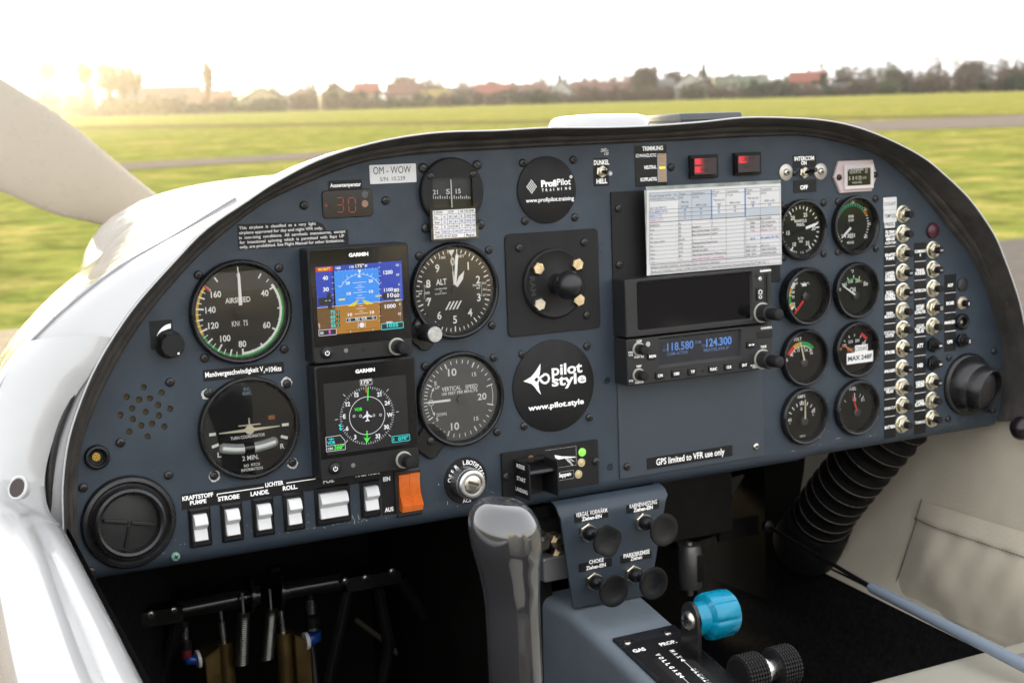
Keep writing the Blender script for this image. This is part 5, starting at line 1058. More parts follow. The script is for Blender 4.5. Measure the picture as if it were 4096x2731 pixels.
# trim indicator
x0, y0, x1, y1 = rect_of(ZK, 595, 208, 665, 412, 1); cc = ((x0 + x1) / 2, y0); t = thing('trim_indicator', 'pale vertical strip of orange bars with one lit yellow at NEUTRAL', 'indicator', *cc)
MB().rbox(x0 - cc[0], 0, x1 - cc[0], y1 - y0, .36, 1.2, .5, .2).build('strip', mat('trim_strip', (.26, .28, .27), .4), t); H = y1 - y0
for k in range(9):
    f = (k + .5) / 9; lit = k == 4; (MB().rbox(-3.2, H * (f - .032), 3.2, H * (f + .032), 1.2, 1.5, .3)).build('bar', mat('bar_lit', (.6, .5, .02), .4, emit=(.9, .72, .02), es=1.0) if lit else mat('bar_dull', (.46, .21, .07), .5), t)
# annunciators
def annunciator(box, body, lit, words_, label):
    x0, y0, x1, y1 = rect_of(ZK, *box, 1); cc = ((x0 + x1) / 2, (y0 + y1) / 2); t = thing('warning_light', label, 'warning light', *cc, 0, 'red warning lights along the top')
    MB().rbox(x0 - cc[0], y0 - cc[1], x1 - cc[0], y1 - cc[1], .05, 4, 1, .5).build('frame', BLACKM, t)
    a = rect_of(ZK, *body, 9); a = [a[0] - cc[0], a[1] - cc[1], a[2] - cc[0], a[3] - cc[1]]
    m = mat('lens_dark_red', (.018, .008, .009), .35, rvar=.08); MB().rbox(*a, 3.9, 9, .6, .4).build('lens', m, t, 30)
    # the lamps behind the lens shine through its left end
    lm = mat('lens_lit_' + words_[0], (.1, .004, .006), .35); tt = lm.node_tree
    if lm.get('set') is None:
        lm['set'] = 1; g = tt.nodes.new('ShaderNodeTexCoord'); mp = tt.nodes.new('ShaderNodeSeparateXYZ'); b_ = tt.nodes['Principled BSDF']; tt.links.new(g.outputs['Generated'], mp.inputs[0])
        r = tt.nodes.new('ShaderNodeMapRange'); r.interpolation_type = 'SMOOTHSTEP'; r.inputs['From Min'].default_value = .3; r.inputs['From Max'].default_value = .95; r.inputs['To Min'].default_value = 1.0 / 2 ** EXPO; r.inputs['To Max'].default_value = .02
        tt.links.new(mp.outputs['X'], r.inputs['Value']); tt.links.new(r.outputs[0], b_.inputs['Emission Strength']); b_.inputs['Emission Color'].default_value = (.82, .012, .03, 1)
    for y0_, y1_ in lit:
        p = ZK(body[0] + 6, y0_, 9.1); q = ZK(body[0] + 75, y1_, 9.1); MB().rbox(p[0] - cc[0], q[1] - cc[1], q[0] - cc[0], p[1] - cc[1], 8.9, 9.12, .4).build('lit_window', lm, t)
    w = txt(cc)
    for q in words_[1]: tz(w, ZK, *q, n=9.2, bold=.01)
    w.build('lettering', mat('print_dark_red', (.045, .006, .008), .5), t)
annunciator((823, 222, 1027, 380), (862, 240, 1028, 358), ((245, 286), (302, 345)), ('gen', (('GEN', 920, 277, 978, 274, 26), ('FUEL', 912, 338, 980, 334, 26))), 'warning light with two red lit halves lettered GEN and FUEL')
annunciator((1143, 203, 1337, 358), (1180, 222, 1340, 340), ((228, 275),), ('canopy', (('CANOPY', 1205, 262, 1312, 254, 26), ('FULL', 1232, 312, 1300, 308, 24))), 'warning light lit red in its upper corner, lettered CANOPY')
# hour meter
Q0 = ZK(2038, 375, 2); t = thing('hour_meter', 'pinkish six-sided hour meter lettered Hobbs Quartz Hours', 'hour meter', *Q0); Q = lambda x, y, n=4: (ZK(x, y, n)[0] - Q0[0], ZK(x, y, n)[1] - Q0[1])
PINK = mat('hobbs_bezel', (.50, .40, .40), .4, var=.08, rvar=.1)
MB().prism([Q(*p) for p in ((1882, 378), (1928, 494), (2155, 480), (2195, 366), (2163, 252), (1915, 262))], .05, 3, .8).build('bezel', PINK, t)
a, b = Q(1945, 290), Q(2157, 458); c, d = Q(1972, 318), Q(2138, 432); o8, i8 = rrect(a[0], b[1], b[0], a[1], .8, 3), rrect(c[0], d[1], d[0], c[1], .4, 3)
MB().rings([[(*p, 3) for p in o8], [(*p, 5) for p in o8], [(*p, 5.6) for p in inset(o8, .7)], [(*p, 4.2) for p in i8]], True, False, False).build('window_frame', mat('hobbs_frame', (.62, .57, .56), .4), t)
MB().rect(c[0] - .1, d[1] - .1, d[0] + .1, c[1] + .1, 4.1).build('counter_face', DIALG, t)
w = txt(Q0)
for q in (('Hobbs', 1975, 333, 2088, 327, 26), ('QUARTZ', 1987, 353, 2072, 347, 18), ('5', 1980, 400, 1994, 399, 24), ('8', 2006, 398, 2020, 397, 24), ('0', 2030, 396, 2044, 395, 24), ('HOURS', 2008, 427, 2078, 421, 15)): tz(w, ZK, *q, n=4.2, bold=.008)
p, q = Q(2053, 370, 4.2), Q(2072, 398, 4.2); w.rect(p[0], q[1], q[0], p[1], 4.2); p, q = Q(2100, 316, 4.2), Q(2116, 346, 4.2); w.rect(p[0], q[1], q[0], p[1], 4.2); tz(w, ZK, '1/10', 2080, 392, 2108, 390, 18, n=4.2); w.build('markings', GREYP, t)
w = txt(Q0); tz(w, ZK, '6', 2056, 396, 2069, 395, 22, n=4.3, bold=.01); tz(w, ZK, '8', 2103, 342, 2113, 341, 22, n=4.3, bold=.01); w.build('counter_digit', INK, t)
MB().rect(c[0], d[1], d[0], c[1], 4.9).build('glass', GLASS, t)
for x, y in ((1915, 380), (2177, 362)): p = Q(x, y, 4); screw(p[0], p[1], 3, parent=t, sc=.85)
# outside temperature display
x0, y0, x1, y1 = rect_of(Z0, 1287, 764, 1494, 864, 1); cc = ((x0 + x1) / 2, y0); t = thing('temperature_display', 'dark window with dim red digits 30 under the Aussentemperatur label', 'display', *cc)
MB().rbox(x0 - cc[0], 0, x1 - cc[0], y1 - y0, .05, 1.2, 3, .4).build('window', mat('temp_window', (.010, .006, .006), .12), t)
sg = txt(cc); SEG = {'3': 'abgcd', '0': 'abcdef'}
for ch, ox in (('3', 1345), ('0', 1393)):
    p = Z0(ox, 792, 1.3); q = Z0(ox + 30, 848, 1.3); X0_, X1_, Y1_, Y0_ = p[0] - cc[0], q[0] - cc[0], p[1] - cc[1], q[1] - cc[1]; Ym = (Y0_ + Y1_) / 2; g_ = .7
    SG = {'a': (X0_ + g_, Y1_, X1_ - g_, Y1_), 'b': (X1_, Y1_ - g_, X1_, Ym + g_), 'c': (X1_, Ym - g_, X1_, Y0_ + g_), 'd': (X0_ + g_, Y0_, X1_ - g_, Y0_), 'e': (X0_, Ym - g_, X0_, Y0_ + g_), 'f': (X0_, Y1_ - g_, X0_, Ym + g_), 'g': (X0_ + g_, Ym, X1_ - g_, Ym)}
    for k in SEG[ch]: sg.line(*SG[k], .8, 1.35)
p = Z0(1304, 822, 1.3); px_, py_ = p[0] - cc[0], p[1] - cc[1]; sg.line(px_ - 1.5, py_, px_ + 1.5, py_, .6, 1.35); sg.line(px_, py_ - 1.8, px_, py_ + 1.8, .6, 1.35)
sg.build('screen_digits', E('scr_led_red', (.30, .03, .012), 1.0), t)
p = Z0(1460, 815, 1.3); MB().disc(p[0] - cc[0], p[1] - cc[1], 2.9, 1.3, 20).build('light_sensor', mat('ldr', (.26, .14, .10), .5, var=.3, vs=900), t)
p = Z0(1460, 778, 1.3); MB().disc(p[0] - cc[0], p[1] - cc[1], 2.9, 1.3, 20).build('sensor_window', mat('ldr2', (.06, .06, .07), .3), t)
# key switch
c = ZI(590, 1280, 1); t = thing('ignition_switch', 'silver ignition key barrel on a black disc lettered OFF R L BOTH START', 'key switch', *c)
MB().lathe([(20.6, .05), (20.6, .9), (20.2, 1.2)], 48).build('disc', LABEL, t)
w = txt()
for s_, a0, r in (('OFF', -66, 15.6), ('R', -33, 16), ('L', -4, 16.2), ('BOTH', 25, 16.2), ('START', 67, 16.2)):
    st = 14.5 if len(s_) == 3 else 11.2
    for i, ch in enumerate(s_): a = rad(a0 + (i - (len(s_) - 1) / 2) * st); text(w, ch, r * sin(a), r * cos(a), 3.7, None, 1.3, rot=-a, bold=.004)
text(w, 'ACS', 0, -17.6, 3.2, 8.2, 1.3, bold=.004); w.build('lettering', WHITE, t)
q = ZI(560, 1285, 1); dx, dy = q[0] - c[0] + 1.5, q[1] - c[1]
MB().lathe([(13.2, 1.2), (13.2, 13.5)], 60, dx, dy, gear=lambda i, k: 1 + .02 * (i % 2)).build('knurled_ring', mat('lock_knurl', (.46, .46, .46), .35, metal=1, bump=.5, bs=1500), t)
MB().lathe([(13.0, 13.5), (13.0, 17), (12.2, 18.6), (10.5, 19.2), (8.6, 19.0), (8.0, 18.0)], 48, dx, dy).build('barrel', mat('lock_satin', (.62, .62, .63), .34, metal=1, rvar=.1), t, 50)
MB().lathe([(7.8, 17.6), (7.8, 18.6), (7.4, 18.9)], 40, dx, dy).build('key_face', mat('lock_face', (.60, .56, .50), .3, metal=1), t, 40)
m = MB(); m.xf = Matrix.Translation((dx, dy, 0)) @ Matrix.Rotation(rad(-22), 4, 'Z'); m.rect(-5.4, -.2, 5.4, 2.4, 19.0); m.build('key_slot', mat('slot_dark', (.10, .09, .08), .4, metal=.6), t)
m = MB(); m.xf = Matrix.Translation((dx, dy, 0)) @ Matrix.Rotation(rad(-22), 4, 'Z'); m.flat([(-4.6, -.6), (-3, -3.2), (0, -4.4), (3, -3.2), (4.6, -.6)], 19.0); m.build('slot_shade', mat('slot_wedge', (.22, .21, .20), .3, metal=.9), t)
# flap selector
x0, y0, x1, y1 = rect_of(ZI, 912, 1040, 1785, 1300, 3); cc = ((x0 + x1) / 2, (y0 + y1) / 2); t = thing('flap_selector', 'black flap lever box with two side plates, wing drawing and three lamps', 'flap selector', *cc); Q = lambda x, y, n=3: (ZI(x, y, n)[0] - cc[0], ZI(x, y, n)[1] - cc[1])
MB().rbox(x0 - cc[0], y0 - cc[1], x1 - cc[0], y1 - cc[1], .05, 3, .6, .3).build('base_plate', BLACKM, t)
a = Q(1022, 1085); b = Q(1018, 1408); lx, ty, by_ = a[0], a[1], b[1]; rx = Q(1272, 1010)[0]; N1 = 31
def side_plate(x, nme='side_plate'):
    pr = [(ty, 3), (ty - .5, N1 * .25), (ty - 1.0, N1 - 1.2), (ty - 2.2, N1), (by_ - .6, N1), (by_, N1 - 1), (by_, 3)]
    m = MB(); m.rings([[(xx, y, z) for y, z in pr] for xx in (x - .7, x + .7)]); return m.build(nme, BLACKM, t)
sp = side_plate(lx); side_plate(rx)
MB().box(lx + .7, ty - 3, 3, rx - .7, ty, 9).build('top_bar', BLACKM, t)
m = MB(); ym = ty + (by_ - ty) * .30; m.rings([[(xx, y, z) for y, z in ((ym + 3, 3.1), (ym + 2, N1 - 5), (ym - .2, N1 - 4), (ym - 2.4, N1 - 6), (ym - 1.5, 3.1))] for xx in (lx + 1.2, rx - 1.2)]); m.build('paddle', mat('paddle_black', (.008, .008, .009), .35), t)
# lettering on the outer face of the left plate (reads along n)
w = MB(); w.xf = Matrix(((0, 0, -1, lx - .78), (0, 1, 0, 0), (1, 0, 0, 0), (0, 0, 0, 1)))
for s_, f, wd in (('REISE', .14, 15), ('START', .49, 16), ('LANDUNG', .80, 22)): text(w, s_, 16.5, ty + (by_ - ty) * f, 3.4, wd, .06, bold=.004)
w.build('side_lettering', WHITE, sp)
MB().box(lx - .76, by_ + 3, 6.5, lx - .705, ty - 1.5, 28).build('side_label', BLACKG, sp)
w = txt(cc); w.flat([Q(*p, 3.1) for p in ((1385, 1050), (1450, 1062), (1570, 1065), (1575, 1072), (1480, 1080), (1420, 1092), (1390, 1075))][::-1], 3.1)
for p, q in (((1478, 1078), (1562, 1108)), ((1478, 1078), (1545, 1145)), ((1480, 1082), (1530, 1118)), ((1500, 1078), (1552, 1142)), ((1515, 1075), (1560, 1108))): w.line(*Q(*p, 3.1), *Q(*q, 3.1), .35, 3.1)
for fr in (((1300, 1012), (1577, 970), (1580, 1140), (1310, 1190)), ((1310, 1225), (1555, 1185), (1558, 1258), (1310, 1300))):
    P = [Q(*p, 3.1) for p in fr]; xm0, xm1 = P[0][0], P[1][0]; yt, yb_ = P[1][1], P[2][1]
    for l_ in ((xm0, yt, xm1, yt), (xm1, yt, xm1, yb_), (xm1, yb_, xm0, yb_)): w.line(*l_, .12, 3.08)
tz(w, ZI, 'Klappen', 1402, 1252, 1533, 1234, 34, n=3.1, bold=.03); w.build('lettering', WHITE, t)
for x, y, col, nm in ((1630, 1025, (.35, .95, .12), 'lamp_green'), (1623, 1118, (.95, .78, .45), 'lamp_cream'), (1597, 1222, (.95, .78, .45), 'lamp_cream')):
    p = Q(x, y); MB().lathe([(3.8, 3), (3.8, 3.8), (3.3, 4.0), (3.0, 3.4), (2, 4.0), (.01, 4.3)], 24, *p, cap1=False).build('lamp', mat(nm, tuple(c_ * .6 for c_ in col), .3, emit=col if nm == 'lamp_green' else None, es=.45), t, 50)
for x, y in ((953, 1243), (1753, 1108)): p = Q(x, y); screw(*p, 3, parent=t)
p = Q(1155, 1078); screw(*p, 6, me=screw_mesh('rusty_screw', mat('screw_rust', (.12, .045, .02), .7, var=.4, vs=300)), parent=t, sc=.9)

# air vents
DUCT = mat('vent_plastic', (0.010, 0.010, 0.011), 0.33, rvar=.1, var=.2, vs=50)
c = ZD(715, 872, 4); t = thing('air_vent', 'round black air vent with cross vanes in the left corner of the panel', 'air vent', *c, 0, 'cockpit air vents')
MB().lathe([(36.6, .05), (36.6, 2.5), (35.2, 4.6), (32.5, 5.2), (30.5, 3.4), (29, 4.4), (27.2, 8.4), (25.2, 9.4), (23.2, 8.6), (22.4, 5.5), (22.0, 1.2)], 64).build('ring', DUCT, t, 35)
m = MB(); m.lathe([(22.6, .9), (14, 2.2), (6, 2.8), (.01, 3)], 40, cap1=False); m.build('flap', mat('vent_flap', (0.012, 0.012, 0.012), .5, var=.3, vs=40, rvar=.1), t, 60)
m = MB(); m.xf = Matrix.Rotation(rad(-13), 4, 'Z'); m.rbox(-20.5, -1.5, -1.2, 1.5, 1, 5.4, 1.2, .7); m.rbox(1.2, -1.5, 20.5, 1.5, 1, 5.4, 1.2, .7); m.build('vane', DUCT, t, 30)
m = MB(); m.xf = Matrix.Rotation(rad(-13), 4, 'Z'); m.rbox(-1.0, -20.5, 1.0, -2.5, 1, 4.4, .8, .5); m.build('vane', DUCT, t, 30)
m = MB()
for k in range(40): a = rad(35 + k * 3.2); m.lathe([(.45, 9.0), (.3, 9.9)], 6, 25.0 * cos(a), 25.0 * sin(a))
m.build('bead_row', DUCT, t)
c = ZN(1878, 650, 6); t = thing('air_vent', 'domed black air vent with ribbed nozzle in the right corner of the panel', 'air vent', *c, 0, 'cockpit air vents')
MB().lathe([(33.5, .05), (33.5, 2.0), (32.2, 4.0), (30.2, 4.8), (29.4, 7.2), (27.5, 12.5), (24.0, 17.5), (20.0, 20.0)], 56).build('dome', DUCT, t, 45)
m = MB(); m.xf = Matrix.Translation((3, -3, 11)) @ Matrix.Rotation(rad(16), 4, 'Y') @ Matrix.Rotation(rad(10), 4, 'X')
m.lathe([(25.5, 0), (25.0, 6), (24.0, 15), (23.4, 16), (22.2, 16), (21.0, 6), (20.5, 0)], 72, gear=lambda i, k: 1 + (.022 * (i % 2) if k < 3 else 0), cap1=False); m.build('nozzle', DUCT, t, 40)
m = MB(); m.xf = Matrix.Translation((3, -3, 11)) @ Matrix.Rotation(rad(16), 4, 'Y') @ Matrix.Rotation(rad(10), 4, 'X'); m.disc(0, 0, 21.2, 4, 32); m.build('nozzle_flap', INKD, t)
# ================================================================ aeroplane body
SKIN = wear(mat('white_gelcoat', (0.42, 0.42, 0.42), 0.15, var=.07, vs=5, coat=.6, rvar=.09), (.22, .22, .22), .985, 120)
body = thing('aeroplane_body', 'glossy white nose and left cockpit sill of the aeroplane', 'aeroplane')
CU = 107.0
half = [p for p in OUTP if p.x <= CU][::-1]
S37 = [(CU, half[0].y + .3)] + [tuple(p + (p - Vector((CU, -60))).normalized() * .4) for p in half[2::3]]
SECT = [(37, S37), (30, [(x + (x - CU) * .006, y - 2) for x, y in S37]),
    (0, [(107, 181.5), (-60, 181), (-150, 171), (-205, 153), (-250, 131), (-290, 110), (-330, 91), (-360, 72), (-388, 51), (-408, 32), (-427, 6), (-440, -25), (-447, -60), (-450, -110), (-447, -190), (-430, -300)]),
    (-60, [(107, 168), (-50, 167), (-145, 160), (-205, 146), (-250, 128), (-290, 107), (-328, 86), (-358, 66), (-386, 44), (-408, 22), (-426, -6), (-438, -36), (-446, -70), (-448, -115), (-444, -195), (-426, -305)]),
    (-250, [(107, 152), (-40, 151), (-140, 146), (-207, 132), (-262, 103), (-300, 79), (-333, 57), (-369, 25), (-393, -5), (-414, -50), (-424, -100), (-426, -160), (-420, -240), (-400, -320)]),
    (-430, [(107, 150), (-20, 149), (-120, 143), (-185, 126), (-230, 101), (-256, 76), (-276, 50), (-296, 20), (-312, -15), (-322, -60), (-326, -110), (-326, -160), (-318, -240), (-300, -330)]),
    (-600, [(107, 146), (0, 145), (-90, 139), (-158, 127), (-206, 106), (-230, 84), (-245, 54), (-252, 15), (-257, -40), (-257, -100), (-252, -160), (-240, -230), (-210, -320)]),
    (-850, [(107, 120), (30, 116), (-40, 104), (-100, 82), (-140, 50), (-160, 10), (-168, -40), (-165, -100), (-155, -160), (-135, -220), (-100, -280)]),
    (-1000, [(107, 66), (70, 62), (30, 48), (-5, 22), (-25, -10), (-32, -50), (-30, -90), (-18, -130), (5, -160), (30, -180)])]
NP = 44
RS = [(n, catmull(s, NP)) for n, s in SECT]
def spread_sections(RS, sub=5):
    out = []
    for i in range(len(RS) - 1):
        (n0, a), (n1, b) = RS[i], RS[i + 1]; am = RS[i - 1] if i else RS[i]; bp = RS[i + 2] if i + 2 < len(RS) else RS[i + 1]
        for k in range(sub if abs(n1 - n0) > 40 else 2):
            t_ = k / (sub if abs(n1 - n0) > 40 else 2); L = []
            for j in range(len(a)):
                m0 = (b[j] - am[1][j]) * (abs(n1 - n0) / max(1, abs(n1 - am[0]))); m1 = (bp[1][j] - a[j]) * (abs(n1 - n0) / max(1, abs(bp[0] - n0)))
                h = (2 * t_ ** 3 - 3 * t_ ** 2 + 1) * a[j] + (t_ ** 3 - 2 * t_ ** 2 + t_) * m0 * .8 + (-2 * t_ ** 3 + 3 * t_ ** 2) * b[j] + (t_ ** 3 - t_ ** 2) * m1 * .8
                L.append((h.x, h.y, n0 + (n1 - n0) * t_))
            out.append(L)
    out.append([(p.x, p.y, RS[-1][0]) for p in RS[-1][1]]); return out
LP_ = spread_sections(RS)
m = MB(); m.rings([l[::-1] for l in LP_], False, False, False); m.build('nose_skin', SKIN, body, 50)
halfr = [p for p in OUTP if p.x >= CU]
R37 = [(CU, half[0].y + 1)] + [tuple(p + (p - Vector((CU, -60))).normalized() * .4) for p in halfr[2::3]]
RSR = [(37, catmull(R37, NP)), (20, catmull([(x + 12 * max(0, (x - 400) / 200), y - 1) for x, y in R37], NP)), (0, catmull([(x + 16 * max(0, (x - 400) / 200), y - 1.5) for x, y in R37], NP)), (-250, [Vector((CU + (p.x - CU) * .9, p.y * .86 - 6)) for p in catmull(R37, NP)])] + [(n, [Vector((2 * CU - p.x, p.y)) for p in s_]) for n, s_ in RS[5:]]
m = MB(); m.rings(spread_sections(RSR), False, False, False); m.build('nose_skin', SKIN, body, 50)
# bright edge of the skin along the moulding
pts = [(*(p + (p - Vector((CU, -60))).normalized() * 0.3), 37) for p in OUTP]
m = MB(); m.tube(pts, 0.8, 10); m.build('skin_edge', SKIN, body, 60)
# joint line of the cowling
SEAM = mat('seam_grey', (0.26, 0.26, 0.27), .6)
for k in (9,):
    row = [l for l in LP_ if abs(l[0][2]) < .5][0]; pts = [(x - .2, y + .3, z) for x, y, z in row if x < -225 and y > -150]
    m = MB(); m.tube(pts, 1.3, 8); m.build('cowling_joint', SEAM, body, 60)
# left sill running aft
ROWS = [((-352, 40, 36), (-402, 38, 0), 0), ((-364, 20, 36), (-418, 20, 2), 0), ((-378, 2, 33), (-430, 0, 6), 0), ((-391, -18, 31), (-439, -18, 14), 0), ((-401, -40, 31), (-446, -34, 28), 0), ((-407, -62, 34), (-450, -46, 46), 0), ((-407, -80, 46), (-453, -56, 70), 0),
        ((-402, -90, 72), (-456, -66, 100), .2), ((-402, -101, 130), (-460, -82, 142), .8), ((-402, -116, 210), (-465, -104, 212), 1), ((-402, -132, 290), (-470, -122, 290), 1), ((-402, -152, 420), (-475, -144, 420), 1), ((-402, -172, 650), (-482, -164, 650), 1), ((-402, -178, 1050), (-486, -170, 1050), 1)]
RW = []
for (A_, B_, gr) in ROWS:
    A_, B_ = Vector(A_), Vector(B_); late = min(1, max(0, (A_.z - 40) / 90)); bd = Vector((-.45, .35, .8)).lerp(Vector((0, 1, 0)), late).normalized()
    r_ = [A_ + Vector((-5, 2, -22)).lerp(Vector((4, -42, 0)), late), A_ + Vector((-1.5, 1, -8)).lerp(Vector((2.2, -8, -1)), late)]
    for k in range(13):
        f = k / 12; r_.append(A_.lerp(B_, f) + bd * (9 * sin(pi * f) * (1 - .3 * late) + 3.5 * min(1, f * 8)) + Vector((0, 1, 0)) * gr * (-8.5 * math.exp(-((f - .36) / .085) ** 2) + 2.5 * math.exp(-((f - .54) / .1) ** 2)))
    r_ += [B_ + Vector((-3, -8, 0)), B_ + Vector((-5, -24, 0)), B_ + Vector((-6, -60, 0)), B_ + Vector((-4, -130, 0)), B_ + Vector((18, -260, 0))]; RW.append(r_)
SIL = []
for i in range(len(RW) - 1):
    for k in range(7):
        q = k / 7; p0, p1, p2, p3 = RW[max(i - 1, 0)], RW[i], RW[i + 1], RW[min(i + 2, len(RW) - 1)]; sc_ = (ROWS[i + 1][0][2] - ROWS[i][0][2]) > 100
        SIL.append([tuple(a1.lerp(a2, q) if sc_ else .5 * ((2 * a1) + (a2 - a0) * q + (2 * a0 - 5 * a1 + 4 * a2 - a3) * q * q + (3 * a1 - a0 - 3 * a2 + a3) * q ** 3)) for a0, a1, a2, a3 in zip(p0, p1, p2, p3)])
SIL.append([tuple(p) for p in RW[-1]])
m = MB(); m.rings(SIL, False, False, False); m.build('sill', SKIN, body, 60)
p = on(67, 1947, 0, -433)
m = MB(); d_ = Vector((-.72, .42, .55)).normalized(); m.xf = Matrix.Translation(p + Vector((0, 0, 4))) @ d_.to_track_quat('Z', 'Y').to_matrix().to_4x4()
m.lathe([(8.6, -1), (8.8, .4), (7.6, 1.2), (6.6, .8), (6.4, -6)], 28); m.build('latch_hole', [SKIN], body, 40)
m = MB(); m.xf = Matrix.Translation(p + Vector((0, 0, 4))) @ d_.to_track_quat('Z', 'Y').to_matrix().to_4x4(); m.disc(0, 0, 6.6, .5, 24); m.build('latch_bore', mat('bore_dark', (.02, .008, .008), .5), body)
# rubber canopy seal between moulding and sill
pts = []
for i, q in enumerate(OUTP):
    if q.x < 0 and -118 < q.y < 40:
        f = (40 - q.y) / 160; off = 2.5 + 5.5 * sin(min(1, f * 1.25) * pi * .75); pts.append((*(q + (q - Vector((CU, -60))).normalized() * off), 33 - 10 * f))
o = tag(place(MB().tube(pts, [1.2 + 2.0 * sin(pi * i / (len(pts) - 1)) for i in range(len(pts))], 10).build('canopy_seal', wear(mat('seal_rubber', (.018, .017, .017), .35, var=.4, vs=80, rvar=.1), (.20, .17, .07), .95, 70), None, 60)), 'black rubber canopy seal strip between the moulding and the white sill', 'seal')
# right-hand coaming outside the moulding
m = MB(); m.rings([[(2 * CU - x, y, z) for x, y, z in l][::-1] for l in SIL[56:]], False, False, False); m.build('sill', SKIN, body, 50)

# things on the coaming top
t = thing('antenna_dome', 'white rounded antenna dome standing on the coaming behind the panel', 'antenna', 157, 175, -100)
m = MB(); L = []
for k, (f, z) in enumerate(((1.0, -30), (1.0, 7), (.985, 12), (.95, 16.5), (.88, 19.6), (.76, 21), (.5, 21.8), (.15, 22))): L.append([(x * f, z, -y * f) for x, y in rrect(-49, -32, 49, 32, 24, 6)])
m.rings(L); m.build('dome', SKIN, t, 50)
t = thing('grey_box', 'flat grey box on the coaming right of the white antenna dome', 'box', 283, 180, -140)
BOXG = mat('box_grey', (.045, .05, .055), .45, rvar=.1)
m = MB(); L = []
for f, z in ((1, -36), (1, 13), (.98, 15.4), (.94, 16)): L.append([(x * f, z, -y * f) for x, y in rrect(-38, -52, 38, 52, 3, 3)])
m.rings(L); m.build('case', BOXG, t, 30); MB().box(-38.6, 8.2, -52.6, 38.6, 9.4, 52.6).build('lid_joint', BLACK, t)

# propeller
HUB = Vector((107, -20, -1120)); t = thing('propeller', 'pale grey propeller blade rising to the left behind the nose', 'propeller', *HUB)
BLADE = mat('blade_grey', (.47, .42, .345), .30, var=.02, vs=8, rvar=.06)
ang = math.atan2(.84, .545); bdir = Vector((-sin(ang), cos(ang)))
def edge_of(P):                                # blade edge read as (distance from hub, offset across the blade)
    out = []
    for x, y in P: q = on(x, y, 2, HUB.z); d = Vector((q.x - HUB.x, q.y - HUB.y)); out.append((d.dot(bdir), d.dot(Vector((cos(ang), sin(ang))))))
    return sorted(out)
EU = edge_of(((608, 775), (520, 703), (425, 626), (340, 552), (255, 482), (130, 400), (0, 316))); EL = edge_of(((440, 898), (400, 893), (300, 880), (200, 850), (100, 806), (0, 760)))
EU = [(40, 26)] + EU + [(560, EU[-1][1] + 2), (700, 60), (800, 40), (850, 12)]; EL = [(40, -26), (110, -30)] + EL + [(560, EL[-1][1] - 4), (700, -58), (800, -40), (850, -14)]
def blade(a_):
    m = MB(); L = []
    for r in (50, 90, 130, 170, 210, 250, 290, 330, 380, 430, 500, 580, 700, 790, 840):
        wu_, wl = lin(EU, r), lin(EL, r); th = max(5, 34 - r * .075) if r < 330 else max(4, 11 - r * .008); tw = max(11, 44 - r * .075); loop = []
        for i in range(24):
            q = 2 * pi * i / 24; x = (wu_ + wl) / 2 + cos(q) * (wu_ - wl) / 2; c_, s_ = cos(rad(tw)), sin(rad(tw)); y = sin(q) * th / 2 * (1 - .3 * cos(q))
            loop.append((x, r, (x - (wu_ + wl) / 2) * math.tan(rad(tw)) + y))
        L.append(loop)
    m.xf = Matrix.Rotation(a_, 4, 'Z'); m.rings(L); return m
for a in (ang, ang + pi): blade(a).build('blade', BLADE, t, 60)
m = MB(); m.lathe([(.01, -190), (40, -165), (75, -120), (98, -60), (105, 20), (105, 60)][::-1], 40, cap1=False); m.build('spinner', SKIN, t, 60)

# ================================================================ under the panel
CARPET = mat('black_carpet', (0.010, 0.0095, 0.010), 0.95, spec=.1, var=.45, vs=170, bump=1.0, bs=420)
DARKM = mat('dark_structure', (0.009, 0.008, 0.007), 0.8, spec=.15, var=.3, vs=20)
tub = thing('footwell_lining', 'black carpeted footwell and cabin floor below the panel', 'floor lining')
m = MB(); m.rings([[(-392 if n > -300 else -240, -96 - .185 * max(0, n - 15) if n < 430 else -200, n), (-388 if n > -300 else -235, -300, n), (-370 if n > -300 else -225, -520, n), (30, -535, n)] for n in (-520, -320, -60, 40, 200, 420, 1000)], False, False, False); m.build('left_lining', CARPET, tub)
m = MB(); m.rings([[(130, -535, n), (480, -520, n), (530, -440 - .02 * n, n), (557, (-379 - .088 * n) if n > -450 else -340, n)] for n in (-520, -420, -169, 66, 500, 1000)], False, False, False); m.build('right_lining', CARPET, tub)
sec_ = catmull(SECT[5][1], 30); sec_ = [(p.x, p.y) for p in sec_]; sec_ = inset(sec_ + [(2 * CU - x, y) for x, y in sec_[::-1]], 6)
m = MB(); m.rings([[(x, max(y, -540), -446) for x, y in sec_], [(x, max(y, -540), -440) for x, y in sec_]]); m.box(-300, -545, -446, 500, -300, -440); m.build('firewall', DARKM, tub)
a, b = on(2700, 1905, 2, -240), on(2935, 2125, 2, -240); MB().rbox(a.x - 20, b.y, b.x, a.y + 60, -330, -240, 4, 2).build('heater_box', BLACKM, tub)
MB().box(528, -420, -446, 640, 40, -328).build('side_bulkhead', DARKM, tub)
MB().box(-400, -545, -520, 620, -538, 1100).build('floor_pan', DARKM, tub)
m = MB(); m.box(30, -535, -520, 48, -160, -30); m.box(122, -535, -520, 128, -260, -10); m.build('tunnel_wall', DARKM, tub)

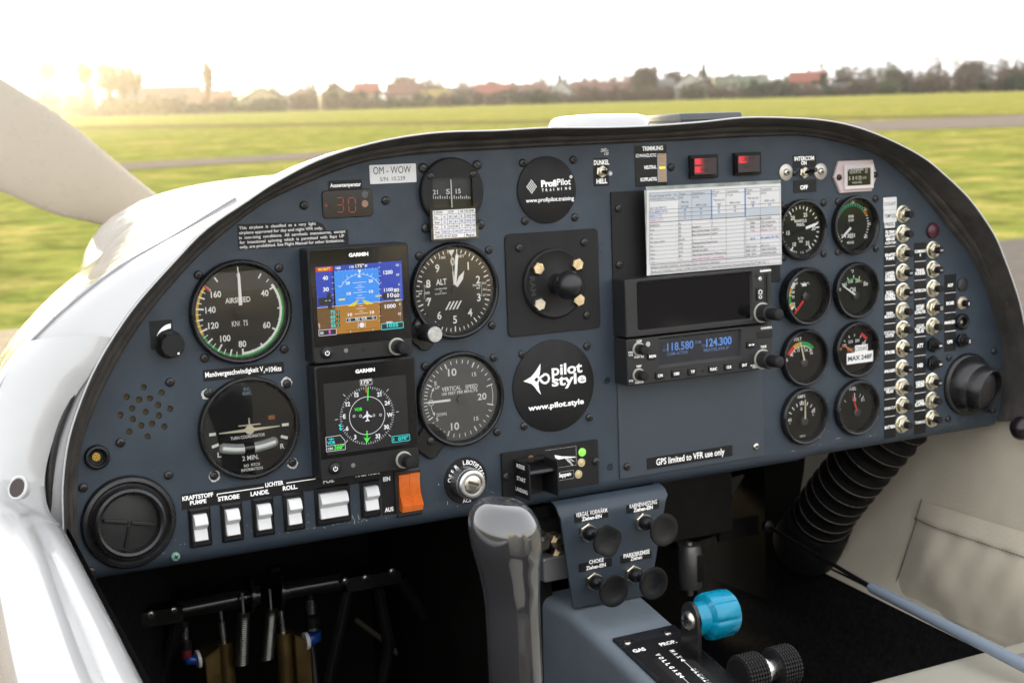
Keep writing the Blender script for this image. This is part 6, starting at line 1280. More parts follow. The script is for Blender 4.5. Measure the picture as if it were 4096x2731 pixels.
# beige leather side wall on the right, with a pocket
LEA = mat('beige_leather', (0.60, 0.54, 0.435), 0.55, var=.08, vs=14, bump=.55, bs=340, rvar=.08)
wall = thing('side_wall_trim', 'beige leather side wall with a gathered map pocket, right of the footwell', 'wall trim')
m = MB(); L = []
for n in (-330, -300, -230, -169, -60, 66, 200, 400, 700):
    lo = (-379 - .088 * n); L.append([(604, -90, n), (603, -150, n), (600, -200, n), (592, -260, n), (578, -320, n), (561, lo + 3, n), (556, lo - 3, n), (552, lo - 8, n)])
m.rings([l[::-1] for l in L][::-1], False, False, False); m.build('leather_panel', LEA, wall, 70)
wu = lambda v: 603 - max(0, (-150 - v)) ** 1.6 * .0062
def pocket_uv(i, j, ni, nj):
    f, g = i / ni, j / nj; n = -112 - 26 * g + (300) * f; v = -252 - 6 * f - 118 * g - 8 * f * g
    env = sin(pi * min(1, f * 6) / 2) * (1 if g < .98 else .2)
    bul = 5 + 11 * env * (.25 + sin(pi * min(1, g * 1.05)) * .8) + (2.2 if g < .2 else 0)
    if g > .2: bul += (1.1 * sin(f * 46 + 5 * g) * (1.25 - g) + 1.6 * sin(f * 15 - 7 * g + 2) * g + 2.5 * math.exp(-((f - .18 - .35 * (g - .2)) / .07) ** 2) * g * -1) * env
    return (wu(v) - bul, v, n)
ni, nj = 60, 34; m = MB(); m.add([pocket_uv(i, j, ni, nj) for j in range(nj + 1) for i in range(ni + 1)], [(j * (ni + 1) + i, (j + 1) * (ni + 1) + i, (j + 1) * (ni + 1) + i + 1, j * (ni + 1) + i + 1) for j in range(nj) for i in range(ni)])
pk = m.build('map_pocket', LEA, wall, 80)
STITCH = mat('stitching', (.11, .095, .075), .8); m = MB()
for k in range(46):
    f = k / 46; a = pocket_uv(0.4, f * nj, ni, nj); m.lathe([(.6, 0)], 6) if False else m.box(a[0] - 1.2, a[1] - .9, a[2] - .5, a[0] + .2, a[1] + .9, a[2] + .6)
m.build('stitching', STITCH, pk)
m = MB()
for k in range(60): a = pocket_uv(k, nj * .19, ni, nj); m.box(a[0] - .5, a[1] - .4, a[2] - 1.6, a[0] + .3, a[1] + .4, a[2] + 1.6)
m.build('hem_stitching', STITCH, pk)

# air hose behind the right end of the panel
hp = [on(3720, 1480, 2, -50), on(3620, 1650, 2, -85), on(3510, 1780, 2, -118), on(3410, 1900, 2, -155), on(3325, 2010, 2, -195), on(3285, 2075, 2, -222)]
hp = catmull([tuple(p) for p in hp], 160); t = thing('air_hose', 'black corrugated air hose running down behind the right end of the panel', 'hose')
m = MB(); m.tube(hp, [35 + 1.5 * sin(2 * pi * i / 160 * 15) for i in range(160)], 28, False); m.build('hose_wall', mat('hose_black', (.004, .004, .004), .7, spec=.2, bump=.4, bs=200), t, 70)
HR = mat('hose_rib', (.10, .08, .07), .55, var=.3, vs=100); P = hp
for k in range(15):
    i = int(160 * (k + .25) / 15); d_ = (P[min(i + 1, 159)] - P[max(i - 1, 0)]).normalized()
    m = MB(); m.xf = Matrix.Translation(P[i]) @ d_.to_track_quat('Z', 'Y').to_matrix().to_4x4(); m.lathe([(36.2, -.6), (37.0, 0), (36.2, .6)], 32, cap1=False); m.build('rib', HR, t, 60)
d_ = (P[159] - P[150]).normalized(); m = MB(); m.xf = Matrix.Translation(P[156]) @ d_.to_track_quat('Z', 'Y').to_matrix().to_4x4(); m.lathe([(37, 0), (39, 3), (39, 14), (37, 16), (41, 26), (43, 70)], 36); m.build('collar', BLACKM, t, 40)
# push rod and its grey-blue tube
a, b, c_ = on(3065, 2100, 0, 450), on(3480, 2345, 0, 450), on(4130, 2678, 0, 450); t = thing('control_rod', 'thin rod ending in a pale blue-grey tube slanting across the right footwell', 'rod')
m = MB(); m.tube([tuple(a), tuple(b.lerp(c_, .05))], 2.4, 12); m.build('rod', BLACK, t, 60); m = MB(); m.tube([tuple(b), tuple(b.lerp(c_, .02)), tuple(c_)], [4.6, 5.8, 6.4], 16); m.build('tube', mat('tube_bluegrey', (.24, .29, .36), .4, rvar=.08), t, 60)
m = MB(); m.lathe([(7, 0), (7, 6), (3, 8)], 16, a.x, a.y); m.xf = None; m.v = [(x, y, z + a.z) for x, y, z in m.v]; m.build('ball_end', BLACK, t, 50)
# far rudder bar and strainer can on the right
t = thing('rudder_bar', 'dark rudder bar tube with an angled bracket in the right footwell', 'rudder bar')
a, b = on(2690, 2165, 2, -300), on(2870, 2110, 2, -300); m = MB(); m.tube([tuple(a), tuple(b)], 9, 16); m.build('tube', BLACKG, t, 60)
a, b = on(2862, 2100, 2, -302), on(3022, 2062, 2, -302); m = MB(); m.tube([tuple(a), tuple(b)], 2, 8); m.box(a.x, a.y - 20, -300, b.x, a.y + 4, -296); m.build('bracket', BLACK, t)
p = on(2757, 2260, 2, -180); t = thing('strainer_can', 'small grey metal can hanging behind the console bracket', 'can', p.x, p.y, p.z); m = MB(); m.xf = Matrix.Rotation(-pi / 2, 4, 'X'); m.lathe([(4, -34), (4, -26), (13, -25), (14, -22), (14, 20), (12, 24), (5, 24), (4, 27)], 28, cap0=True); m.build('can', mat('can_grey', (.16, .16, .16), .4, metal=.7, rvar=.1), t, 40)
MB().rbox(1, -16, 9, 14, 12.6, 14.6, .5).build('label', BLACK, t)

# ---------------------------------------------------------------- rudder pedals on the left
NQ = -250.0
def g3(x, y, n=NQ): p = on(400 + x / 1.809, 2150 + y / 1.809, 2, n); return (p.x, p.y, p.z)
TUBEB = mat('tube_black', (.012, .011, .011), .16, rvar=.06); GOLD = mat('gold_anodised', (.20, .135, .05), .38, metal=.85, var=.12, vs=30, rvar=.1); DSTEEL = mat('dark_steel', (.20, .195, .18), .4, metal=1, rvar=.1)
t = thing('rudder_pedals', 'black rudder pedal tubes with brackets and coil springs in the left footwell', 'pedals')
for a, b in (((560, 525), (1085, 420)), ((1275, 392), (1740, 312))): MB().tube([g3(*a), g3(*b)], 9.5, 18).build('pedal_tube', TUBEB, t, 60)
for pts_, up_ in ((((95, 545), (570, 470), (575, 580), (150, 640)), 1), (((1728, 272), (2130, 208), (2150, 300), (1760, 372)), 1)):
    P = [g3(*q) for q in pts_]; m = MB(); m.rings([[(x, y, z + 12) for x, y, z in P], [(x, y, z + 14) for x, y, z in P]]); m.rings([[(P[0][0], P[0][1], NQ - 12), (P[1][0], P[1][1], NQ - 12)], [(P[0][0], P[0][1], NQ + 14), (P[1][0], P[1][1], NQ + 14)]], False, False, False); m.build('bracket', TUBEB, t)
for x, y in ((530, 522), (365, 552), (1920, 288), (1772, 310), (2112, 240)): q = g3(x, y, NQ + 14); screw(q[0], q[1], q[2], SSTL, t, 'bolt')
for x, y in ((1072, 420), (1283, 390)): q = g3(x, y); m = MB(); m.xf = Matrix.Translation(q) @ Matrix.Rotation(pi / 2, 4, 'Y') @ Matrix.Rotation(.1, 4, 'X'); m.lathe([(20, -1.5), (20, 1.5), (12, 1.6), (12, 9), (6, 10)], 30, cap0=True); m.build('flange', TUBEB, t, 40)
for a, b in (((1040, 545), (1025, 920)), ((1240, 515), (1208, 880))):
    A_, B_ = Vector(g3(*a, NQ + 22)), Vector(g3(*b, NQ + 22)); N_ = 26 * 14; m = MB(); pts = []
    for i in range(N_ + 1): f = i / N_; p = A_.lerp(B_, f); an = 2 * pi * i / 14; pts.append((p.x + 5.4 * cos(an), p.y, p.z + 5.4 * sin(an)))
    m.tube(pts, 0.95, 5); m.build('coil_spring', DSTEEL, t, 60)
    MB().tube([(A_.x, A_.y, A_.z), (A_.x + 2, A_.y + 18, A_.z - 8)], 1.4, 8).build('spring_hook', DSTEEL, t)
for pts_ in (((1790, 380), (1640, 1060)), ((2010, 350), (2090, 760), (2040, 1060)), ((170, 650), (330, 1060)), ((1260, 205), (1285, 330)), ((2170, 290), (2340, 560)), ((560, 610), (430, 1060))): MB().tube([g3(*q, NQ - 30) for q in pts_], 7, 12).build('pedal_arm', TUBEB, t, 60)
m = MB(); m.xf = Matrix.Translation(g3(128, 640, NQ + 10)); m.tube([(10 * cos(2 * pi * i / 20), 10 * sin(2 * pi * i / 20), 0) for i in range(21)], 1.2, 6); m.build('ring_eye', DSTEEL, t)
for i, (x0_, x1_, xm, yt_, yl, lab) in enumerate(((735, 955, 845, 760, 845, 'gold brake cylinder under the left pedal tube'), (1270, 1495, 1378, 672, 735, 'gold brake cylinder under the right pedal tube'))):
    q0 = g3(x0_ if i == 0 else x1_, yl); q1 = g3(xm, yt_); q2 = g3(x1_ if i == 0 else x0_, yt_ - (8 if i == 0 else -10)); t = thing('brake_cylinder', lab, 'brake cylinder', 0, 0, 0, 'brake cylinders in the footwell')
    yb_ = q1[1] - 190; w_ = abs(q2[0] - q1[0]) / 2
    m = MB(); m.tube([((q1[0] + q2[0]) / 2, q1[1], NQ), ((q1[0] + q2[0]) / 2, yb_, NQ)], w_ + 1, 22); m.build('barrel', GOLD, t, 40)
    pr = [(q0[0], q0[1]), (q1[0], q1[1]), (q1[0], yb_), (q0[0], yb_)]; m = MB(); m.prism(pr if i == 1 else pr[::-1], NQ - 14, NQ + 12, 1); m.build('side_block', GOLD, t)
    r0 = g3(*((868, 520) if i == 0 else (1297, 440))); MB().tube([r0, ((q1[0] + q2[0]) / 2, q1[1] + .1, NQ)], 3.2, 12).build('piston_rod', ALU, t, 60)
BLUEF, REDF = mat('fitting_blue', (.01, .06, .30), .35, metal=.3), mat('fitting_red', (.14, .012, .012), .4)
for lab, parts_ in (('left brake hose with red and blue fittings', (('hose', BLACK, ((605, 600), (612, 640)), 5), ('ferrule', STEEL, ((610, 630), (616, 730)), 4), ('hose', BLACK, ((616, 735), (622, 800)), 6), ('red_collar', REDF, ((625, 805), (630, 858)), 5), ('blue_elbow', BLUEF, ((632, 862), (640, 884), (690, 880)), 5), ('white_nut', WPL, ((700, 878), (722, 872)), 9))),
                    ('right brake hose with blue elbow', (('hose', BLACK, ((1520, 405), (1525, 450)), 4), ('ferrule', STEEL, ((1525, 445), (1530, 545)), 5), ('hose', BLACK, ((1532, 560), (1540, 640)), 7), ('ferrule', STEEL, ((1541, 640), (1543, 665)), 5), ('blue_elbow', BLUEF, ((1545, 680), (1550, 715), (1510, 740)), 8), ('white_nut', WPL, ((1505, 742), (1480, 748)), 9), ('lower_pipe', DSTEEL, ((1530, 770), (1545, 900), (1560, 1060)), 3)))):
    t = thing('brake_hose', lab, 'hose', 0, 0, 0, 'brake hoses in the footwell')
    for nme, mm, pts_, r in parts_: MB().tube([g3(*q, NQ + 8) for q in pts_], r, 12).build(nme, mm, t, 50)
t = tag(place(MB().tube([g3(*q, NQ - 120) for q in ((1850, 590), (2050, 740), (2200, 880), (2420, 1060))], 3, 8).build('control_cable', mat('cable_tan', (.10, .08, .05), .6), None, 60)), 'tan control cable sloping down the dark centre of the footwell', 'cable')

# ---------------------------------------------------------------- console
con = thing('centre_console', 'blue-grey painted console sloping down from the panel between the seats', 'console')
CPAINT = wear(mat('console_paint', (0.135, 0.160, 0.186), 0.5, var=.10, vs=18, bump=.35, bs=160, rvar=.08), (.30, .28, .25), .96, 70)
vt = lambda n: -260 - .235 * (n - 73)
L = []
for n in (-40, 16, 60, 110, 180, 260, 400):
    z = vt(max(n, 16)); sec = [(36, -540), (36.5, z - 60), (37.5, z - 14)]
    for k in range(6): a = rad(180 - 18 * k); sec.append((47.5 + 10 * cos(a), z - 10 + 10 * sin(a)))
    sec += [(111, z)] + [(111 + 8 * sin(rad(18 * k)), z - 8 + 8 * cos(rad(18 * k))) for k in range(1, 6)] + [(120, -540)]
    L.append([(x, y, n) for x, y in sec])
m = MB(); m.rings([l[::-1] for l in L], False, False, False); m.build('shell', CPAINT, con, 50)
# bracket with the four pull knobs
NB = 20.0
br = thing('knob_bracket', 'blue-grey bracket below the panel carrying four black pull knobs', 'bracket')
tl, tr, brr, bl = ZP(918, 232, NB), ZP(1742, 78, NB), ZP(1600, 905, NB), ZP(1028, 1003, NB)
ol = [bl, brr] ; NBK = 8
def arcc(c, r, a0, a1, k=5): return [(c[0] + r * cos(rad(a0 + (a1 - a0) * i / k)), c[1] + r * sin(rad(a0 + (a1 - a0) * i / k))) for i in range(k + 1)]
BRP = wear(mat('bracket_paint', (0.030, 0.042, 0.057), 0.45, spec=.4, var=.1, vs=14, bump=.1, bs=900, rvar=.08), (.4, .4, .4), 1.0, 110)
rows = []; K = 24
for k in range(K + 1):
    f = k / K; l_ = Vector(tl).lerp(Vector(bl), f); r_ = Vector(tr).lerp(Vector(brr), f); rows.append((l_, r_))
L = []
for a in (95, 75, 50, 25): L.append([(x, y, NB - 14 + 14 * cos(rad(a))) for x, y in [((tl[0] + (tr[0] - tl[0]) * i / 8), (tl[1] + tr[1]) / 2 - 14 + 14 * sin(rad(a))) for i in range(9)]])
for l_, r_ in rows[3:]:
    L.append([(l_.x + (r_.x - l_.x) * i / 8, l_.y + (r_.y - l_.y) * i / 8, NB) for i in range(9)])
m = MB(); m.rings([[(x, y, z) for x, y, z in l] for l in L], False, False, False)
m.rings([[(l[8][0], l[8][1], l[8][2]) for l in L], [(l[8][0] + .5, l[8][1], l[8][2] - 1.5) for l in L], [(l[8][0] - 1, l[8][1], l[8][2] - 22) for l in L]], False, False, False)
m.rings([[(l[0][0], l[0][1], l[0][2]) for l in L], [(l[0][0] - .3, l[0][1], l[0][2] - 2) for l in L]], False, False, False)
m.build('plate', BRP, br, 40)
for box, tx in (((1031, 292, 1289, 316), (('VERGAS. VORWÄRM.', 1045, 313, 1287, 281, 32), ('Ziehen-EIN', 1090, 344, 1240, 320, 27))), ((1425, 226, 1673, 248), (('KABINENHEIZUNG', 1452, 249, 1657, 214, 30), ('Ziehen-EIN', 1480, 278, 1625, 252, 27))), ((1064, 668, 1317, 684), (('CHOKE', 1145, 669, 1255, 650, 28), ('Ziehen-EIN', 1122, 712, 1270, 690, 27))), ((1378, 610, 1617, 622), (('PARKBREMSE', 1405, 623, 1602, 590, 30), ('Ziehen', 1457, 644, 1545, 628, 27)))):
    x0, y0, x1, y1 = rect_of(ZP, *box, NB); b = MB(); b.rbox(x0, y0, x1, y1, NB + .05, NB + .35, 1, .08); o = b.build('placard', LABEL, br); w = txt()
    for q in tx: tz(w, ZP, *q, n=NB + .42, bold=.02)
    w.build('lettering', WHITE, o)
for x, y, lab, cut in ((1135, 432, 'black pull knob with cut corners under VERGAS. VORWÄRM.', 1), (1555, 352, 'round black pull knob under KABINENHEIZUNG', 0), (1182, 800, 'round black pull knob under CHOKE', 0), (1478, 745, 'round black pull knob under PARKBREMSE', 0)):
    q = ZP(x, y, NB + 3); t = thing('pull_knob', lab, 'knob', q[0], q[1], NB, 'pull knobs on the bracket')
    MB().lathe([(8.6, .1), (8.6, 4), (7.8, 4.8)], 6, a0=random.random()).build('nut', NICKEL, t); MB().lathe([(6.6, 4.8), (6.8, 8), (5.4, 12), (3.4, 14), (3.2, 20), (5.2, 22), (5.2, 27), (4.8, 30)], 24).build('stem', BLACK, t, 40)
    g = (lambda i, k: min(1, .90 / max(abs(cos(2 * pi * i / 48 + .5)), abs(sin(2 * pi * i / 48 + .5))))) if cut else None
    MB().lathe([(4.8, 28), (9, 31), (14.4, 35), (14.9, 36.5), (14.4, 37.6), (13.4, 37.8), (9, 36.4), (4, 35.6), (.01, 35.4)], 48, gear=g, cap1=False).build('knob_head', BLACK, t, 40)
# valve block left of the bracket
t = thing('valve_block', 'small grey metal valve with brass fittings behind the bracket edge', 'valve')
q = ZP(880, 690, -10); MB().rbox(q[0] - 16, q[1] - 10, q[0] + 14, q[1] + 12, -26, 0, 2, 1).build('block', mat('block_grey', (.20, .20, .20), .45, metal=.6), t)
for x, y, mm in ((890, 490, BRASS), (905, 590, BRASS), (785, 510, DSTEEL)): q = ZP(x, y, -10); MB().lathe([(7, -20), (7, -6), (4, -5), (4, -2)], 6 if mm is BRASS else 14, *q).build('fitting', mm, t)
q = ZP(880, 450, -12); MB().rbox(q[0] - 24, q[1] - 13, q[0] + 20, q[1] + 13, -40, -21, 2).build('bracket_block', BLACK, t)
for x in (770, 815): a, b = on(1750 + x / 1.8873, 1900 + 235 / 1.8873, 2, -40), on(1750 + x / 1.8873 + 2, 1900 + 400 / 1.8873, 2, -40); MB().tube([tuple(a), tuple(b)], 4 if x == 770 else 2, 10).build('pipe', mat('pipe_buff', (.20, .18, .13), .5), t, 60)

# ---------------------------------------------------------------- lever quadrant
QR = Matrix(((1, 0, 0), (0, .229, .973), (0, -.973, .229))); QO = Vector((81, -260, 73))
def qz(x, y, z=0.0):
    d = ray(2300 + x / 2.138, 2300 + y / 2.138); N_ = QR.col[2]; P0 = QO + Vector(N_) * z
    k = (P0 - CAMP).dot(N_) / d.dot(N_); l_ = QR.transposed() @ (CAMP + d * k - QO); return l_.x, l_.y
t = thing('lever_quadrant', 'black lever quadrant plate lettered GAS and PROP. on the console', 'quadrant', *QO, None, QR)
m = MB(); m.rbox(-32, -230, 33, 0, .2, 2.6, 1, .4); m.build('plate', mat('quadrant_black', (.010, .011, .014), .3, rvar=.1, var=.2, vs=50), t)
o = MB().rbox(-28, -230, 30, -14, 2.6, 2.9, 3, .1).build('label_plate', LABEL, t)
for x, y in ((448, 568), (793, 487)): q = qz(x, y, 4); screw(q[0], q[1], 2.4, SSTL, t, sc=.95)
sl1, sl2 = qz(690, 715, 3), qz(1075, 800, 3)
m = MB(); m.rbox(sl1[0] - 3.5, -226, sl1[0] + 3.5, sl1[1], 2.92, 3.0, 3); m.build('lever_slot', INKD, t); m = MB(); m.rbox(sl2[0] - 6, -226, sl2[0] + 3, sl2[1] + 16, 2.92, 3.0, 3); m.build('lever_slot', INKD, t)
def tq(w, s_, x0, y0, x1, y1, hp, rot=0.0, bold=.03):
    a, b = qz(x0, y0, 3), qz(x1, y1, 3); c_ = qz(x0, y0 - hp, 3); h = 4.4; text(w, s_, (a[0] + b[0]) / 2, (a[1] + b[1]) / 2 + h / 2, h, abs(b[0] - a[0]), 3.0, bold=bold)
w = txt(); tq(w, 'GAS', 508, 660, 612, 636, 38); tq(w, 'PROP.', 737, 604, 876, 572, 36)
for s_, a, b in (('MAX', (815, 640), (895, 705)), ('VOLLGAS', (690, 672), (895, 850)), ('DREHZAHL', (1000, 800), (1200, 980))):
    p, q = Vector(qz(*a, 3)), Vector(qz(*b, 3)); n_ = len(s_)
    for i, ch in enumerate(s_): c_ = p.lerp(q, (i + .3) / (n_ - .4)); text(w, ch, p.x + 1.2, c_.y, 4.2, 3.2, 3.0, rot=-pi / 2, bold=.03)
for x, y in ((920, 722), (910, 862)):
    q = qz(x, y, 3); w.flat([(q[0] - 2.4, q[1] - 1.6), (q[0] + 2.4, q[1] - 1.6), (q[0], q[1] + 2.4)], 3.0); w.line(q[0], q[1] - 1.6, q[0], q[1] - 18, .5, 3.0)
w.build('lettering', WHITE, o)
# propeller lever with its blue knob
t = thing('propeller_lever', 'black lever plate with a scalloped bright blue knob', 'lever', 100, -240, 120)
pr = [(-12, -40)] + [(-12.5, -6)] + [(12 * cos(rad(a)) * 1.0, 4 + 14 * sin(rad(a))) for a in range(180, -1, -15)] + [(12.5, -6), (12, -40)]
m = MB(); m.rings([[(x, y, -z) for z, y in pr] for x in (-1.8, 1.8)]); m.build('lever_plate', mat('lever_black', (.012, .012, .013), .35, rvar=.1), t, 30)
m = MB(); m.xf = Matrix.Translation((-1.8, 2, 0)) @ Matrix.Rotation(-pi / 2, 4, 'Y'); m.lathe([(8.6, 0), (8.4, 1.2), (6.6, 3.4), (3.5, 4.4), (.01, 4.6)], 28, cap1=False); sc = m.build('screw', STEEL, t, 50)
m = MB(); m.xf = Matrix.Translation((-1.8, 2, 0)) @ Matrix.Rotation(-pi / 2, 4, 'Y'); m.rect(-4.5, -.8, 4.5, .8, 4.7); m.rect(-.8, -4.5, .8, 4.5, 4.72); m.build('screw_recess', INKD, sc)
BLUEK = mat('knob_blue', (.0, .22, .36), .28, var=.12, vs=60, rvar=.1)
m = MB(); m.xf = Matrix.Translation((1.8, 2, 0)) @ Matrix.Rotation(pi / 2, 4, 'Y')
def scal(i, k): return 1 - .075 * math.exp(-((((i / 96 * 7) % 1) - .5) / .10) ** 2) if k in (3, 4, 5) else 1
m.lathe([(13.5, 0), (14.5, 4), (15, 10), (19.8, 13), (20.6, 16), (20.4, 36), (18.4, 38.5), (10, 39.5)], 96, gear=scal); m.build('knob', BLUEK, t, 40)
# friction lock
t = thing('friction_knob', 'pair of black knurled wheels with a silver ring beside the console', 'knob', 128, -277, 167)
g = lambda i, k: 1 + .045 * (i % 2)
for z0, z1, r in ((-14, 8, 17.5), (22, 42, 17.5)):
    m = MB(); m.xf = Matrix.Rotation(pi / 2, 4, 'Y'); N_ = 7; pr = [(r - 2.5, z0), (r - .6, z0 + .8)]
    for k in range(N_): za = z0 + 1 + (z1 - z0 - 2) * k / N_; pr += [(r, za), (r, za + (z1 - z0 - 2) / N_ * .6), (r - .9, za + (z1 - z0 - 2) / N_ * .7), (r - .9, za + (z1 - z0 - 2) / N_ * .95)]
    pr += [(r - .6, z1 - .8), (r - 2.5, z1)]; m.lathe(pr, 64, cap0=True, gear=g); m.build('wheel', BLACKM, t)
m = MB(); m.xf = Matrix.Rotation(pi / 2, 4, 'Y'); m.lathe([(10, 8), (12, 9), (12, 13), (9, 14), (9, 22)], 28); m.build('silver_ring', ALU, t, 40)

# ---------------------------------------------------------------- control stick
STK = mat('stick_grey', (.030, .030, .032), .08, spec=1.0, coat=.8, rvar=.05, var=.06, vs=20)
t = thing('control_stick', 'glossy dark grey control stick with a rounded head in the foreground', 'control stick', -165, -200, 300)
SP = [(2, -180, 18, 19, 0, 0), (1, -60, 17.6, 19, 0, 0), (0.5, 50, 17.4, 19, 0, 0), (0.2, 76, 17.6, 19.5, .0, 0), (-1.2, 92, 19.2, 21, .06, 1), (-3.2, 105, 21.2, 22, .12, 2), (-4.2, 115, 23.2, 23, .16, 3), (-4.6, 124, 23.6, 23.4, .16, 3), (-4.6, 131.5, 22.4, 22.4, .16, 3), (-4.4, 137.5, 19.4, 19.6, .15, 3), (-4.2, 141.5, 15.2, 16.2, .13, 3), (-4.2, 143.4, 11, 11, .11, 3), (-4.2, 144.2, 4, 4, .1, 3)]
L = []
for cx, cy, rx, rz, tl_, cz in SP: L.append([(cx + rx * cos(2 * pi * i / 36), cy - tl_ * rx * cos(2 * pi * i / 36) - tl_ * 1.0 * rz * sin(2 * pi * i / 36), cz + rz * sin(2 * pi * i / 36)) for i in range(36)])
Lf = []
for i in range(len(L) - 1):
    a0, a1, a2, a3 = L[max(i - 1, 0)], L[i], L[i + 1], L[min(i + 2, len(L) - 1)]
    for k in range(4):
        q = k / 4; Lf.append([tuple(.5 * ((2 * Vector(p1)) + (Vector(p2) - Vector(p0)) * q + (2 * Vector(p0) - 5 * Vector(p1) + 4 * Vector(p2) - Vector(p3)) * q * q + (3 * Vector(p1) - Vector(p0) - 3 * Vector(p2) + Vector(p3)) * q ** 3)) if i > 1 else tuple(Vector(p1).lerp(Vector(p2), q)) for p0, p1, p2, p3 in zip(a0, a1, a2, a3)])
Lf.append(L[-1]); m = MB(); m.rings(Lf); m.build('grip', STK, t, 70)

# ---------------------------------------------------------------- seats
SEAT = mat('seat_leather', (0.44, 0.42, 0.36), .5, var=.05, vs=12, bump=.35, bs=380, rvar=.08)
def cushion(m, x0, y0, z0, x1, y1, z1, r, crown=0):
    L = []; K = 6
    for k in range(K + 1): a = rad(90 * k / K); L.append([(x, y1 - r + r * sin(a) + crown * (1 - ((x - (x0 + x1) / 2) / ((x1 - x0) / 2)) ** 2) * sin(a), z) for x, z in inset(rrect(x0, z0, x1, z1, r * 1.6, 8), r * (1 - cos(a)))])
    L.insert(0, [(x, y0, z) for x, z in rrect(x0, z0, x1, z1, r * 1.6, 8)]); m.rings([[p for p in l][::-1] for l in L]); return m
for cu, lab in ((CU + 322, 'cream leather seat cushion at the lower right corner'), (CU - 270, 'cream leather left seat, behind the control stick')):
    n0 = 62 if cu > CU else 470
    t = thing('pilot_seat', lab, 'seat', 0, 0, 0, 'pilot seats'); cushion(MB(), cu - 150, -470, n0, cu + 175 if cu > CU else cu + 175, -361 if cu > CU else -388, 760, 32, 14).build('cushion', SEAT, t, 60)
    m = MB(); m.xf = Matrix.Translation((0, -380, 960)) @ Matrix.Rotation(rad(10), 4, 'X') @ Matrix.Rotation(pi / 2, 4, 'X'); cushion(m, cu - 165, -60, -425, cu + 165, 40, 0, 30, 10); m.build('backrest', SEAT, t, 60)
t = thing('rear_reflector', 'unseen beige bulkhead added behind the seats as a reflector for the left dials', 'bulkhead')  # unseen, added behind the camera so the dial glass mirrors beige
MB().rbox(-385, -540, 600, -40, 1110, 1130, 20).build('reflector_panel', LEA, t); MB().rbox(-385, -60, 600, -40, 1131, 1500, 5).build('reflector_shelf', LEA, t)
q = on(4088, 1712, 0, 588); t = tag(place(MB().lathe([(.01, -13), (7, -11), (12, -5), (13, 0), (12, 5), (7, 11), (.01, 13)], 24, cap1=False).build('latch_knob', mat('latch_maroon', (.012, .006, .010), .3), None, 60), q.x, q.y, q.z), 'dark round latch knob at the right edge below the moulding', 'knob')
# small leather flap at the lower right edge
q = on(4060, 2690, 1, -365); t = tag(place(cushion(MB(), -30, -40, -24, 30, 6, 26, 12, 6).build('leather_flap', mat('flap_leather', (.30, .30, .34), .5, bump=.35, bs=380), None, 60), q.x + 22, q.y, q.z), 'small grey-blue leather flap beside the cream cushion', 'flap')
# ================================================================ airfield, houses and trees (metres, world axes)
WCAM = PM @ (CAMP * S)
def wray(x, y): return (WR @ ray(x, y)).normalized()
def ground_at(x, y): d = wray(x, y); k = -WCAM.z / d.z; p = WCAM + d * k; return p
def far(x, dist):                              # ground point in the direction of column x
    d = wray(x, 400); d = Vector((d.x, d.y, 0)).normalized(); return Vector((WCAM.x, WCAM.y, 0)) + d * dist
def mbw(): return MB()
class MW(MB):                                  # metre variant
    def build(s, name, mats, parent=None, smooth=None):
        s.v = [(x * 1000, y * 1000, z * 1000) for x, y, z in s.v]; return MB.build(s, name, mats, parent, smooth)
def wthing(name, label, cat, p, rz=0.0, group=None):
    o = bpy.data.objects.new(name, None); COL.objects.link(o); o.location = p; o.rotation_euler = (0, 0, rz); return tag(o, label, cat, group)
# grass: patches of green and straw, sunlit through the blades
g = bpy.data.materials.new('winter_grass'); g.use_nodes = True; t_ = g.node_tree; b_ = t_.nodes['Principled BSDF']
geo = t_.nodes.new('ShaderNodeNewGeometry')
def noise(scale, detail=6, rough=.6, vec=None, stretch=None):
    n = t_.nodes.new('ShaderNodeTexNoise'); n.inputs['Scale'].default_value = scale; n.inputs['Detail'].default_value = detail; n.inputs['Roughness'].default_value = rough
    src = geo.outputs['Position']
    if stretch:
        mp = t_.nodes.new('ShaderNodeMapping'); mp.inputs['Scale'].default_value = stretch; mp.inputs['Rotation'].default_value = (0, 0, .45); t_.links.new(src, mp.inputs['Vector']); src = mp.outputs[0]
    t_.links.new(src, n.inputs['Vector']); return n.outputs['Fac']
def ramp(fac, stops):
    r = t_.nodes.new('ShaderNodeValToRGB'); e = r.color_ramp.elements
    e[0].position, e[0].color = stops[0][0], (*stops[0][1], 1); e[1].position, e[1].color = stops[-1][0], (*stops[-1][1], 1)
    for p_, c_ in stops[1:-1]: k = e.new(p_); k.color = (*c_, 1)
    t_.links.new(fac, r.inputs[0]); return r.outputs[0]
def mixc(f, a, b, mode='MIX'):
    m_ = t_.nodes.new('ShaderNodeMix'); m_.data_type = 'RGBA'; m_.blend_type = mode
    (t_.links.new(f, m_.inputs['Factor']) if not isinstance(f, float) else m_.inputs['Factor'].__setattr__('default_value', f)); t_.links.new(a, m_.inputs['A']); t_.links.new(b, m_.inputs['B']); return m_.outputs['Result']
patch = ramp(noise(.22, 10, .68, stretch=(.75, 1.0, 1)), [(.30, (.180, .150, .070)), (.40, (.115, .140, .040)), (.48, (.070, .112, .026)), (.55, (.115, .138, .038)), (.66, (.205, .168, .085))])
straw = t_.nodes.new('ShaderNodeRGB'); straw.outputs[0].default_value = (.21, .165, .075, 1); dk = t_.nodes.new('ShaderNodeRGB'); dk.outputs[0].default_value = (.030, .060, .008, 1)
patch = mixc(ramp(noise(.55, 9, .72), [(.53, (0, 0, 0)), (.66, (.5, .5, .5))]), patch, straw.outputs[0])
patch = mixc(ramp(noise(.38, 9, .72, stretch=(1, 1, 3)), [(.34, (.45, .45, .45)), (.46, (0, 0, 0))]), patch, dk.outputs[0])
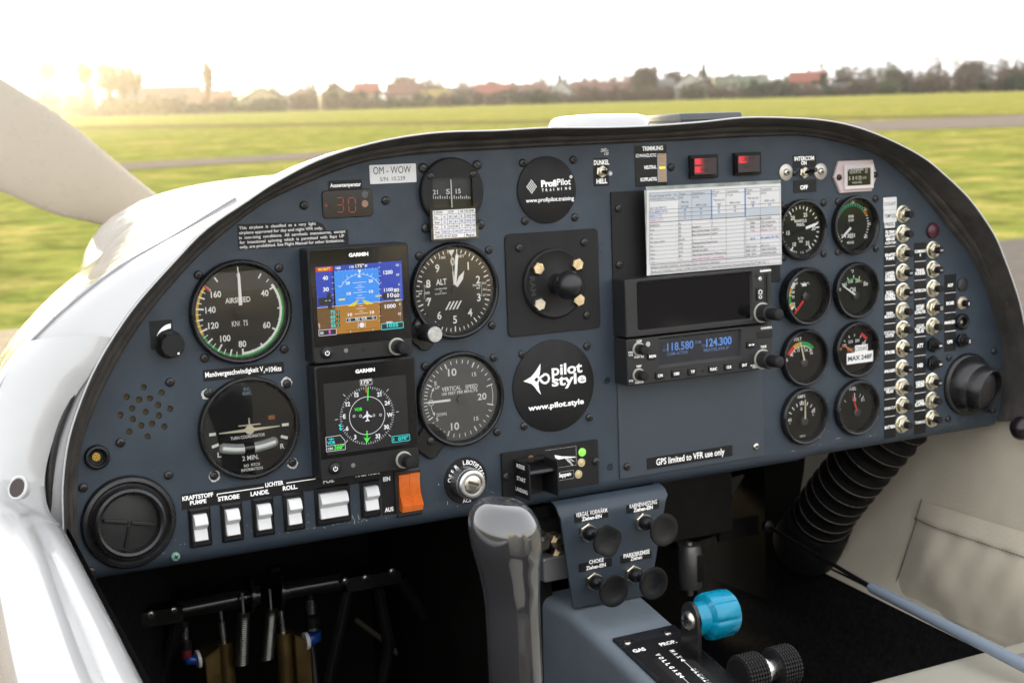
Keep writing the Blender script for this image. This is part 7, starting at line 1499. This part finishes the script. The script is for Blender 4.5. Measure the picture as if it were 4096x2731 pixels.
fine = ramp(noise(1.1, 10, .75), [(.36, (.35, .45, .4)), (.64, (1.75, 1.6, 1.45))])
t_.links.new(mixc(1.0, patch, fine, 'MULTIPLY'), b_.inputs['Base Color']); b_.inputs['Roughness'].default_value = .85; b_.inputs['Specular IOR Level'].default_value = 0
b_.inputs['Sheen Weight'].default_value = .06; b_.inputs['Sheen Roughness'].default_value = .5; b_.inputs['Sheen Tint'].default_value = (1, .78, .28, 1)
bp = t_.nodes.new('ShaderNodeBump'); bp.inputs['Strength'].default_value = .6; bp.inputs['Distance'].default_value = .05; t_.links.new(noise(9, 5), bp.inputs['Height']); t_.links.new(bp.outputs[0], b_.inputs['Normal'])
GR = 1800
o = MW().rect(-GR, -GR, GR, GR, 0).build('grass_field', g); tag(o, 'wide green and straw-coloured airfield grass reaching the houses', 'grass', None, 'structure')
ASPH = mat('taxiway_grey', (.155, .135, .12), .9, spec=0.0, var=.15, vs=3)
def strip_ground(name, pts, label, z, m_=ASPH):
    m = MW(); m.flat([(p.x, p.y) for p in pts], z); tag(m.build(name, m_), label, 'taxiway', None, 'structure')
def band(x0, y0, x1, y1, h0, h1):             # a band across the view given by its middle line and half widths
    a, b, c_, d = ground_at(x0, y0 + h0), ground_at(x1, y1 + h1), ground_at(x1, y1 - h1), ground_at(x0, y0 - h0); return a, b, c_, d
a, b, c_, d = band(-300, 712, 1700, 600, 16, 11); strip_ground('taxiway', [a, b, c_, d], 'grey taxiway strip crossing the grass on the left', .012)
a, b, c_, d = band(1900, 560, 4500, 470, 14, 24); strip_ground('taxiway', [a, b, c_, d], 'grey taxiway strip crossing the grass on the right', .012)
a, b, c_, d = band(-500, 522, 4600, 455, 7, 5); strip_ground('mown_track', [a, b, c_, d], 'pale mown track across the middle of the field', .006, mat('straw_track', (.115, .10, .048), .9, spec=0.0, var=.2, vs=1.5))
P0, P1 = ground_at(0, 1330), ground_at(4096, 960); dr = (P1 - P0).normalized(); P0 = P0 - dr * 30; P1 = P1 + dr * 40; nb = Vector((dr.y, -dr.x, 0)) * 40
strip_ground('apron', [P0, P0 + nb, P1 + nb, P1], 'grey tarmac apron under the aeroplane', .016, mat('apron_tarmac', (.085, .077, .072), .9, spec=.05, var=.2, vs=8))

# houses
def hmat(n_, c_): return mat('render_' + n_, c_, .8, spec=.1, var=.06, vs=1.0)
HW = {'cream': (.34, .28, .18), 'white': (.40, .38, .36), 'pink': (.28, .20, .17), 'grey': (.19, .19, .18), 'mint': (.22, .25, .19), 'yellow': (.38, .29, .14), 'buff': (.21, .165, .12), 'blue': (.16, .18, .21)}
HR_ = {'red': (.17, .040, .025), 'rust': (.10, .040, .030), 'brown': (.070, .044, .034), 'grey': (.09, .088, .088), 'orange': (.23, .085, .042)}
WIN = mat('window_dark', (.035, .04, .045), .2); CHIM = mat('chimney_brick', (.22, .10, .07), .9)
def house(x0, x1, ytop, dist, wall_, roof_, label, gable=False, flat=False, storeys=1, ridge=None):
    p = far((x0 + x1) / 2, dist); w_ = (x1 - x0) / FPX * dist * .96; yb = 428 - ((x0 + x1) / 2 - 700) * .028
    H = max(3.2, (yb - ytop) / FPX * dist + 1.45); t = wthing('house', label, 'house', p, math.atan2(p.y - WCAM.y, p.x - WCAM.x) - pi / 2 + random.uniform(-.12, .12), 'houses along the far edge of the field')
    dp = 8.0; he = H * (.97 if flat else .58 if not gable else .55); hw = w_ / 2
    wm, rm = hmat(wall_, HW[wall_]), mat('roof_' + roof_, HR_[roof_], .8, var=.15, vs=2)
    m = MW(); m.box(-hw, 0, 0, hw, dp, he)
    if gable: m.add([(-hw, 0, he), (hw, 0, he), (0, 0, H), (-hw, dp, he), (hw, dp, he), (0, dp, H)], [(0, 1, 2), (4, 3, 5)])
    elif not flat: m.add([(-hw, 0, he), (-hw, dp, he), (-hw, dp / 2, H), (hw, 0, he), (hw, dp, he), (hw, dp / 2, H)], [(1, 0, 2), (3, 4, 5)])
    m.build('wall', wm, t); m = MW(); e = .35
    if flat: m.box(-hw - .2, -.2, he, hw + .2, dp + .2, he + .25)
    elif gable:
        for sx in (-1, 1): m.rings([[(sx * (hw + e), -e, he - e * .8), (0, -e, H), (0, -e, H + .22), (sx * (hw + e), -e, he - e * .8 + .22)], [(sx * (hw + e), dp + e, he - e * .8), (0, dp + e, H), (0, dp + e, H + .22), (sx * (hw + e), dp + e, he - e * .8 + .22)]])
    else:
        for sy in (0, 1):
            ye = -e if sy == 0 else dp + e; m.rings([[(-hw - e, ye, he - e * .5), (-hw - e, dp / 2, H), (-hw - e, dp / 2, H + .22), (-hw - e, ye, he - e * .5 + .22)], [(hw + e, ye, he - e * .5), (hw + e, dp / 2, H), (hw + e, dp / 2, H + .22), (hw + e, ye, he - e * .5 + .22)]])
    rf = m.build('roof', rm, t)
    if not flat: cx = random.uniform(-.5, .5) * hw; MW().box(cx - .3, dp * .6, H * .8, cx + .3, dp * .6 + .6, H + .9).build('chimney', CHIM, rf)
    nw = max(2, int(w_ / 3.2)); fr = mat('window_frame_white', (.6, .6, .58), .6)
    for s_ in range(storeys):
        for k in range(nw):
            cx = -hw + w_ * (k + .5) / nw; z0_ = .9 + s_ * 2.7
            if z0_ + 1.2 > he: continue
            wn = MW().box(cx - .62, -.06, z0_ - .1, cx + .62, .0, z0_ + 1.3).build('window', fr, t); MW().box(cx - .5, -.09, z0_, cx + .5, -.062, z0_ + 1.2).build('pane', WIN, wn)
    return t
for a in ((130, 330, 362, 330, 'white', 'grey', 'pale long house at the far left behind the bare trees', 0, 1), (480, 800, 352, 330, 'buff', 'brown', 'broad buff house right of the bare trees'), (760, 930, 368, 320, 'white', 'orange', 'low white house with orange roof behind the lone slim tree'),
          (965, 1130, 352, 300, 'cream', 'brown', 'cream gabled barn with a wide dark door', 1), (1140, 1270, 352, 318, 'pink', 'brown', 'pinkish gabled house right of the cream barn', 1), (1285, 1400, 330, 322, 'buff', 'brown', 'tall brown-roofed house half hidden by bushes', 1), (1415, 1510, 335, 330, 'pink', 'red', 'small house with bright red roof'), (1545, 1690, 335, 320, 'pink', 'rust', 'wide house with rust-red roof left of the yellow one'), (1685, 1790, 352, 318, 'yellow', 'brown', 'small yellow house with two windows', 0, 1), (1800, 1900, 352, 330, 'grey', 'brown', 'grey low house right of the yellow one'),
          (1910, 2060, 340, 325, 'buff', 'red', 'long low house with red roof near the middle'), (2075, 2190, 338, 330, 'buff', 'rust', 'rust-roofed house left of the white gable'), (2200, 2285, 322, 325, 'white', 'grey', 'white gabled house under the dark spruce', 1), (2290, 2540, 330, 330, 'pink', 'rust', 'long pink house with rust roof'), (2590, 2700, 318, 330, 'grey', 'grey', 'small grey house below the round bare tree'), (2695, 2830, 296, 325, 'white', 'rust', 'white house beside the tallest spruce', 1), (2860, 2920, 312, 330, 'mint', 'grey', 'narrow pale green shed', 0, 1), (2925, 3060, 306, 325, 'mint', 'grey', 'flat-roofed mint green building', 0, 1), (3160, 3300, 292, 335, 'buff', 'red', 'steep red-roofed house standing alone on the right'), (3330, 3480, 318, 345, 'blue', 'grey', 'grey-blue low house among the right-hand trees'), (3700, 3790, 322, 360, 'grey', 'brown', 'small brown-roofed house near the right edge')):
    x0, x1, yt, ds, wc, rc, lab = a[:7]; hs_ = house(x0, x1, yt, ds, wc, rc, lab, bool(a[7]) if len(a) > 7 else False, bool(a[8]) if len(a) > 8 else False, 2 if yt < 332 else 1)
    if 'barn' in lab: MW().box(-2.0, -.22, 0, 3.4, -.12, 2.6).build('barn_door', mat('barn_dark', (.07, .05, .04), .8), hs_)

# trees
BARK = mat('bark', (.075, .055, .04), .9, var=.2, vs=3)
TW = {'bare': mat('twigs_bare', (.16, .10, .045), .9, var=.35, vs=1.2), 'brown': mat('twigs_brown', (.085, .055, .04), .9, var=.35, vs=1.2), 'dark': mat('needles_dark', (.022, .034, .018), .9, var=.4, vs=1.2), 'green': mat('shrub_green', (.06, .065, .03), .9, var=.4, vs=1.2)}
def crown(kind, H, R, seed, n=420, base=.3, top=1.0, lean=0.0):
    rn = random.Random(seed); m = MW(); blobs = []
    for k in range(16 if kind == 'twig' else 9 if kind != 'cone' else 1):
        f = rn.uniform(base + .12, top - .1); sp = R * (.46 if f > base + .25 else .28); blobs.append((max(-R * .8, min(R * .8, rn.gauss(0, sp))), rn.gauss(0, sp), H * f, R * rn.uniform(.22, .42)))
    for i in range(n):
        if kind == 'cone':
            f = rn.random() ** .8; z = H * (base + (1 - base) * f); r = R * (1 - f) ** .85 * math.sqrt(rn.uniform(.25, 1)); a = rn.uniform(0, 2 * pi); p = Vector((r * cos(a), r * sin(a), z)); s_ = rn.uniform(.2, .5)
        else:
            bx_, by__, bz_, br_ = rn.choice(blobs)
            if kind == 'twig' and rn.random() < .55: bx_, by__, bz_, br_ = 0, 0, H * (base + 1) / 2, R * .95
            d = Vector((rn.gauss(0, 1), rn.gauss(0, 1), rn.gauss(0, 1))).normalized() * br_ * rn.random() ** .45; p = Vector((bx_, by__, bz_)) + (Vector((d.x, d.y, d.z / R * H * (1 - base) / 2)) if br_ == R * .95 else d); p.z = max(H * .08, min(H, p.z)); s_ = rn.uniform(.18, .5) if kind == 'bush' else rn.uniform(.12, .8)
        a, b = Vector((rn.gauss(0, 1), rn.gauss(0, 1), rn.gauss(0, 1))).normalized(), Vector((rn.gauss(0, 1), rn.gauss(0, 1), rn.gauss(.6, 1))).normalized()
        if kind == 'twig': a *= .26; s_ *= 1.6
        m.add([tuple(p - a * s_ * .5), tuple(p + a * s_ * .5), tuple(p + b * s_)], [(0, 1, 2)])
    return m, blobs
def tree(x, ytop, dist, wpx, kind, mt, label, seed, n=420, base=.3):
    p = far(x, dist); yb = 428 - (x - 700) * .028; H = (yb - ytop) / FPX * dist + 1.45; R = wpx / 2 / FPX * dist; t = wthing('tree', label, 'tree', p, 0, 'trees and bushes along the far edge of the field')
    c_, blobs = crown(kind, H, R, seed, int(n * (5 if kind == 'twig' else 2.5)), base); c_.build('crown', TW[mt], t); m = MW(); r0 = max(.12, H * .02)
    m.tube([(0, 0, -.2), (R * .03, 0, H * .4), (0, 0, H * .86)], [r0, r0 * .7, r0 * .2], 6)
    if kind == 'twig':
        for bx_, by__, bz_, br_ in blobs: m.tube([(0, 0, max(.5, bz_ - H * .28)), (bx_ * .6, by__ * .6, bz_ - br_ * .5), (bx_, by__, bz_ + br_ * .4)], [r0 * .5, r0 * .34, r0 * .08], 4)
    m.build('trunk', BARK, t)
for i, a in enumerate(((200, 245, 300, 95, 'twig', 'bare', 'leftmost thin bare tree behind the propeller blade', 500, .55), (345, 250, 300, 75, 'twig', 'bare', 'small-crowned bare tree second from the left', 420, .5), (440, 205, 295, 130, 'twig', 'bare', 'tallest bare tree of the left-hand group', 800, .25), (500, 260, 300, 90, 'twig', 'bare', 'bare tree leaning beside the tallest one', 380, .3), (545, 290, 296, 70, 'twig', 'bare', 'bare tree with small round crown right of the tallest', 420, .5), (835, 245, 300, 50, 'twig', 'bare', 'lone slim bare tree standing above the orange-roofed house', 420, .3),
        (1615, 300, 335, 110, 'twig', 'brown', 'bare round tree behind the rust-red roof', 500, .25), (2240, 288, 338, 46, 'cone', 'dark', 'dark spruce above the white gable', 420, .2), (2580, 268, 330, 110, 'twig', 'brown', 'round-crowned bare tree left of the white house', 900, .2), (2815, 255, 332, 62, 'cone', 'dark', 'tallest dark spruce behind the white house', 500, .15), (2690, 285, 345, 80, 'twig', 'brown', 'faint bare tree between the round one and the spruce', 400, .3), (3292, 290, 330, 60, 'bush', 'dark', 'dark evergreen against the red-roofed house', 500, .1), (3590, 285, 350, 90, 'twig', 'brown', 'bare tree among the right-hand bushes', 600, .15), (3880, 258, 345, 130, 'twig', 'brown', 'tall bare tree near the right edge', 1000, .15), (4050, 280, 350, 110, 'twig', 'brown', 'bare tree at the right edge', 700, .15), (3120, 318, 335, 60, 'bush', 'green', 'green shrub left of the red-roofed house', 400, .05), (2050, 322, 335, 50, 'bush', 'green', 'small rounded green tree over the low red roof', 350, .1), (2340, 308, 345, 80, 'bush', 'brown', 'brown tree behind the long pink house', 400, .1), (1345, 335, 322, 90, 'bush', 'brown', 'brown bush before the tall brown-roofed house', 450, .05), (1240, 372, 310, 70, 'bush', 'green', 'low green bush right of the pinkish gable', 300, .05)), 1):
    tree(*a[:7], 100 + i, a[7], a[8])
# hedges and trees before, between and behind the houses, each one its own
SEEN = {}; rn = random.Random(5); k = 0
WHERE = ((120, 'at the far left behind the propeller'), (640, 'before the buff house'), (960, 'left of the cream barn'), (1150, 'before the pinkish gable'), (1420, 'near the bright red roof'), (1700, 'near the yellow house'), (2070, 'below the rust roofs'), (2300, 'before the long pink house'), (2600, 'below the round bare tree'), (2850, 'near the mint building'), (3130, 'near the lone red-roofed house'), (3400, 'in the right-hand tree belt'), (3800, 'towards the right edge'))
for row, (d0, step, h0, h1, nn) in enumerate(((294, .5, 2.0, 4.0, 800), (352, .45, 5.0, 8.4, 1000))):
    x = 90.0
    while x < 4250:
        wpx = rn.uniform(60, 130); dist = d0 + rn.uniform(-5, 5); p = far(x, dist); W_ = wpx / FPX * dist; r2 = random.Random(900 + k)
        H = rn.uniform(h0, h1) * (1.35 if (row == 0 and (x < 640 or x > 3330)) else 1.0) * (1.25 if row and x > 3330 else 1.0); m = MW()
        lumps = [(r2.uniform(-.45, .45) * W_, r2.uniform(.45, 1.0), r2.uniform(.2, .4) * W_) for _ in range(5)]
        for i in range(nn):
            lx_, lh, lr = r2.choice(lumps); an = r2.uniform(0, 2 * pi); rr = r2.random() ** .5; z_ = H * lh * r2.random() ** .8
            q = Vector((lx_ + lr * rr * cos(an) * (1.1 - .5 * z_ / H), 1.6 * rr * sin(an), z_)); s_ = r2.uniform(.2, .7) * (1 + row * .3); a, b = Vector((r2.gauss(0, 1), r2.gauss(0, 1), r2.gauss(0, 1))).normalized() * (.5 if row else .8), Vector((r2.gauss(0, 1), r2.gauss(0, 1), r2.gauss(.9, 1))).normalized()
            m.add([tuple(q - a * s_ * .4), tuple(q + a * s_ * .4), tuple(q + b * s_)], [(0, 1, 2)])
        kind = r2.choice(('bare', 'brown', 'bare')) if x < 700 else r2.choice(('brown', 'green', 'brown', 'brown', 'dark') if row == 0 else ('brown', 'brown', 'green'))
        if row == 0: o = m.build('bush', TW[kind])
        else:
            o = bpy.data.objects.new('background_tree', None); COL.objects.link(o); m.build('crown', TW[kind], o); MW().tube([(lumps[0][0], 0, -.2), (lumps[0][0] * .6, 0, H * .5), (0, 0, H * .85)], [.2, .14, .05], 6).build('trunk', BARK, o)
        o.location = p; o.rotation_euler[2] = math.atan2(p.y - WCAM.y, p.x - WCAM.x) - pi / 2
        w_ = [s for x0_, s in WHERE if x >= x0_][-1] if x >= 120 else WHERE[0][1]
        lab_ = f"{'low ' + {'bare': 'tan', 'brown': 'brown', 'green': 'green', 'dark': 'dark'}[kind] + ' hedge bush' if row == 0 else 'taller ' + {'bare': 'tan', 'brown': 'brown', 'green': 'green'}[kind] + ' tree behind the houses'} {w_}"; SEEN[lab_] = SEEN.get(lab_, 0) + 1; k_ = SEEN[lab_]
        tag(o, lab_ if k_ == 1 else ('', '', 'second ', 'third ', 'fourth ', 'fifth ', 'sixth ', 'seventh ', 'eighth ', 'ninth ', 'tenth ')[min(k_, 10)] + lab_, 'bush' if row == 0 else 'tree', 'hedge along the far edge of the field' if row == 0 else 'tree belt behind the houses'); x += wpx * step; k += 1

# ================================================================ thin winter haze, lit by the low sun
hz = bpy.data.materials.new('haze_air'); hz.use_nodes = True; t_ = hz.node_tree
for x in list(t_.nodes):
    if x.type != 'OUTPUT_MATERIAL': t_.nodes.remove(x)
v_ = t_.nodes.new('ShaderNodeVolumePrincipled'); v_.inputs['Color'].default_value = (.95, .95, .95, 1); v_.inputs['Density'].default_value = 0.00020; v_.inputs['Anisotropy'].default_value = 0.90
t_.links.new(v_.outputs[0], [x for x in t_.nodes if x.type == 'OUTPUT_MATERIAL'][0].inputs['Volume'])
o = MW().box(-450, -60, -1, 650, 520, 24).build('haze', hz); tag(o, 'thin sunlit winter haze over the airfield', 'haze', None, 'stuff')
